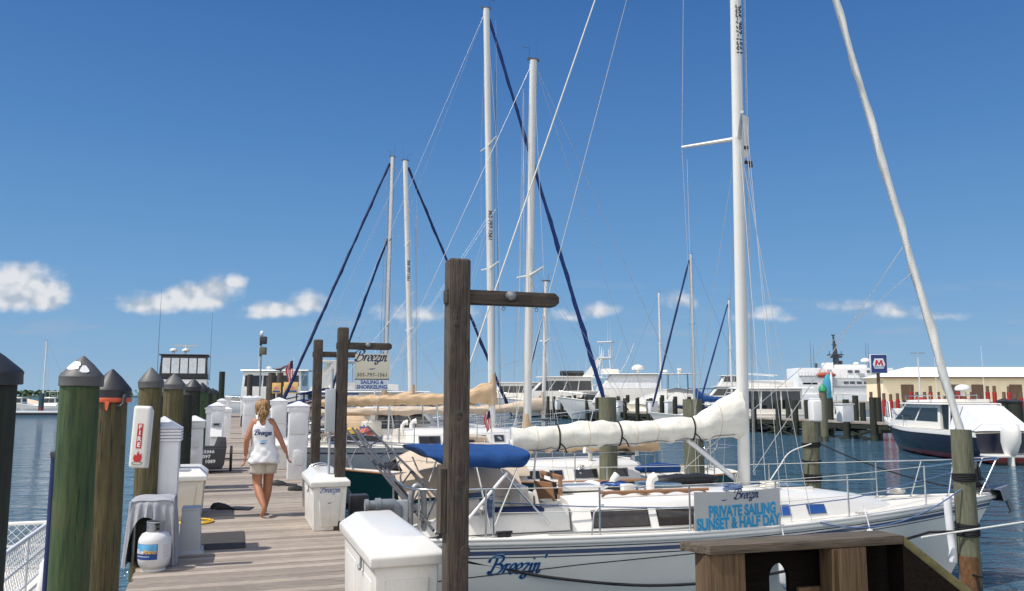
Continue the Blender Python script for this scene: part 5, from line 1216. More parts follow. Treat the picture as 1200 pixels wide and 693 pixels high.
# back boards, the lower one with an arched drain hole
mb = MB(); zb, zt = .0, zc - .045; yb = .135; hx0, hx1, hz = .385, .495, zc - .20
n_ = 12; arch = [(hx1 - (hx1 - hx0) / 2 * (1 - math.cos(math.pi * k / n_)), hz + .075 * math.sin(math.pi * k / n_)) for k in range(n_ + 1)]
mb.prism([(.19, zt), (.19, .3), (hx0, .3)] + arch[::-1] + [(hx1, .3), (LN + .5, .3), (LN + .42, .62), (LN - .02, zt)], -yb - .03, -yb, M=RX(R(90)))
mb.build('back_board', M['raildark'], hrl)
mb = MB(); mb.box((.325, .118, (zc - .255) / 2 + .1), (.1, .025, zc - .45)); mb.box((.59, .118, (zc - .24) / 2 + .1), (.13, .025, zc - .44)); mb.build('lower_board', M['railpost'], hrl, bev=.004)
# sloping side rail going down to the right
mb = MB(); a = at(1059, 628, 4.08); b = at(1155, 704, 3.74)
RZi = Matrix.Rotation(-rzz, 4, 'Z'); la, lb_ = RZi @ (a - Vector((P0.x, P0.y, 0))), RZi @ (b - Vector((P0.x, P0.y, 0)))
dd_ = lb_ - la; lb2 = la + dd_ * 1.6
mb.add([la + Vector((0, -.0, 0)), la + Vector((.0, .06, 0)), lb2 + Vector((0, .06, 0)), lb2, la + Vector((0, 0, -.05)), la + Vector((0, .06, -.05)), lb2 + Vector((0, .06, -.05)), lb2 + Vector((0, 0, -.05))], [(0, 1, 2, 3), (4, 5, 6, 7), (0, 3, 7, 4), (1, 2, 6, 5), (0, 1, 5, 4), (3, 2, 6, 7)])
mb.build('sloping_rail', mat('mossy_board', (.13, .12, .05), .85, c2=(.06, .058, .025), scale=5, stretch=(2, 2, 2), bump=.5, bscale=10), hrl, bev=.004)
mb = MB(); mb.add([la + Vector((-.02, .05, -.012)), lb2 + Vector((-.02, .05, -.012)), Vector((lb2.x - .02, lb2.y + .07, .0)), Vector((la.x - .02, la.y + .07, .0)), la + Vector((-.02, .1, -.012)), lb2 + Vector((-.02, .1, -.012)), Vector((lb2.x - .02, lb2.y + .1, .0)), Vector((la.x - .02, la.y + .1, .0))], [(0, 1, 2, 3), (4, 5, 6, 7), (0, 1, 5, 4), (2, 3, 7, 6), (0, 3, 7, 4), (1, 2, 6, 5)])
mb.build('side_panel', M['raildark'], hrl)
# ---------------------------------------------------------------- the other sailboats in the slips
def t_of(px, py, s):
    r = ray(px, py); k = r.x / r.y; return s * (A.x - k * A.y) / (k * Bv.y - Bv.x)
def z_of(px, py, s, t):
    r = ray(px, py); P = D(s, t); return EYE + r.z * P.y / r.y
def sloop(label, s, t0, L, B, flip, hm, mpx, mtop, heights, boom=None, jib=None, stripe='navy', mr=.09, mm='mastw', spr=((.36, .8), (.68, .65)), text=False, dodger=None, cabin_h=.36, extra_jib=None, wire='wire', mbot=490):
    if not flip: loc, rz = D(s, t0, WATER), TH
    else: loc, rz = D(s, t0 + L, WATER), TH + math.pi
    t = thing('sailboat', label, 'sailboat', loc, rz, 'sailboats moored in the slips')
    H = Hull(L, B, *heights, stern=.72, um=.4, p=1.7, draft=.4, rake=L * .1, trans=.2)
    hull_parts(t, H, M[hm], M['gelnon'], cockpit=(.4, L * .27, B * .19, .5), rail_m=M['teak'] if stripe == 'teak' else M['gel'], stripes=((.12, .035, M['navy']),) if stripe == 'navy' else ())
    c0, c1 = L * .29, L * .72
    xs = [c0, c0 + .2, c0 + (c1 - c0) * .35, c0 + (c1 - c0) * .65, c0 + (c1 - c0) * .85, c1]; w0 = B * .29
    sd = cabin_trunk(t, H, xs, [w0, w0 * 1.03, w0 * 1.05, w0 * .95, w0 * .75, w0 * .45], [cabin_h * .95, cabin_h, cabin_h, cabin_h * .9, cabin_h * .6, .02], M['gel'])
    for s_ in (-1, 1):
        for f0, f1 in ((.08, .22), (.27, .4), (.47, .54), (.6, .67)): side_window(t, sd, c0 + (c1 - c0) * f0, c0 + (c1 - c0) * f1, .25, .78, s_, M['glass'], M['steel'])
    tm = t_of(mpx, mbot, s); mx_ = (tm - t0) if not flip else (t0 + L - tm)
    ztop = z_of(mtop[0], mtop[1], s, tm) - WATER
    zc_ = H.hm + cabin_h + .05
    tt = t_of(mtop[0], mtop[1], s); xt = (tt - t0) if not flip else (t0 + L - tt); rk = (xt - mx_) / (ztop - zc_ + .1)
    ms, mxf = mast_parts(t, mx_, zc_ - .1, ztop, mr, mm, rake=rk, spreaders=spr, H=H, chain=[(mx_ - .1, B * .46, H.hm)], wire=wire)
    if text:
        q = MB(); zt_ = (z_of(mtop[0], text, s, tm) - WATER); lettering(q, text_faces('305-797-1561', .16, bold=.004), T(mxf(zt_), (-mr * .97 if not flip else mr * .97), zt_) @ (RX(R(90)) if not flip else RZ(math.pi) @ RX(R(90))) @ RZ(R(-90)), th=.004); q.build('phone_number', M['inkdark'], ms)
    hd = Vector((mxf(ztop), 0, ztop))
    line(t, 'backstay', [hd, (.05, 0, H.h0)], .005, 'wire', 5)
    bow = Vector((L - .25, 0, H.h1 + .1))
    if jib: furled(t, 'furled_jib', bow.lerp(hd, .03), bow.lerp(hd, .975), *jib[1:3], jib[0], seed=int(s))
    line(t, 'forestay', [bow, hd], .006, 'wire', 5)
    if extra_jib:
        a = Vector((L - 2.2, 0, H.h1)); b = Vector((mxf(ztop * .72) + .1, 0, ztop * .72)); furled(t, 'furled_staysail', a, b, .06, .045, extra_jib, seed=9); line(t, 'inner_stay', [a, b], .006, 'wire', 5)
    if boom:
        mcol, zb, hh, aft = boom; w = MB(); w.tube([(mx_ - .1, 0, zb + .1), (aft, 0, zb)], .055, 10); w.build('boom', M['alu'], t, ang=60)
        sail_cover(t, mx_ - .05, aft + .05, zb + .02, zb - .06, hh, hh * .8, mcol, ties=(.3, .65), hump=hh * .9, wd=.17, seed=int(s), tie_m=mcol)
        w = MB(); rings = []
        for i in range(8):
            f = i / 7; z = zb - .05 + (hh * 2.9) * f; rr_ = (mr * 1.75) * (1 - .45 * f) * (1 + .08 * math.sin(f * 19))
            rings.append([(mx_ + rr_ * 1.15 * math.cos(a), rr_ * math.sin(a), z) for a in [2 * math.pi * k / 14 for k in range(14)]])
        w.loft(rings); w.build('mast_collar', M[mcol], t, ang=70)
        line(t, 'topping_lift', [(aft, 0, zb + .1), hd], .004, 'wire', 5)
    if dodger:
        w = MB(); xc = L * .29
        w.grid(lambda u, v: (xc - .75 + 1.25 * u, (v * 2 - 1) * B * .34, H.hm + .3 + .75 * (math.sin(min(1, 1.5 * (1 - abs(2 * v - 1))) * 1.57) ** .5) * (.55 + .45 * math.sin(min(1.0, (1 - u) * 1.6) * 1.57))), 12, 14); w.build('dodger', M[dodger], t, ang=80, solid=.01)
    lifeline_set(t, H, [L * f for f in (.12, .3, .48, .64, .8)], .6)
    w = MB(); w.tube([(.25, .3 * math.cos(a) * 1.2, H.h0 + .75 + .36 * math.sin(a)) for a in [i * math.pi / 12 for i in range(25)]], .014, 6); w.tube([(.25, 0, H.h0 + .75), (.25, 0, H.h0 - .3)], .04, 8); w.build('steering_wheel', M['steel'], t, ang=80)
    return t, H, mx_, ztop
b2_ = sloop('teal hulled sailboat with white deck in the slip next beyond the blue bimini', 17.0, 2.1, 9.0, 2.9, True, 'hull_teal', 617, (625, 70), (1.1, 1.05, 1.35), boom=('tan', 1.62, .3, 1.6), mr=.073, mm='mastw', stripe='teak', spr=((.45, .85),), mbot=480)
t = b2_[0]; w = MB()
w.loft([[(x, -1.0, 1.28), (x, -.95, 1.32), (x, -.45, 1.32 + h * .55), (x, 0, 1.34 + h), (x, .45, 1.32 + h * .55), (x, 1.02, 1.30), (x, 1.05, 1.2)] for x, h in ((5.2, .38), (5.9, .5), (6.7, .48), (7.4, .4), (7.8, .22))], closed=False, cap=False); w.build('beige_awning', M['tan2'], t, ang=80, solid=.008)
b3, H3, m3, z3 = sloop('grey hulled sailboat with the tallest left mast and a royal blue furled jib', 22.3, 1.7, 9.4, 3.2, False, 'hull_grey', 577, (570, 12), (1.55, 1.5, 1.9), boom=('tan', 2.62, .30, 1.0), jib=('blue3', .068, .038), mr=.08, text=265, cabin_h=.4, mbot=470, spr=((.37, .85), (.66, .75)))
b4_ = sloop('white sailboat with tan boom cover whose slim mast stands right of the hanging sign', 33.0, 2.0, 9.8, 3.2, False, 'hull_white', 483, (475, 190), (1.2, 1.15, 1.5), boom=('tan', 2.45, .30, .3), jib=('blue2', .065, .045), mr=.085, text=318, mbot=465, dodger='tan2')
b5_ = sloop('white sailboat lying bow in, its dark blue jib reaching down left behind the sign', 37.5, 1.6, 9.8, 3.2, True, 'hull_white', 450, (460, 184), (1.2, 1.15, 1.55), boom=('tan', 2.4, .3, .3), jib=('blue2', .07, .05), mr=.09, mm='alug', extra_jib='blue2', mbot=462)
b6_ = sloop('cream hulled ketch with a beige boom tent, half hidden behind the hanging sign', 28.3, 1.9, 8.2, 2.9, False, 'hull_cream', 636, (640, 330), (1.15, 1.1, 1.4), boom=('tan2', 2.2, .28, .4), mr=.06, spr=((.6, .5),), mbot=470, dodger='tan')

# ---------------------------------------------------------------- motor boats
def house(root, x0, x1, w, z0, z1, rf=.5, ra=.1, win=(.35, .85), n=3, over=.0, roof_t=.06, m='gel', gm='glass', front=True, aft=True, taper=.06, name='cabin', roof=True, overf=None):
    def X(z): f = (z - z0) / (z1 - z0); return x0 + ra * f, x1 - rf * f
    def W(z): f = (z - z0) / (z1 - z0); return w * (1 - taper * f)
    mb = MB(); rings = []
    for z in (z0, z1):
        a, b = X(z); ww = W(z); rings.append([(a, -ww, z), (b - .15, -ww, z), (b, -ww * .8, z), (b, ww * .8, z), (b - .15, ww, z), (a, ww, z)])
    mb.loft(rings); c = mb.build(name, M[m], root, bev=.02)
    za, zb = z0 + (z1 - z0) * win[0], z0 + (z1 - z0) * win[1]
    if n:
        for s_ in (-1, 1):
            for i in range(n):
                def pt(z, g):
                    a, b = X(z); a += .12; b -= .28; f = (i + .04 + .92 * g) / n; return (a + (b - a) * f, s_ * (W(z) + .002), z)
                q = [pt(za, 0), pt(za, 1), pt(zb, 1), pt(zb, 0)]; wq = MB(); wq.slab(q if s_ < 0 else q[::-1], .012); wq.build('window', M[gm], c)
    if front:
        for i in range(2):
            def pf(z, g): a, b = X(z); ww = W(z) * .78; f = (i + .04 + .92 * g) / 2; return (b + .002, -ww + 2 * ww * f, z)
            wq = MB(); wq.slab([pf(za, 0), pf(za, 1), pf(zb, 1), pf(zb, 0)], .012); wq.build('windscreen', M[gm], c)
    if aft:
        a = X(za)[0]; wq = MB(); wq.slab([(X(za)[0] - .002, W(za) * .7, za - (z1 - z0) * .25), (X(za)[0] - .002, -W(za) * .7, za - (z1 - z0) * .25), (X(zb)[0] - .002, -W(zb) * .7, zb), (X(zb)[0] - .002, W(zb) * .7, zb)], .012); wq.build('aft_door', M[gm], c)
    if roof:
        a, b = X(z1); of = over if overf is None else overf; mb = MB(); ww = W(z1) + min(over, .25)
        mb.loft([[(a - over, -ww, z1 + .002), (b + of * .6, -ww, z1 + .002), (b + of, -ww * .6, z1 + .002), (b + of, ww * .6, z1 + .002), (b + of * .6, ww, z1 + .002), (a - over, ww, z1 + .002)], [(a - over + .03, -ww * .97, z1 + roof_t), (b + of * .6, -ww * .95, z1 + roof_t), (b + of * .95, -ww * .55, z1 + roof_t), (b + of * .95, ww * .55, z1 + roof_t), (b + of * .6, ww * .95, z1 + roof_t), (a - over + .03, ww * .97, z1 + roof_t)]]); mb.build('roof', M[m], c, bev=.015)
    return c
def motor_hull(label, loc, rz, L, B, hm, h0, h1, group='motor boats in the marina', name='motor_yacht', cat_='motor boat', cock=None, stripes=(), rail=True):
    t = thing(name, label, cat_, loc, rz, group); H = Hull(L, B, h0, h0 * 1.02, h1, stern=.88, um=.4, p=2.0, draft=.5, rake=L * .13, trans=.05)
    hull_parts(t, H, M[hm], M['gelnon'], cockpit=cock, rail_m=M['gel'], stripes=stripes)
    if rail:
        w = MB(); xs = [L * f for f in (.55, .65, .75, .85, .93)]
        pts = [H.railx(x, -1, -.06) + Vector((0, 0, .55)) for x in xs] + [Vector((L - .1, 0, h1 + .55))] + [H.railx(x, 1, -.06) + Vector((0, 0, .55)) for x in xs[::-1]]
        w.tube(cat(pts, 4), .016, 6)
        for s_ in (-1, 1):
            for x in xs: p = H.railx(x, s_, -.06); w.tube([p, p + Vector((0, 0, .55))], .013, 6)
        w.build('bow_rail', M['steel'], t, ang=80)
    return t, H
def antenna(root, x, y, z, h, m='white', tilt=0.0, r=.012):
    w = MB(); w.tube([(x, y, z), (x - tilt * .3, y, z + h * .3), (x - tilt, y, z + h)], [r * 1.4, r, r * .5], 6); w.build('antenna', M[m], root)
def radome(root, x, y, z, r=.3, m='gel'):
    w = MB(); w.lathe([(r * .3, z - .25), (r * .3, z), (r * .95, z + .01), (r, z + r * .3), (r * .8, z + r * .62), (r * .4, z + r * .8), (.001, z + r * .84)], 18, c=(x, y)); w.build('radome', M[m], root, ang=60)
def hard_top(root, x0, x1, w, z0, z1, m='gel', m2='steel', legs=2, th=.08):
    mb = MB(); mb.box(((x0 + x1) / 2, 0, z1), (x1 - x0, 2 * w, th)); h = mb.build('hardtop', M[m], root, bev=.03)
    for s_ in (-1, 1):
        for k in range(legs):
            f = (k + .5) / legs; xa = x0 + (x1 - x0) * f; q = MB(); q.tube([(xa - .12 * (1 - 2 * f), s_ * w * .95, z0), (xa, s_ * w * .85, z1)], .03, 7); q.build('support', M[m2], root)
# hardtop cruiser behind the ladders
t, H_ = motor_hull('white open cruiser with a hardtop on slanted pipe legs, behind the leaning ladders', D(25.3, 2.3, WATER), TH, 8.2, 2.8, 'hull_white', 1.2, 1.5, cock=(.4, 3.6, .9, .45))
house(t, 3.4, 6.2, 1.0, 1.15, 1.85, .9, .05, n=3); hard_top(t, 1.5, 4.4, 1.15, 1.3, 2.62, legs=2)
mb = MB(); mb.box((1.9, .3, 1.75), (.5, .9, .6)); mb.build('helm_seat', M['gel'], t, bev=.05); mb = MB(); mb.box((1.3, -.2, 1.65), (.6, .5, .4)); mb.build('yellow_bag', M['yellow'], t, bev=.1)
mb = MB(); mb.tube([(2.6, -.35, 1.3), (2.6, -.35, 2.2)], .1, 8); mb.build('console', M['wiredark'], t)
# big white yacht beyond the sign
t, H_ = motor_hull('large white motor yacht with long black windows beneath the hanging sign', D(48, 3.2, WATER), TH, 13.8, 4.4, 'hull_white', 1.7, 2.2)
house(t, .8, 9.6, 1.85, 1.7, 3.0, 2.2, .1, win=(.3, .82), n=4, over=.5); hard_top(t, 1.6, 4.4, 1.6, 3.1, 4.75, m2='white')
mb = MB(); mb.loft([[(2.2, s, z) for s, z in ((-1.6, 3.1), (-1.5, 3.6), (1.5, 3.6), (1.6, 3.1))], [(6.0, s, z) for s, z in ((-1.3, 3.1), (-1.2, 3.45), (1.2, 3.45), (1.3, 3.1))]]); mb.build('flybridge', M['gel'], t, bev=.03)
mb = MB(); mb.slab([(1.2, -1.6, 3.1), (1.9, -1.6, 3.1), (2.6, -1.5, 4.7), (2.2, -1.5, 4.7)], .12); mb.build('radar_arch', M['gel'], t); mb = MB(); mb.slab([(1.2, 1.6, 3.1), (1.9, 1.6, 3.1), (2.6, 1.5, 4.7), (2.2, 1.5, 4.7)], .12); mb.build('radar_arch', M['gel'], t)
# the yacht lying across the end of the dock
pE = at(264, 470, 88); t, H_ = motor_hull('white motor yacht with two dark windows across the end of the dock', Vector((pE.x + 9.3, pE.y + 1.0, WATER)), R(180), 13, 4.2, 'hull_white', 2.0, 2.5)
house(t, 1.0, 7.6, 1.75, 2.0, 5.4, .25, .1, win=(.52, .86), n=3, over=.9, overf=.25, roof_t=.14); antenna(t, 6.5, -1, 5.5, 3.2); antenna(t, 5.8, 1, 5.5, 2.7); antenna(t, 1.6, .6, 5.5, 3.2, tilt=.2); radome(t, 5.0, 0, 5.7, .3)
# black topped yacht on the left
pL = at(218, 470, 62); t, H_ = motor_hull('motor yacht with a black enclosed flybridge behind the left pilings', Vector((pL.x, pL.y - 1, WATER)), TH + R(90), 13, 4.0, 'hull_white', 1.6, 2.2)
house(t, 1.5, 9, 1.55, 1.6, 3.4, 1.6, .1, n=3); house(t, 1.6, 5.4, 1.5, 3.5, 5.05, .5, .1, win=(.22, .85), n=4, m='blackplas', gm='plastwin', over=.15, aft=False)
for k in range(5):
    q = MB(); y0 = -1.32 + .54 * k; q.slab([(1.58 + .03, y0 + .46, 3.85), (1.58 + .03, y0, 3.85), (1.58 + .07, y0, 4.85), (1.58 + .07, y0 + .46, 4.85)], .012); q.build('clear_panel', M['plastwin'], t)
t.scale = (1.17, 1.17, 1.17); antenna(t, 2.0, 1.62, 3.4, 6.0, 'wiredark', 0, .018); antenna(t, 2.0, -1.62, 3.4, 4.6, 'wiredark', 0, .016); radome(t, 3, .75, 5.35, .26); radome(t, 3, 0, 5.35, .26)
mb = MB(); mb.box((3, 0, 5.75), (.14, 1.5, .09)); mb.tube([(3, 0, 5.2), (3, 0, 5.75)], .08, 8); mb.build('radar_bar', M['gel'], t)

# ---------------------------------------------------------------- navy boat on the right
ST = Vector((20.7, 34.2, WATER)); BW = Vector((20.55, 45.2, WATER)); hv = BW - ST
t, H_ = motor_hull('navy blue hulled cruiser with red waterline and white cabin at the right', ST, math.atan2(hv.y, hv.x), hv.length, 3.2, 'hull_navy', 1.25, 1.62, cock=(.3, 2.8, 1.1, .5), rail=True)
mb = MB()
for s_ in (-1, 1): mb.loft([[H_.rail(u, s_, o, dz) for o, dz in ((.02, .03), (.035, -.02), (.03, -.16), (-.02, -.16))] for u in stations(24)[:-1]])
mb.build('gunwale', M['gel'], t, ang=60)
house(t, 3.0, 8.2, 1.25, 1.3, 2.42, 1.9, .1, win=(.3, .85), n=2, over=.45, overf=.1, gm='glass')
mb = MB(); mb.loft([[(3.0, -1.1, 2.5), (3.0, 1.1, 2.5), (3.0, 1.1, 2.66), (3.0, -1.1, 2.66)], [(6.8, -.9, 2.5), (6.8, .9, 2.5), (6.6, .9, 2.6), (6.6, -.9, 2.6)]]); mb.build('roof_pod', M['gel'], t, bev=.03)
radome(t, 3.2, 0, 3.05, .34); antenna(t, 3.4, 1.1, 2.5, 2.6); antenna(t, 3.4, -1.1, 2.5, 2.6)
mb = MB(); mb.lathe([(.16, 0), (.17, .06), (.15, .12), (.001, .15)], 14, M=T(5.9, .6, 2.6)); mb.build('red_bucket', M['red'], t)
mb = MB(); mb.tube([(4.0, -1.1, 2.85), (6.6, -.95, 2.8), (6.6, .95, 2.8), (4.0, 1.1, 2.85)], .02, 6); 
for x, y in ((4, -1.1), (5.3, -1.0), (6.6, -.95), (6.6, .95), (5.3, 1.0), (4, 1.1)): mb.tube([(x, y, 2.5), (x, y, 2.83)], .014, 6)
mb.build('roof_rail', M['steel'], t)
mb = MB()                                                       # aft cockpit canvas
prof = [(2.25, 2.40), (1.7, 2.34), (.35, 1.62), (.1, 1.36)]
for s_ in (-1, 1):
    for (x0_, z0_), (x1_, z1_) in zip(prof[:-1], prof[1:]): mb.add([(x0_, s_ * 1.28, 1.34), (x1_, s_ * 1.32, 1.34), (x1_, s_ * .92, z1_), (x0_, s_ * .88, z0_)], [(0, 1, 2, 3)])
for (x0_, z0_), (x1_, z1_) in zip(prof[:-1], prof[1:]): mb.add([(x0_, -.88, z0_), (x1_, -.92, z1_), (x1_, .92, z1_), (x0_, .88, z0_)], [(0, 1, 2, 3)])
mb.build('cockpit_canvas', mat('white_canvas', (.66, .67, .69), .8, var=.04, bump=.2, bscale=6), t, solid=.01)
mb = MB(); mb.box((2.62, 0, 1.86), (.62, 2.3, 1.06)); mb.build('dark_gap_box', M['glass'], t)  # solid dark box standing in for the shade of the open cockpit
for s_ in (-1, 1):
    w = MB(); w.tube([(2.3, s_ * 1.22, 1.3), (2.3, s_ * 1.15, 2.44)], .035, 7); w.build('roof_support', M['white'], t)
mb = MB(); mb.box((-.45, 0, .38), (.9, 2.6, .1)); mb.build('swim_platform', M['gel'], t, bev=.03)
for y in (-.55, .45):
    q = MB(); q.loft([[(-.78 + dx + lx * math.cos(a), y + ly * math.sin(a), z) for a in [2 * math.pi * k / 18 for k in range(18)]] for z, lx, ly, dx in ((.35, .22, .15, .1), (.6, .36, .24, .04), (.95, .48, .31, 0), (1.35, .48, .32, -.04), (1.62, .4, .27, -.02), (1.75, .2, .14, .02))])
    o = q.build('outboard', M['gel'], t, ang=60); q = MB(); q.loft([[(-.72 + lx * math.cos(a), y + ly * math.sin(a), z) for a in [2 * math.pi * k / 12 for k in range(12)]] for z, lx, ly in ((-.5, .1, .05), (-.2, .26, .07), (.2, .2, .1), (.8, .24, .14))]); q.build('outboard_leg', M['gel'], o, bev=.04)

w = MB(); w.box((8.7, 0, 1.9), (.7, 1.1, .5)); w.build('bow_seat', M['gel'], t, bev=.08)
w = MB()
for s_ in (-1, 1): w.tube([(8.0, s_ * 1.1, 1.6), (8.4, s_ * .95, 2.5), (9.4, s_ * .6, 2.55), (10.2, s_ * .3, 1.75)], .028, 7); w.tube([(9.4, s_ * .6, 2.55), (9.3, s_ * .6, 1.7)], .022, 6)
w.build('bow_hoop', M['white'], t, ang=80)
# ---------------------------------------------------------------- boat with netted rail on the left edge, and the fender there
t, H_ = motor_hull('white boat stern with netted pipe rail at the lower left edge', D(10.0, -3.12, WATER), TH - R(90), 10, 3.3, 'hull_white', 1.02, 1.1, rail=False)
zr = 1.02
def railset(pts, h):
    for f in (1.0, .55, .12):
        w = MB(); w.tube([p + Vector((0, 0, h * f)) for p in pts], .02 if f == 1 else .013, 7); w.build('rail', M['white'], t, ang=80)
    for p in pts: w = MB(); w.tube([p, p + Vector((0, 0, h))], .018, 7); w.build('stanchion', M['white'], t)
y1 = 1.38
pts_a = [Vector((x, y1, zr)) for x in (.12, 1.1, 2.2, 3.4, 4.6)]; pts_b = [Vector((.12, y, zr)) for y in (1.38, .5, -.4, -1.3)]
railset(pts_a, .5); railset(pts_b, .5)
w = MB()
for p, q in ((Vector((.12, 1.38, zr)), Vector((.12, -1.3, zr))), (Vector((.12, 1.38, zr)), Vector((4.6, 1.38, zr)))):
    n = int((q - p).length / .085)
    for i in range(-5, n):
        for sg in (1, -1):
            a0, a1 = i / n, (i + 5) / n
            if sg < 0: a0, a1 = a1, a0
            f0, f1 = 0.0, 1.0
            def cl(a, f, b, g):
                if a < 0: k = (0 - a) / (b - a); return 0.0, f + (g - f) * k
                if a > 1: k = (1 - a) / (b - a); return 1.0, f + (g - f) * k
                return a, f
            A0, F0 = cl(a0, 0, a1, 1); A1, F1 = cl(a1, 1, a0, 0)
            w.tube([p.lerp(q, A0) + Vector((0, 0, .06 + .44 * F0)), p.lerp(q, A1) + Vector((0, 0, .06 + .44 * F1))], .0035, 4, cap=False)
w.build('netting', M['netting'], t, ang=80)
c_ = at(57, 684, 7.0); fender('lumpy white fender hung beside the green piling at the lower left', c_, .5, .085, rot=(.12, .15, 0))
# ---------------------------------------------------------------- gear lying about on the boats
def clutter(t, H, rs, n=14, x0=.3, x1=None):
    rg = random.Random(rs); x1 = x1 or H.x0 + H.L * .8
    def deck(x, y): 
        u = H.u_at(x, 1.2); return H.sheer(u) + .05
    for k in range(n):
        kind = ('coil', 'can', 'vent', 'hatch', 'winch', 'roll', 'blocks', 'roll', 'panel', 'coil', 'bag')[k % 11]
        x = rg.uniform(x0, x1); s_ = rg.choice((-1, 1)); y = s_ * max(.1, H.half(H.u_at(x, 1.2)) - rg.uniform(.18, .5)); z = deck(x, y); w = MB()
        if kind == 'coil':
            w.tube([(x + (.13 + .02 * math.sin(a * .7)) * math.cos(a), y + .13 * math.sin(a), z + .02 + .004 * a) for a in [i * math.pi / 6 for i in range(40)]], .012, 5); w.build('line_coil', M[rg.choice(('rope', 'ropeblue', 'ropeb', 'rope'))], t, ang=80)
        elif kind == 'can': w.box((x, y, z + .2), (.2, .32, .38)); w.tube([(x, y - .1, z + .42), (x, y + .1, z + .42)], .02, 6); w.build('fuel_can', M[rg.choice(('yellow', 'red', 'inkmid'))], t, bev=.03)
        elif kind == 'vent': w.tube([(x, y * .5, z + .3), (x, y * .5, z + .48), (x + .06, y * .5, z + .55), (x + .14, y * .5, z + .56)], [.05, .05, .055, .08], 10); w.build('dorade_vent', M['gel'], t, ang=60)
        elif kind == 'hatch': w.box((x, 0, z + .42), (.5, .5, .06)); w.build('hatch', M['glass'], t, bev=.02)
        elif kind == 'winch': w.lathe([(.07, 0), (.07, .06), (.1, .08), (.06, .13), (.08, .17), (.001, .18)], 12, M=T(x, y * .8, z + .1)); w.build('winch', M['steel'], t)
        elif kind == 'roll': w.tube([(x, y, z + .12), (x + .5, y * .97, z + .15), (x + 1.1, y * .93, z + .12)], [.09, .12, .07], 10); w.build('rolled_cover', M[rg.choice(('blue', 'tan2', 'blackplas', 'canvas'))], t, ang=70)
        elif kind == 'blocks': w.box((x, y, z + .06), (.2, .06, .1)); w.tube([(x, y, z + .08), (x + .9, y * .8, z + .3)], .008, 5); w.build('turning_block', M['black'], t)
        elif kind == 'ring': w.tube([(.15, s_ * .5 + .28 * math.cos(a), H.h0 + .55 + .28 * math.sin(a)) for a in [i * math.pi / 10 for i in range(21)]], .06, 8); w.build('life_ring', M[rg.choice(('white', 'orange', 'yellow'))], t, ang=80)
        elif kind == 'panel': w.slab([(.1, -.7, H.h0 + 1.3), (.75, -.7, H.h0 + 1.45), (.75, .7, H.h0 + 1.45), (.1, .7, H.h0 + 1.3)], .04); w.tube([(.1, -.7, H.h0), (.1, -.7, H.h0 + 1.3)], .02, 6); w.build('solar_panel', M['bluecloth'], t)
        else: w.sphere((x, y * .7, z + .2), (.25, .2, .18), 12, 8); w.build('sail_bag', M[rg.choice(('blue', 'tan2', 'redfade', 'greybox'))], t)
    for s_ in (-1, 1):                                          # fenders along the topsides
        for f in (.3, .5, .66):
            if rg.random() < .6:
                p = H.railx(H.x0 + H.L * f, s_, .1, -.45); w = MB(); w.tube([p + Vector((0, 0, -.3)), p + Vector((0, 0, -.2)), p + Vector((0, 0, .2)), p + Vector((0, 0, .3))], [.03, .1, .1, .03], 10); w.tube([p + Vector((0, 0, .3)), p + Vector((0, -s_ * .1, .6))], .008, 5); w.build('hull_fender', M[rg.choice(('vinyl', 'navy', 'vinyl'))], t, ang=60)
def rig_lines(t, mx_, z0, z1, aft, rs):
    rg = random.Random(rs)
    for k in range(4): line(t, 'halyard', [(mx_ + rg.uniform(.08, .3), rg.uniform(-.2, .2), z0), (mx_ + .06, rg.uniform(-.05, .05), z1 - rg.uniform(.1, 3))], .005, rg.choice(('rope', 'wire', 'wiredark')), 5)
    for s_ in (-1, 1):
        for fx in (.35, .75): line(t, 'lazy_jack', [(mx_ + (aft - mx_) * fx, s_ * .1, z0 + 1.0), (mx_, s_ * .25, z0 + (z1 - z0) * .5)], .004, 'wire', 5)
clutter(b2_[0], b2_[1], 31, 22); clutter(b3, H3, 32, 22); rig_lines(b2_[0], b2_[2], 1.6, b2_[3], 1.6, 1); rig_lines(b3, m3, 2.0, z3, 1.0, 2)
for i, (o_s, n_) in enumerate(zip((b4_, b5_, b6_), (18, 16, 20))): clutter(o_s[0], o_s[1], 40 + i, n_); rig_lines(o_s[0], o_s[2], 1.6, o_s[3], .4, 5 + i)
clutter(br, H, 77, 0)
# mainsheet tackle hanging from the teal boat's boom, seen over the charter sloop
t = b2_[0]; line(t, 'mainsheet', [(2.3, 0, 1.75), (2.3, 0, 1.45), (2.2, .05, 1.2)], .016, 'rope'); w = MB(); w.sphere((2.3, 0, 1.4), (.06, .04, .1), 10, 8); w.sphere((2.2, .04, 1.22), (.09, .06, .12), 10, 8); w.build('block', M['white'], t)
# more craft filling the slips
t, Hq = motor_hull('small cream cabin cruiser tucked beside the grey hulled sailboat', D(30.6, 2.2, WATER), TH, 7.4, 2.6, 'hull_cream', 1.25, 1.6, cock=(.4, 2.6, .85, .45))
house(t, 2.6, 5.6, .95, 1.25, 2.35, .9, .1, n=3, over=.3); clutter(t, Hq, 51, 10); antenna(t, 3, .5, 2.4, 2.2)
t, Hq = motor_hull('white sport boat with a blue canvas top behind the ladder handrail', D(41.5, 2.4, WATER), TH, 8.0, 2.8, 'hull_white', 1.3, 1.7, cock=(.4, 3.0, .9, .45))
house(t, 2.8, 5.8, 1.0, 1.3, 2.2, 1.1, .1, n=2); hard_top(t, .8, 3.6, 1.1, 1.35, 2.9, m='blue'); clutter(t, Hq, 52, 10); antenna(t, 3, -.8, 2.9, 3.0)
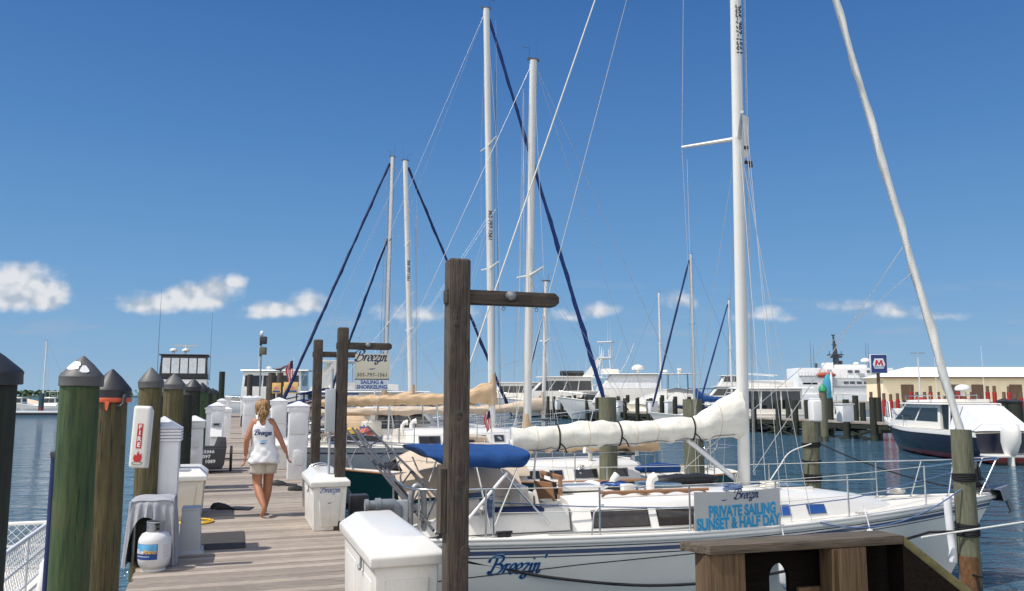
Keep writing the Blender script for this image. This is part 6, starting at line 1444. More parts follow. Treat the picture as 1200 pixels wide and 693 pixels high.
# an inflatable dinghy tied behind the teal boat
c_ = D(19.9, 5.6, WATER); t = thing('inflatable_dinghy', 'light grey inflatable dinghy with a small outboard between the teal and the grey sailboat', 'dinghy', c_, TH)
w = MB(); pts = cat([(-1.3, -.6, .28), (.6, -.62, .3), (1.3, -.35, .36), (1.55, 0, .42), (1.3, .35, .36), (.6, .62, .3), (-1.3, .6, .28)], 6); w.tube(pts, .21, 14); w.build('tube', M['greybox'], t, ang=80)
w = MB(); w.box((-.1, 0, .18), (2.2, 1.0, .06)); w.box((-1.15, 0, .36), (.05, 1.0, .4)); w.build('floor', M['elbox'], t)
w = MB(); w.box((-1.3, 0, .75), (.3, .24, .36)); w.box((-1.28, 0, .3), (.12, .1, .6)); w.build('outboard', M['blackplas'], t, bev=.04)

# little launch between the charter sloop and the teal boat
c_ = D(13.6, 2.15, WATER); t = thing('launch', 'small white launch with varnished wood gunwale between the white sloop and the teal hull', 'boat', c_, TH)
Hl = Hull(4.6, 1.75, .84, .82, .98, stern=.82, um=.4, p=1.9, draft=.25, rake=.5, trans=.08); hull_parts(t, Hl, M['hull_white'], M['gelnon'], cockpit=(.35, 3.2, .55, .4), rail_m=M['teak'])
for x in (.9, 1.9, 2.9): mb = MB(); mb.box((x, 0, .72), (.28, 1.25, .04)); mb.build('thwart', M['teak'], t, bev=.008)
mb = MB(); mb.tube([(x_ , y_, .9 + .02 * math.sin(a)) for a in [i * math.pi / 8 for i in range(60)] for x_, y_ in [(3.7 + .2 * math.cos(a), .2 * math.sin(a))]], .014, 5); mb.build('line_coil', M['rope'], t, ang=80)
mb = MB(); mb.box((-.1, 0, 1.05), (.3, .26, .38)); mb.tube([(-.08, 0, .9), (-.08, 0, .1)], .07, 8); mb.build('outboard', M['blackplas'], t, bev=.05)
mb = MB(); mb.tube([(.3, -.6, .88), (2.9, -.45, .95)], .02, 7); mb.build('oar', M['teak'], t)
# ================================================================== FAR DOCK AND ITS BOATS
mb = MB(); s_ = 40.0
while s_ < 114: mb.box((39.4, s_ + .1, -.05), (2.6, .2, .07)); s_ += .215
struct(mb.build('far_dock', M['plank'], rz=TH))
mb = MB()
for x in (38.2, 40.6): mb.box((x, 77, -.24), (.12, 74, .3))
for k in range(19): mb.box((39.4, 40.6 + 4 * k, -.5), (2.6, .2, .2)); mb.tube([(38.2, 40.6 + 4 * k, -.35), (38.2, 44.6 + 4 * k, -1.2)], .07, 5); mb.tube([(38.2, 40.6 + 4 * k, -1.2), (38.2, 44.6 + 4 * k, -.35)], .07, 5)
struct(mb.build('far_dock_framing', M['piledark'], rz=TH))
rg = random.Random(12); GF = 'grey pilings along the far dock'
first = None
for k in range(31):
    for t_ in (38.0, 40.8):
        p = D(41 + 2.4 * k + rg.uniform(-.3, .3), t_); top = rg.uniform(1.35, 1.75)
        if first is None: first = piling('weathered grey piling in the row along the far dock', p.x, p.y, .2, 1.6, 'piledark', None, 70, GF)
        else:
            c = dup(first, (p.x, p.y, top - 1.6), rg.uniform(0, 6))
def P2(px, Y): q = at(px, 470, Y); return Vector((q.x, q.y, WATER))
# boats beyond the far dock
t, H_ = motor_hull('white motor yacht with a sloping radar arch, leftmost beyond the far dock', P2(708, 108), R(176), 11.5, 3.8, 'hull_white', 1.5, 2.0)
house(t, 1, 8.2, 1.7, 1.5, 3.9, 2.2, .2, win=(.45, .85), n=4, over=.9); mb = MB(); mb.slab([(1.2, -1.6, 3.95), (2.2, -1.6, 3.95), (.6, -1.5, 5.8), (.1, -1.5, 5.8)], .15); mb.build('arch_leg', M['gel'], t); mb = MB(); mb.slab([(1.2, 1.6, 3.95), (2.2, 1.6, 3.95), (.6, 1.5, 5.8), (.1, 1.5, 5.8)], .15); mb.build('arch_leg', M['gel'], t); mb = MB(); mb.box((.35, 0, 5.8), (.6, 3.1, .14)); mb.build('radar_arch', M['gel'], t)
mb = MB(); mb.box((3.2, 0, 4.3), (2.4, 2.2, .5)); mb.build('flybridge', M['glass'], t, bev=.1); antenna(t, 1.5, .5, 5.8, 2.8)
t, H_ = motor_hull('sport fishing boat with a tall white tuna tower beyond the far dock', P2(742, 103), R(160), 11, 3.6, 'hull_white', 1.4, 2.1)
house(t, 2.5, 7.5, 1.5, 1.5, 3.3, 1.4, .1, n=2, over=.6); hard_top(t, 1.5, 5, 1.5, 3.3, 5.0, m2='white')
mb = MB()
for x, y in ((2.4, -1.1), (2.4, 1.1), (4.4, -1.1), (4.4, 1.1)): mb.tube([(x, y, 3.4), (3.4 + (x - 3.4) * .45, y * .45, 8.6)], .05, 6)
for z, k in ((6.2, .72), (7.4, .6)): mb.tube([(3.4 + a * k, b * k, z) for a, b in ((-1, -1.1), (1, -1.1), (1, 1.1), (-1, 1.1), (-1, -1.1))], .035, 5)
mb.box((3.4, 0, 7.6), (1.6, 1.4, .12)); mb.box((3.4, 0, 9.6), (1.9, 1.7, .12))
for x, y in ((2.7, -.6), (2.7, .6), (4.1, -.6), (4.1, .6)): mb.tube([(x, y, 7.6), (x, y, 9.6)], .035, 5)
mb.build('tuna_tower', M['white'], t)
for s_2 in (-1, 1): line(t, 'outrigger', [(3.5, s_2 * 1.4, 3.5), (1.5, s_2 * 3.2, 7.0), (.5, s_2 * 3.8, 9.6)], .03, 'white', 5); antenna(t, 3.0, s_2 * .7, 9.6, 3)
t, H_ = motor_hull('white cabin cruiser with a white radome on its roof beyond the far dock', P2(790, 92), R(172), 10, 3.5, 'hull_white', 1.5, 2.0)
house(t, 1.2, 7, 1.5, 1.5, 3.9, 1.6, .15, win=(.5, .86), n=3, over=.8, gm='plastwin'); radome(t, 3.0, 0, 4.3, .55); mb = MB(); mb.box((5.4, 0, 4.15), (1.6, 1.8, .4)); mb.build('roof_pod', M['gel'], t, bev=.1)
t, H_ = motor_hull('boat under a pale tan cover with a radar topped hardtop, right of the cabin cruiser', P2(846, 84), R(166), 10, 3.5, 'hull_cream', 1.5, 2.0, rail=False)
hard_top(t, 2.4, 6.4, 1.5, 1.9, 5.0, m2='blackplas', legs=2); mb = MB(); mb.box((4.2, 0, 5.5), (.4, 1.6, .2)); mb.tube([(4.2, 0, 5), (4.2, 0, 5.5)], .2, 8); mb.build('radar_bar', M['gel'], t); radome(t, 5.6, .6, 5.2, .3)
mb = MB(); mb.loft([[(x, -w, 1.9), (x, -w * .75, 1.9 + h * .6), (x, 0, 1.9 + h), (x, w * .75, 1.9 + h * .6), (x, w, 1.9)] for x, w, h in ((.2, 1.4, .3), (2, 1.6, 1.3), (4.5, 1.7, 1.7), (7, 1.5, 1.2), (9.5, .4, .2))]); mb.build('boat_cover', M['banner'], t, ang=60)
t, H_ = motor_hull('houseboat with a long flat roof and dark openings beyond the far dock at the right', P2(948, 66), R(168), 9, 3.6, 'hull_white', 1.3, 1.6)
house(t, .6, 5.8, 1.6, 1.35, 3.35, .25, .1, win=(.2, .9), n=3, over=.9, overf=.7, roof_t=.12); mb = MB(); mb.box((3.0, 0, 3.75), (3.4, 2.4, .55)); mb.build('top_deck', M['gel'], t, bev=.1)
mb = MB(); mb.tube([(6.2, -1.4, 1.6), (5.2, -1.4, 4.6), (2.5, -1.4, 4.4)], .04, 6); mb.build('frame_rail', M['white'], t); mb = MB(); mb.tube([(6.2, 1.4, 1.6), (5.2, 1.4, 4.6), (2.5, 1.4, 4.4)], .04, 6); mb.build('frame_rail', M['white'], t)
t, H_ = motor_hull('small open white skiff between houseboat and navy cruiser', P2(1018, 66), R(178), 7, 2.6, 'hull_white', 1.0, 1.3, name='skiff', cat_='skiff')
house(t, 2.2, 3.4, .6, 1.0, 2.0, .3, .05, n=1, roof=False); hard_top(t, 1.8, 3.8, .9, 1.0, 2.9)
t, H_ = motor_hull('low white cruiser glimpsed left of the houseboat, right behind the sloop\'s mast', P2(905, 98), R(175), 9, 3.2, 'hull_white', 1.4, 1.8)
house(t, 1.5, 6, 1.4, 1.4, 3.1, 1.2, .1, n=3, over=.5)
t, H_ = motor_hull('white trawler with small square windows beyond the boats under the blue jib', P2(668, 112), R(180), 10, 3.6, 'hull_white', 1.7, 2.2)
house(t, 1, 8, 1.6, 1.7, 3.4, .6, .1, win=(.4, .8), n=6, over=.3)
for o in list(col.objects):
    if o.parent is None and any(k in o.get('label', '') for k in ('leftmost beyond the far dock', 'radome on its roof', 'square windows beyond')): o.scale = (1.32, 1.32, 1.32)
for px, Y, L_, sc2, lb, kind in ((640, 128, 9, 1.2, 'white cruiser far left beyond the far dock, low under the thin white mast', 0), (690, 132, 10, 1.4, 'tall white yacht glimpsed behind the blue jib in the second row', 1), (722, 120, 9, 1.2, 'tan topped sport boat in the second row left of the tuna tower', 2),
        (762, 124, 9, 1.2, 'white boat with a grey T top in the second row behind the tuna tower', 3), (808, 112, 9, 1.15, 'white cruiser in the second row behind the blue sail cover', 0), (872, 118, 9, 1.3, 'white flybridge boat just left of the sloop\'s mast in the second row', 1), (832, 100, 8, 1.0, 'cream day boat with a blue canopy in the second row', 4), (890, 130, 10, 1.3, 'long white cruiser at far distance right of the sloop\'s mast', 0)):
    t, H_ = motor_hull(lb, P2(px + 18, Y), R(172), L_, L_ * .33, 'hull_white' if kind != 4 else 'hull_cream', 1.5, 2.0, rail=kind < 2); t.scale = (sc2,) * 3
    if kind in (0, 1): house(t, 1, L_ * .68, L_ * .14, 1.5, 3.1, 1.4, .2, win=(.4, .85), n=3, over=.4)
    if kind == 1: house(t, 1.5, L_ * .5, L_ * .12, 3.2, 4.3, .5, .1, win=(.4, .9), n=2, over=.3, aft=False); antenna(t, 2, .5, 4.4, 2.6)
    if kind in (2, 3, 4): hard_top(t, 1.2, 4.4, 1.2, 1.5, 3.6, m={2: 'tan2', 3: 'greybox', 4: 'blue'}[kind]); w = MB(); w.box((2.8, 0, 2.0), (.9, .8, 1.2)); w.build('console', M['gel'], t, bev=.1)
    antenna(t, 3, -.6, 3.2, 3.0)
# sailboats at the far dock
def far_mast_boat(label, px, Y, ptop, L, hm, jib, mm, cover=None, wid=.08, rz=R(10)):
    p = P2(px, Y); t = thing('sailboat', label, 'sailboat', p - Vector((math.cos(rz), math.sin(rz), 0)) * L * .58, rz, 'sailboats at the far dock'); H = Hull(L, L * .3, 1.2, 1.15, 1.45, draft=.4, rake=1.0)
    hull_parts(t, H, M[hm], M['gelnon'], rail_m=M['gel']); cabin_trunk(t, H, [L * .3, L * .4, L * .6, L * .72], [.8, .85, .7, .3], [.4, .42, .35, .02], M['gel'])
    r = ray(px, ptop); zt_ = EYE + r.z * p.y / r.y - WATER
    mast_parts(t, L * .58, 1.5, zt_, wid, mm, spreaders=((.55, .9),), chain=[(L * .56, L * .14, 1.2)], wire='wiredark')
    hd = Vector((L * .58, 0, zt_)); line(t, 'backstay', [hd, (.1, 0, 1.2)], .008, 'wiredark', 5); bow = Vector((L - .2, 0, 1.5))
    if jib: furled(t, 'furled_jib', bow.lerp(hd, .03), bow.lerp(hd, .96), .1, .07, jib, seed=int(px), spiral=False, n=20)
    if cover: sail_cover(t, L * .57, L * .15, 2.3, 2.25, .5, .35, cover, hump=.6, wd=.2, seed=int(px))
    return t
far_mast_boat('grey masted sailboat with royal blue sail cover at the far dock', 814, 66, 298, 9, 'hull_white', 'blue2', 'alug', 'blue', .1, R(185))
far_mast_boat('thin pale masted sailboat at the far dock, left of the blue cover', 775, 86, 343, 9, 'hull_white', None, 'alu', None, .09, R(5))
far_mast_boat('distant sailboat with blue furled jib between the two wooden arms, at the far dock', 858, 80, 352, 8.5, 'hull_white', 'blue3', 'alu', None, .08, R(182))
far_mast_boat('far sailboat with slim white mast just right of the teal boat\'s mast', 641, 118, 352, 9, 'hull_white', 'blue2', 'alu', None, .1, R(184))

# things standing on the far dock
def white_cab(label, px, Y, w, z0, z1, m='white'):
    p = at(px, 480, Y); t = thing('dock_cabinet', label, 'cabinet', (p.x, p.y, 0), TH, 'white cabinets on the far dock'); mb = MB(); mb.box((0, 0, (z0 + z1) / 2), (w, .6, z1 - z0)); mb.build('body', M[m], t, bev=.04); mb = MB(); mb.box((0, 0, z1 + .03), (w + .1, .7, .07)); mb.build('top', M[m], t, bev=.02)
white_cab('white panelled cabinet on the far dock right of the green capped post', 990, 51.0, .85, .1, 1.15)
p = at(955.5, 490, 14.6); t = thing('meter_box', 'white box mounted on top of the grey piling behind the foredeck', 'box', (p.x, p.y, 0), R(4)); mb = MB(); mb.frus((0, 0, 1.275), (.185, .2), (.19, .21), .39); mb.build('body', M['white'], t, bev=.05, seg=3); mb = MB(); mb.box((0, 0, 1.675), (.16, .16, .04)); mb.build('lid', M['white'], t, bev=.02)
for px, Y, lb in ((655, 100, 'white dock cabinet leftmost on the far dock under the yacht'), (676, 95, 'second white dock cabinet from the left on the far dock'), (727, 84, 'white dock cabinet under the tuna tower boat'), (765, 78, 'white dock cabinet below the radome cruiser'), (785, 75, 'white dock cabinet right of the thin mast, on the far dock')): white_cab(lb, px, Y, .8, 0, 1.1)
p = at(966, 500, 50.5); t = piling('piling with a bright green cap left of the white panelled cabinet', p.x, p.y, .22, 2.0, 'pilegrey', None, 91); mb = MB(); mb.lathe([(.26, 1.98), (.25, 2.12), (.12, 2.35), (.001, 2.45)], 14); mb.build('green_cap', M['greenp'], t)
p = at(970, 440, 60); t = thing('kayak', 'blue and white kayak stood on end on the far dock', 'kayak', (p.x, p.y, 0)); mb = MB(); mb.loft([[(.38 * w * math.cos(a), .22 * w * math.sin(a), z) for a in [2 * math.pi * k / 14 for k in range(14)]] for z, w in ((1.0, .15), (1.3, .6), (2.0, 1), (2.7, 1), (3.1, .55), (3.3, .1))]); mb.build('hull', M['teal'], t, ang=70); mb = MB(); mb.loft([[(.2 + .1 * math.cos(a) * w, -.12 + .12 * math.sin(a) * w, z) for a in [2 * math.pi * k / 10 for k in range(10)]] for z, w in ((1.6, .5), (2.2, 1), (3.0, 1), (3.4, .4))]); mb.build('white_deck', M['white'], t, ang=70)
mb = MB(); mb.tube([(0, .2, 0), (0, .2, 2.4)], .06, 6); mb.build('rack', M['galv'], t)

# fuel station sign
p = at(1030, 440, 100); t = thing('station_sign', 'blue square fuel station sign with a red M on a dark pole', 'sign', (p.x, p.y, 0), R(-8))
zc_ = at(1030, 426.5, 100).z
mb = MB(); mb.tube([(0, .3, -2), (0, .3, zc_)], .2, 10); mb.build('pole', M['doorbrown'], t)
mb = MB(); mb.box((0, 0, zc_), (1.95, .35, 2.3)); mb.build('frame', M['white'], t, bev=.02)
mb = MB(); mb.box((.02, -.185, zc_), (1.82, .03, 2.2)); mb.build('panel', M['signblue'], t)
hx = [(-.72, -.1), (-.5, .62), (.5, .62), (.72, -.1), (.52, -.62), (-.52, -.62)]
mb = MB(); mb.prism(hx, -.0, .012, M=T(.02, -.202, zc_ + .02) @ RX(R(90))); mb.build('hexagon', M['flagwhite'], t)
mb = MB(); mb.prism([(x * .86, y * .86) for x, y in hx], 0, .012, M=T(.02, -.216, zc_ + .02) @ RX(R(90))); mb.build('hexagon_inner', M['signwhite'], t)
q = MB(); mm = [(-.5, -.3), (-.36, .38), (-.2, .38), (0, -.02), (.2, .38), (.36, .38), (.5, -.3), (.28, -.3), (.22, .08), (.06, -.24), (-.06, -.24), (-.22, .08), (-.28, -.3)]
q.prism(mm, 0, .014, M=T(.02, -.232, zc_ + .08) @ RX(R(90))); q.build('letter', M['inkred'], t)
q = MB(); lettering(q, text_faces('MARATHON', .2, bold=.006), T(.02, -.236, zc_ - .38) @ RX(R(90)), th=.006); q.build('lettering', M['inkmid'], t)

# red sleeved fender piles of the fuel dock
GR = 'red sleeved piles in front of the warehouse'; fr = None
for i, px in enumerate((1021, 1036, 1044, 1052, 1061, 1068, 1075, 1084, 1091, 1100, 1107, 1115, 1124, 1131, 1139, 1148, 1158, 1166, 1177, 1183, 1190, 1197, 1206, 1215)):
    p = at(px, 470, 108 + rg.uniform(-3, 3)); dz = rg.choice((-.9, -.5, -.3, 0, 0, 1.3))
    if fr is None:
        fr = thing('fender_pile', 'brown pile with a red painted sleeve in the row before the warehouse', 'piling', (p.x, p.y, 0), 0, GR)
        mb = MB(); mb.tube([(0, 0, -3), (0, 0, 2.15)], .2, 10); mb.build('post', M['doorbrown'], fr); mb = MB(); mb.tube([(0, 0, -.6), (0, 0, 1.35)], .26, 10); mb.build('red_sleeve', M['red'], fr)
    else: dup(fr, (p.x, p.y, dz * .6))
for px, Y, lb in ((1177, 46, 'dark piling behind the stern canvas of the navy cruiser'), (1190, 45, 'dark piling at the right edge behind the outboards')):
    p = at(px, 480, Y); piling(lb, p.x, p.y, .35, 1.55, 'piledark', 'capb', 95)

# warehouse
X0, X1, YF, ZB, ZE, ZR = at(1035, 455, 170).x, 150, 170, .4, 5.35, 7.9
wh = thing('warehouse', 'long cream warehouse with a bright white hipped roof and brown doors', 'warehouse', (X0, YF, ZB))
mb = MB(); mb.box(((X1 - X0) / 2, 4, (ZE - ZB) / 2), (X1 - X0, 8, ZE - ZB)); mb.build('wall', M['wallyel'], wh)
L_ = X1 - X0; h_ = ZE - ZB + .01; r_ = ZR - ZB
mb = MB(); mb.add([(-.8, -.8, h_), (L_ + .8, -.8, h_), (L_ + .8, 8.8, h_), (-.8, 8.8, h_), (7, 4, r_ - .25), (L_ - 7, 4, r_ - .25)], [(0, 1, 5, 4), (1, 2, 5), (2, 3, 4, 5), (3, 0, 4), (0, 3, 2, 1)]); mb.build('roof', M['roofw'], wh)
mb = MB(); mb.box((L_ / 2, -.85, h_ - .02), (L_ + 1.8, .1, .28)); mb.build('fascia', M['doorbrown'], wh)
for px in (1063.5, 1121, 1146, 1190.5): 
    x = at(px, 455, 169.9).x - X0; mb = MB(); mb.box((x, -.03, 1.8), (2.6, .12, 3.4)); mb.build('door', M['doorbrown'], wh)
p = at(1077, 440, 160); t = thing('lamp_post', 'tall thin lamp post with a twin head in front of the warehouse', 'lamp post', (p.x, p.y, 0)); zt = at(1077, 414, 160).z
mb = MB(); mb.tube([(0, 0, .4), (0, 0, zt)], [.16, .1], 8); mb.build('pole', M['alu'], t)
for s_2 in (-1, 1): mb = MB(); mb.box((s_2 * .75, 0, zt), (1.1, .4, .16)); mb.build('lamp_head', M['galv'], t)

# coast guard style cutter behind the quay
YS = 228; shp = thing('patrol_ship', 'white patrol ship with dark lattice mast and orange boat behind the quay', 'ship', (at(930, 460, YS).x, YS, WATER))
def sx_(px): return at(px, 460, YS).x - at(930, 460, YS).x
def sz(py): return at(980, py, YS).z - WATER
mb = MB(); mb.loft([[(sx_(915) + a, b, z) for a, b in ((0, -5), (40, -5), (40, 5), (0, 5))] for z in (0, 3.0)]); mb.build('hull', M['ship'], shp)
mb = MB(); mb.box(((sx_(929) + sx_(960)) / 2, 0, (sz(470) + sz(432)) / 2), (sx_(960) - sx_(929), 9, sz(432) - sz(470))); mb.build('hangar', M['ship'], shp, bev=.1)
mb = MB(); mb.box(((sx_(960) + sx_(1040)) / 2, 0, (sz(470) + sz(432)) / 2), (sx_(1040) - sx_(960), 8.4, sz(432) - sz(470))); mb.build('superstructure', M['ship'], shp, bev=.1)
mb = MB(); mb.box(((sx_(977) + sx_(1012)) / 2, 0, sz(430.5)), (sx_(1012) - sx_(977), 6, 1.2)); mb.box((sx_(971), 0, sz(430)), (2.2, 3, 2.2)); mb.build('bridge', M['ship'], shp, bev=.08)
for px, py in ((990, 436), (998, 436), (1012, 436), (1000, 449), (1008, 449), (992, 449), (985, 449)):
    mb = MB(); mb.box((sx_(px), -4.28, sz(py)), (1.3, .1, .7)); mb.build('port', M['wiredark'], shp)
zb_ = sz(431)
for x0_, x1_, py in ((930, 959, 441), (961, 1027, 444), (961, 1027, 453)):
    mb = MB(); mb.box(((sx_(x0_) + sx_(x1_)) / 2, -4.6, sz(py)), (sx_(x1_) - sx_(x0_), .5, .16)); mb.build('deck_ledge', M['elbox'], shp)
    for k in range(9): q = MB(); xx = sx_(x0_) + (sx_(x1_) - sx_(x0_)) * k / 8; q.tube([(xx, -4.8, sz(py)), (xx, -4.8, sz(py) + 1.0)], .05, 5); q.build('rail_post', M['elbox'], shp)
for px, py, w2, h2 in ((966, 438, 1.2, 2.0), (1020, 436.5, 2.4, 1.0), (972, 449, 1.0, 1.8), (943, 450, 4.0, .5), (1003, 440, 1.6, .9)):
    mb = MB(); mb.box((sx_(px), -4.4, sz(py)), (w2, .2, h2)); mb.build('hatch_door', M['elbox'], shp)
mb = MB(); mb.tube([(sx_(982), 0, zb_), (sx_(981), 0, sz(415)), (sx_(979.5), 0, sz(393))], [1.1, .7, .2], 8); mb.box((sx_(981), 0, sz(416)), (3.6, 2.6, .35)); mb.box((sx_(982), 0, sz(418.5)), (2.6, 2, .5))
for dx in (-2.6, 2.6): mb.tube([(sx_(981) + dx * .6, 0, sz(416)), (sx_(981) + dx * .65, 0, sz(411.5))], .1, 5)
mb.box((sx_(979.5), 0, sz(393)), (.9, .5, .3)); mb.box((sx_(980.2), 0, sz(404)), (1.4, .3, .15)); mb.tube([(sx_(987), 0, sz(431)), (sx_(987), 0, sz(423))], .5, 6); mb.tube([(sx_(958), 0, sz(433)), (sx_(958), 0, sz(426))], .35, 6)
mb.build('mast', M['shipbuff'], shp)
for px, py, r in ((1016, 423, 1.3), (1005, 426, .8), (997, 428, .55)): radome(shp, sx_(px), 0, sz(py) - .3, r)
mb = MB(); mb.loft([[(sx_(950) + x, -4.9 + .7 * math.cos(a) * w, sz(440) + .7 * math.sin(a) * w) for a in [2 * math.pi * k / 10 for k in range(10)]] for x, w in ((0, .3), (1, 1), (4, 1), (5.2, .4))]); mb.build('rescue_boat', M['redfade'], shp, ang=60)
for px, top in ((952, 400), (955.5, 405), (1017, 402), (1020, 402)): antenna(shp, sx_(px), 0, zb_, sz(top) - zb_, 'wiredark', 0, .08)

# ---------------------------------------------------------------- beyond the end of our dock and on the left
def pole_post(label, px, Y, top, r, m, kind='piling'):
    p = at(px, 470, Y); return piling(label, p.x, p.y, r, top, m, None, 60)
for px, Y, py, r, lb in ((292, 60, 439, .2, 'pale piling standing before the left window of the end yacht'), (318, 52, 437, .24, 'thick dark timber piling right of the end yacht\'s window'), (315, 55, 442, .2, 'shorter timber piling partly behind the thick dark one'), (327.5, 48, 437, .18, 'timber piling with a bird on top near the sunset signs'), (364.5, 40, 459, .15, 'low timber piling behind the tall right pedestal')):
    z = at(px, py, Y).z; t = pole_post(lb, px, Y, z, r, 'timber')
    if 'bird' in lb:
        mb = MB(); mb.loft([[(x, w * math.cos(a), z + .22 + dz + h * math.sin(a)) for a in [2 * math.pi * k / 10 for k in range(10)]] for x, w, h, dz in ((-.45, .04, .03, .04), (-.2, .1, .09, 0), (.05, .13, .13, .02), (.2, .08, .09, .12), (.3, .06, .06, .16), (.42, .02, .02, .14))])
        mb.tube([(0, -.05, z), (0, -.05, z + .15)], .02, 5); mb.tube([(0, .05, z), (0, .05, z + .15)], .02, 5)
        o = mb.build('bird', M['wiredark'], loc=(t.location.x, t.location.y, 0), ang=60); tag(o, 'dark seabird perched on a timber piling near the sunset signs', 'bird')
p = at(304, 470, 45); t = thing('light_pole', 'slim pole carrying a white lamp and two green grey floodlights above the woman', 'light pole', (p.x, p.y, 0)); z1 = at(304, 389, 45).z
mb = MB(); mb.tube([(0, 0, 0), (0, 0, z1 - .2)], .045, 8); mb.build('pole', M['galv'], t); mb = MB(); mb.sphere((0, 0, z1 - .1), (.11, .11, .16), 12, 8); mb.build('lamp', M['white'], t)
for py, m_ in ((399, 'capb'), (411.5, 'leaf')):
    z = at(304, py, 45).z; q = MB(); q.box((.1, 0, z), (.34, .3, .42)); q.tube([(-.05, 0, z - .3), (-.05, 0, z + .2)], .07, 6); q.build('floodlight', M['capb'] if m_ == 'capb' else M['pilegrey'], t, bev=.08)
# flags
def us_flag(label, px, Y, py0, py1, sc_=1.0):
    p = at(px, 470, Y); t = thing('flag', label, 'flag', (p.x, p.y, 0), group='stars and stripes on staffs'); z0, z1 = at(px, py0, Y).z, at(px, py1, Y).z
    mb = MB(); mb.tube([(.1, 0, z0), (.06, 0, z1)], .014, 6); mb.build('staff', M['white'], t)
    def fl(u, v): return Vector((.06 - sc_ * (.1 * math.sin(v * 5) * u + .32 * u), sc_ * .1 * math.sin(u * 9 + v * 3), z1 - sc_ * (.12 + 1.15 * v + .25 * u)))
    for k in range(7):
        mb = MB(); mb.grid(lambda u, v: fl((k + u) / 7, v), 3, 10); mb.build('stripe', M['flagred'] if k % 2 == 0 else M['flagwhite'], t, ang=80, solid=.006)
    mb = MB(); mb.grid(lambda u, v: fl(u * .55, v * .42) + Vector((0, -.012, 0)), 5, 5); mb.build('canton', M['navy'], t, ang=80, solid=.004)
us_flag('limp stars and stripes high on a staff by the end yacht', 341, 47, 475, 419)
us_flag('small stars and stripes over the deck of the boat beyond the blue bimini', 572, 19.5, 530, 478, .38)
# sunset boards
def sunset_board(label, px, py, Y, w, h):
    c = at(px, py, Y); t = thing('sunset_board', label, 'sign', (c.x, c.y, 0), R(4), 'sunset picture boards'); mb = MB(); mb.box((0, 0, c.z), (w, .03, h)); mb.build('board', M['signgold'], t, bev=.005)
    q = MB(); q.prism([(w * .3 * math.cos(math.pi * k / 12), h * .3 * math.sin(math.pi * k / 12)) for k in range(13)], 0, .006, M=T(0, -.016, c.z - h * .12) @ RX(R(90))); q.build('sun_disc', M['signpink'], t)
    q = MB(); q.box((0, -.018, c.z - h * .32), (w * .8, .006, h * .16)); q.build('blue_band', M['inkmid'], t)
    for s_2 in (-1, 1): q = MB(); q.tube([(s_2 * w * .4, .05, 0), (s_2 * w * .4, .05, c.z - h * .3)], .04, 6); q.build('leg', M['timber'], t)
sunset_board('yellow sunset picture board right of the timber piling', 341, 454.5, 45, .78, .62); sunset_board('narrower yellow sunset picture board left of the timber piling', 324, 455, 47, .5, .6)
p = at(246, 470, 70)
# floating pontoon, moored boats and mast in the left gap
c_ = P2(40, 118); t = thing('pontoon', 'long white floating pontoon with black edge on the water at far left', 'pontoon', (c_.x, c_.y, WATER), R(3)); mb = MB(); mb.box((-2, 0, .42), (26, 2.4, .26)); mb.build('deck', M['white'], t, bev=.04); mb = MB(); mb.box((-2, 0, .12), (26, 2.3, .34)); mb.build('float', M['black'], t)
far_mast_boat('white anchored sailboat with bare mast in the gap between the two left pilings', 50, 128, 400, 10, 'hull_white', None, 'alu', None, .1, R(176))
p = at(48.5, 470, 119); piling('teal wrapped pile at the middle of the floating pontoon', p.x, p.y, .35, at(48, 461, 119).z, 'hull_teal', None, 97)
for px, Y, lb in ((22, 134, 'small white motor boat behind the pontoon, beside the nearest dark piling'), (36, 140, 'beige covered boat behind the pontoon left of the anchored mast'), (61, 132, 'small white boat with canopy behind the pontoon right of the mast')):
    t, H_ = motor_hull(lb, P2(px, Y) + Vector((2, 0, 0)), R(180), 6, 2.2, 'hull_white', 1.2, 1.5, rail=False)
    if 'beige' in lb: mb = MB(); mb.loft([[(x, -w, 1.3), (x, 0, 1.3 + h), (x, w, 1.3)] for x, w, h in ((.1, .9, .4), (3, 1, 1.0), (5.7, .2, .2))]); mb.build('boat_cover', M['tan2'], t, ang=60)
    else: house(t, 1, 3.6, .8, 1.2, 2.4, .6, .1, n=2, over=.3); 
    if 'canopy' in lb: hard_top(t, .2, 2.6, .9, 2.4, 3.4)
# ================================================================== THE WOMAN WALKING AWAY
def skin_obj(name, nodes, edges, m, parent, sub=2, extra=None, root=0, sx=1.0):
    me = bpy.data.meshes.new('tmp'); me.from_pydata([n[0] for n in nodes], edges, []); o = bpy.data.objects.new('tmp', me); col.objects.link(o)
    mo = o.modifiers.new('s', 'SKIN'); mo.use_smooth_shade = True
    for i, n in enumerate(nodes):
        r = n[1]; sv_ = me.skin_vertices[0].data[i]; sv_.radius = (r if isinstance(r, (tuple, list)) else (r, r)); sv_.use_root = (i == root)
    sb = o.modifiers.new('d', 'SUBSURF'); sb.levels = sub; sb.render_levels = sub
    bpy.context.view_layer.update(); dg = bpy.context.evaluated_depsgraph_get(); m2 = bpy.data.meshes.new_from_object(o.evaluated_get(dg))
    bpy.data.objects.remove(o); bpy.data.meshes.remove(me)
    mb = MB(); mb.v = [v.co.copy() for v in m2.vertices]; mb.f = [list(p.vertices) for p in m2.polygons]; mb.mi = [0] * len(mb.f); bpy.data.meshes.remove(m2)
    if extra: extra(mb)
    return mb.build(name, m, parent, ang=180)
g_ = ground(305, 607); wm_ = thing('person', 'woman with blonde tied hair in white tank top and khaki shorts walking away barefoot', 'person', g_ + A * .17 + Bv * .03, TH)
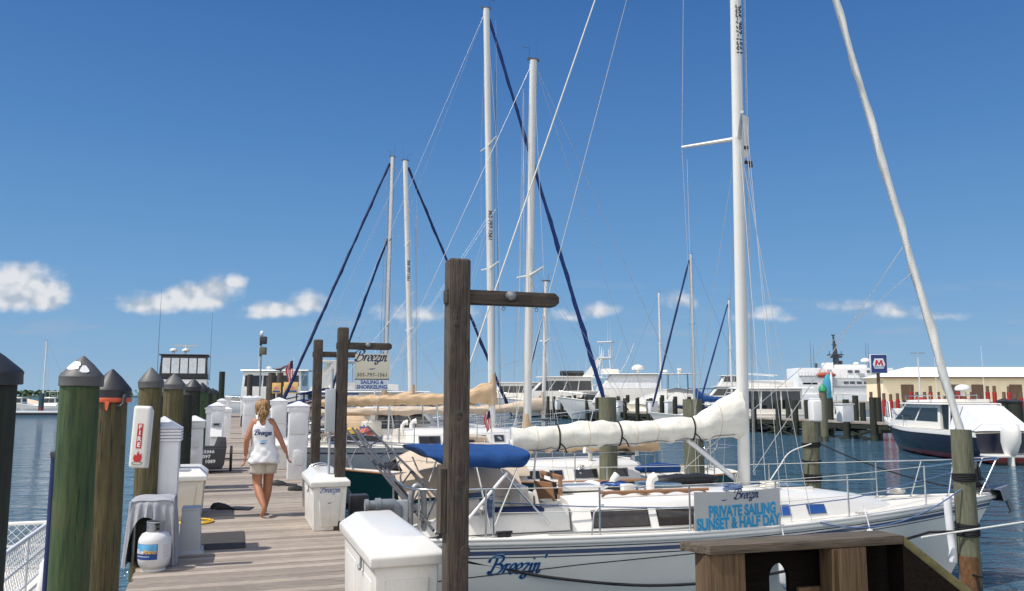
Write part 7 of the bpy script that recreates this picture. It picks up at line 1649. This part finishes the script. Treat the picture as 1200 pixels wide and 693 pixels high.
N_ = [((.0, 0, .86), (.13, .10)),            # 0 pelvis
      ((-.02, 0, 1.02), (.115, .085)), ((-.03, -.005, 1.17), (.125, .088)), ((-.035, .0, 1.31), (.12, .085)), ((-.04, .015, 1.40), (.06, .055)), ((-.042, .03, 1.46), (.046, .046)),   # 1-5 spine, neck
      ((-.045, .05, 1.535), (.072, .085)), ((-.045, .055, 1.62), (.062, .075)),   # 6,7 head
      ((-.16, .0, 1.355), .062), ((-.255, -.05, 1.10), .045), ((-.26, .03, .865), .031),   # 8-10 left arm
      ((.09, .0, 1.355), .062), ((.21, -.06, 1.12), .045), ((.315, -.02, .895), .031),      # 11-13 right arm
      ((-.085, -.01, .80), (.108, .108)), ((-.085, .03, .47), .068), ((-.045, -.09, .32), .066), ((.02, -.25, .15), .036), ((.005, -.23, .07), .036), ((-.015, -.13, .022), .03),   # 14-19 left leg
      ((.085, .01, .80), (.108, .108)), ((.07, .10, .47), .07), ((.066, .09, .33), .068), ((.04, .14, .09), .035), ((.045, .22, .04), .032), ((.05, .31, .022), .024)]   # 20-25 right leg
E_ = [(0, 1), (1, 2), (2, 3), (3, 4), (4, 5), (5, 6), (6, 7), (3, 8), (8, 9), (9, 10), (3, 11), (11, 12), (12, 13), (0, 14), (14, 15), (15, 16), (16, 17), (17, 18), (18, 19), (0, 20), (20, 21), (21, 22), (22, 23), (23, 24), (24, 25)]
def hands(mb):
    for s_, w, dn in ((-1, Vector((-.26, .03, .865)), Vector((-.1, .15, -1))), (1, Vector((.315, -.02, .895)), Vector((.25, .18, -1)))):
        d = dn.normalized(); side = Vector((0, 1, 0)); side = (side - d * side.dot(d)).normalized(); nrm = d.cross(side).normalized() * (-s_)
        rings = []
        for f, ww, tt in ((-.01, .024, .02), (.03, .034, .016), (.075, .038, .014), (.088, .034, .011)):
            c = w + d * f; rings.append([c + side * ww * math.cos(a) + nrm * tt * math.sin(a) for a in [2 * math.pi * k / 10 for k in range(10)]])
        mb.loft(rings)
        for k, (o, ln) in enumerate(((.027, .062), (.009, .072), (-.009, .068), (-.026, .052))):
            b = w + d * .07 + side * o; e1 = b + d * (ln * .5 + .012) - nrm * .004; e2 = e1 + d * ln * .4 - nrm * .018; e3 = e2 + d * ln * .22 - nrm * .018
            mb.tube([b, e1, e2, e3], [.0095, .009, .008, .006], 7)
        b = w + d * .025 + side * .026; mb.tube([b, b + side * .025 + d * .025 - nrm * .006, b + side * .03 + d * .055 - nrm * .014], [.011, .01, .007], 7)
    # nose, ears, brow, chin on the far side of the head
    c = Vector((-.045, .055, 1.56)); mb.sphere(c + Vector((0, .095, -.015)), (.014, .022, .022), 8, 6)
    for s_ in (-1, 1): mb.sphere(c + Vector((s_ * .074, 0, -.01)), (.01, .02, .03), 8, 6)
    mb.sphere(c + Vector((0, .07, -.075)), (.032, .03, .024), 8, 6)
body = skin_obj('body', N_, E_, M['skin'], wm_, 2, hands)
f_ = MB(); c = Vector((-.045, .055, 1.56))
for s_ in (-1, 1): f_.sphere(c + Vector((s_ * .03, .083, .012)), (.012, .008, .008), 8, 6)
f_.build('eyes', M['flagwhite'], wm_); f_ = MB(); f_.sphere(c + Vector((0, .092, -.05)), (.022, .008, .008), 10, 6); f_.build('mouth', M['inkgrey'], wm_)
# tank top: a shell round the torso, scooped at the back, with straps
def torso(z, grow):
    tab = [(.74, .212, .182, 0.0), (.82, .208, .178, 0.0), (.92, .188, .152, -.006), (1.02, .166, .126, -.02), (1.12, .164, .124, -.026), (1.22, .170, .128, -.032), (1.30, .160, .116, -.036), (1.36, .125, .085, -.038), (1.42, .085, .06, -.04)]
    for (z0, a0, b0, c0), (z1, a1, b1, c1) in zip(tab[:-1], tab[1:]):
        if z <= z1: k = max(0, (z - z0) / (z1 - z0)); return a0 + (a1 - a0) * k + grow, b0 + (b1 - b0) * k + grow, c0 + (c1 - c0) * k
    return tab[-1][1] + grow, tab[-1][2] + grow, tab[-1][3]
def tpt(an, z, grow=0.0):
    a, b, c = torso(z, grow); wv = .010 * math.sin(5 * an + z * 30) + .008 * math.sin(9 * an - z * 44 + 1) + .006 * math.sin(3 * an + z * 60); wv *= max(0, (1.25 - z)) * 2
    return Vector((c + (a + wv) * math.cos(an), .002 + (b + wv) * math.sin(an) * (1.0 if math.sin(an) < 0 else 1.08), z))
mb = MB(); NA = 48
def topz(an):
    s_ = math.sin(an); c_2 = abs(math.cos(an))                     # lower under the arms and in the back and front scoop
    z = 1.43 - .22 * max(0, (c_2 - .70) / .30) ** .7
    if c_2 < .42: z = 1.43 - .13 * (1 - (c_2 / .42) ** 2) ** .6
    return z
rows_ = []
for j in range(17):
    rows_.append([tpt(2 * math.pi * k / NA, .765 + .012 * math.sin(2 * math.pi * k / NA * 3) * (1 if j == 0 else 0) + (topz(2 * math.pi * k / NA) - .765) * j / 16) for k in range(NA)])
mb.loft(rows_, cap=False); sh = mb.build('tank_top', M['shirt'], wm_, ang=180, solid=-.006)
mb = MB()
for s_ in (-1, 1): mb.loft([[Vector((-.04 + s_ * (x + dx), y, z)) for dx in (-.02, .02)] + [Vector((-.04 + s_ * (x + dx), y * .9, z + .008)) for dx in (.02, -.02)] for x, y, z in ((.072, -.075, 1.40), (.078, -.05, 1.435), (.082, -.01, 1.447), (.078, .05, 1.43), (.07, .085, 1.39))])
mb.build('strap', M['shirt'], sh, ang=80)
q = MB(); vs, fs, w = script_faces('Breezin', .04, thick=.34, thin=.17)
def backw(v, zc, off): an = -math.pi / 2 + (v.x) / .15; p = tpt(an, zc + v.y - .04 * v.x); n = Vector((math.cos(an), math.sin(an), 0)); return p + n * off
q.add([backw(v, 1.17, .013) for v in vs], fs); q.build('script_name', M['inkblue'], sh)
q = MB(); vs, fs = SWOOSH(.07); q.add([backw(v, 1.085, .011) for v in vs], fs); q.build('wave_mark', M['inkpale'], sh); q = MB(); vs, fs = SWOOSH(.05); q.add([backw(v, 1.05, .013) for v in vs], fs); q.build('wave_mark', M['inkmid'], sh)
# shorts
def shorts_leg(hip, knee, f1, r0, r1):
    rings = []
    for i in range(7):
        f = i / 6; c = hip.lerp(knee, f * f1); r = r0 + (r1 - r0) * f; rings.append([c + Vector((r * math.cos(a) * (1 + .04 * math.sin(3 * a + f * 4)), r * 1.02 * math.sin(a) * (1 + .03 * math.sin(4 * a)), 0)) for a in [2 * math.pi * k / 20 for k in range(20)]])
    return rings
mb = MB(); mb.loft(shorts_leg(Vector((-.078, -.005, .83)), Vector((-.075, .02, .47)), .62, .116, .112), cap=False); mb.loft(shorts_leg(Vector((.078, .005, .83)), Vector((.06, .10, .47)), .62, .116, .112), cap=False)
mb.loft([[Vector((a_ * math.cos(an), b_ * math.sin(an), z)) for an in [2 * math.pi * k / 28 for k in range(28)]] for z, a_, b_ in ((.74, .178, .115), (.80, .192, .145), (.88, .182, .142), (.95, .16, .125))], cap=False)
so_ = mb.build('shorts', M['shorts'], wm_, ang=180, solid=-.005)
# hair: strands swept back into a low knot
mb = MB(); rg = random.Random(5); hc = Vector((-.045, .045, 1.575))
def hp(u, v):
    an = 2 * math.pi * u; ph = v * 2.25
    r = Vector((.108, .118, .115)); p = Vector((r.x * math.sin(ph) * math.cos(an), r.y * math.sin(ph) * math.sin(an), r.z * math.cos(ph)))
    if p.y > .045: p.y = .045 + (p.y - .045) * .3
    g = 1 + .025 * math.sin(an * 19 + v * 3) + .02 * math.sin(an * 31) + .02 * math.sin(an * 7 + v * 9); return hc + p * g
mb.grid(hp, 72, 14)
for k in range(26):
    an = rg.uniform(0, 6.28); r0 = rg.uniform(0, .045); b = Vector((-.04 + r0 * math.cos(an), -.075 + .3 * r0 * math.sin(an), 1.545 + r0 * math.sin(an))); sw = rg.uniform(-.03, .03); ln = rg.uniform(.07, .15)
    mb.tube([b, b + Vector((sw * .6, -.035, -.02)), b + Vector((sw, -.03, -.02 - ln * .5)), b + Vector((sw * 1.4, -.005, -.02 - ln))], [.011, .017, .014, .004], 6)
for k in range(14):
    an = R(180 + rg.uniform(10, 170)); b = hc + Vector((.09 * math.cos(an), .09 * math.sin(an), -.02)); mb.tube([b, b + Vector((.012 * math.cos(an), .012 * math.sin(an), -.05)), b + Vector((.002, .0, -.1))], [.009, .008, .003], 5)
mb.build('hair', M['hair'], wm_, ang=70)
mb = MB(); mb.tube([(-.04 + .04 * math.cos(a), -.085, 1.545 + .035 * math.sin(a)) for a in [2 * math.pi * k / 12 for k in range(13)]], .008, 6); mb.build('hair_tie', M['wiredark'], wm_)
bpy.context.view_layer.update()
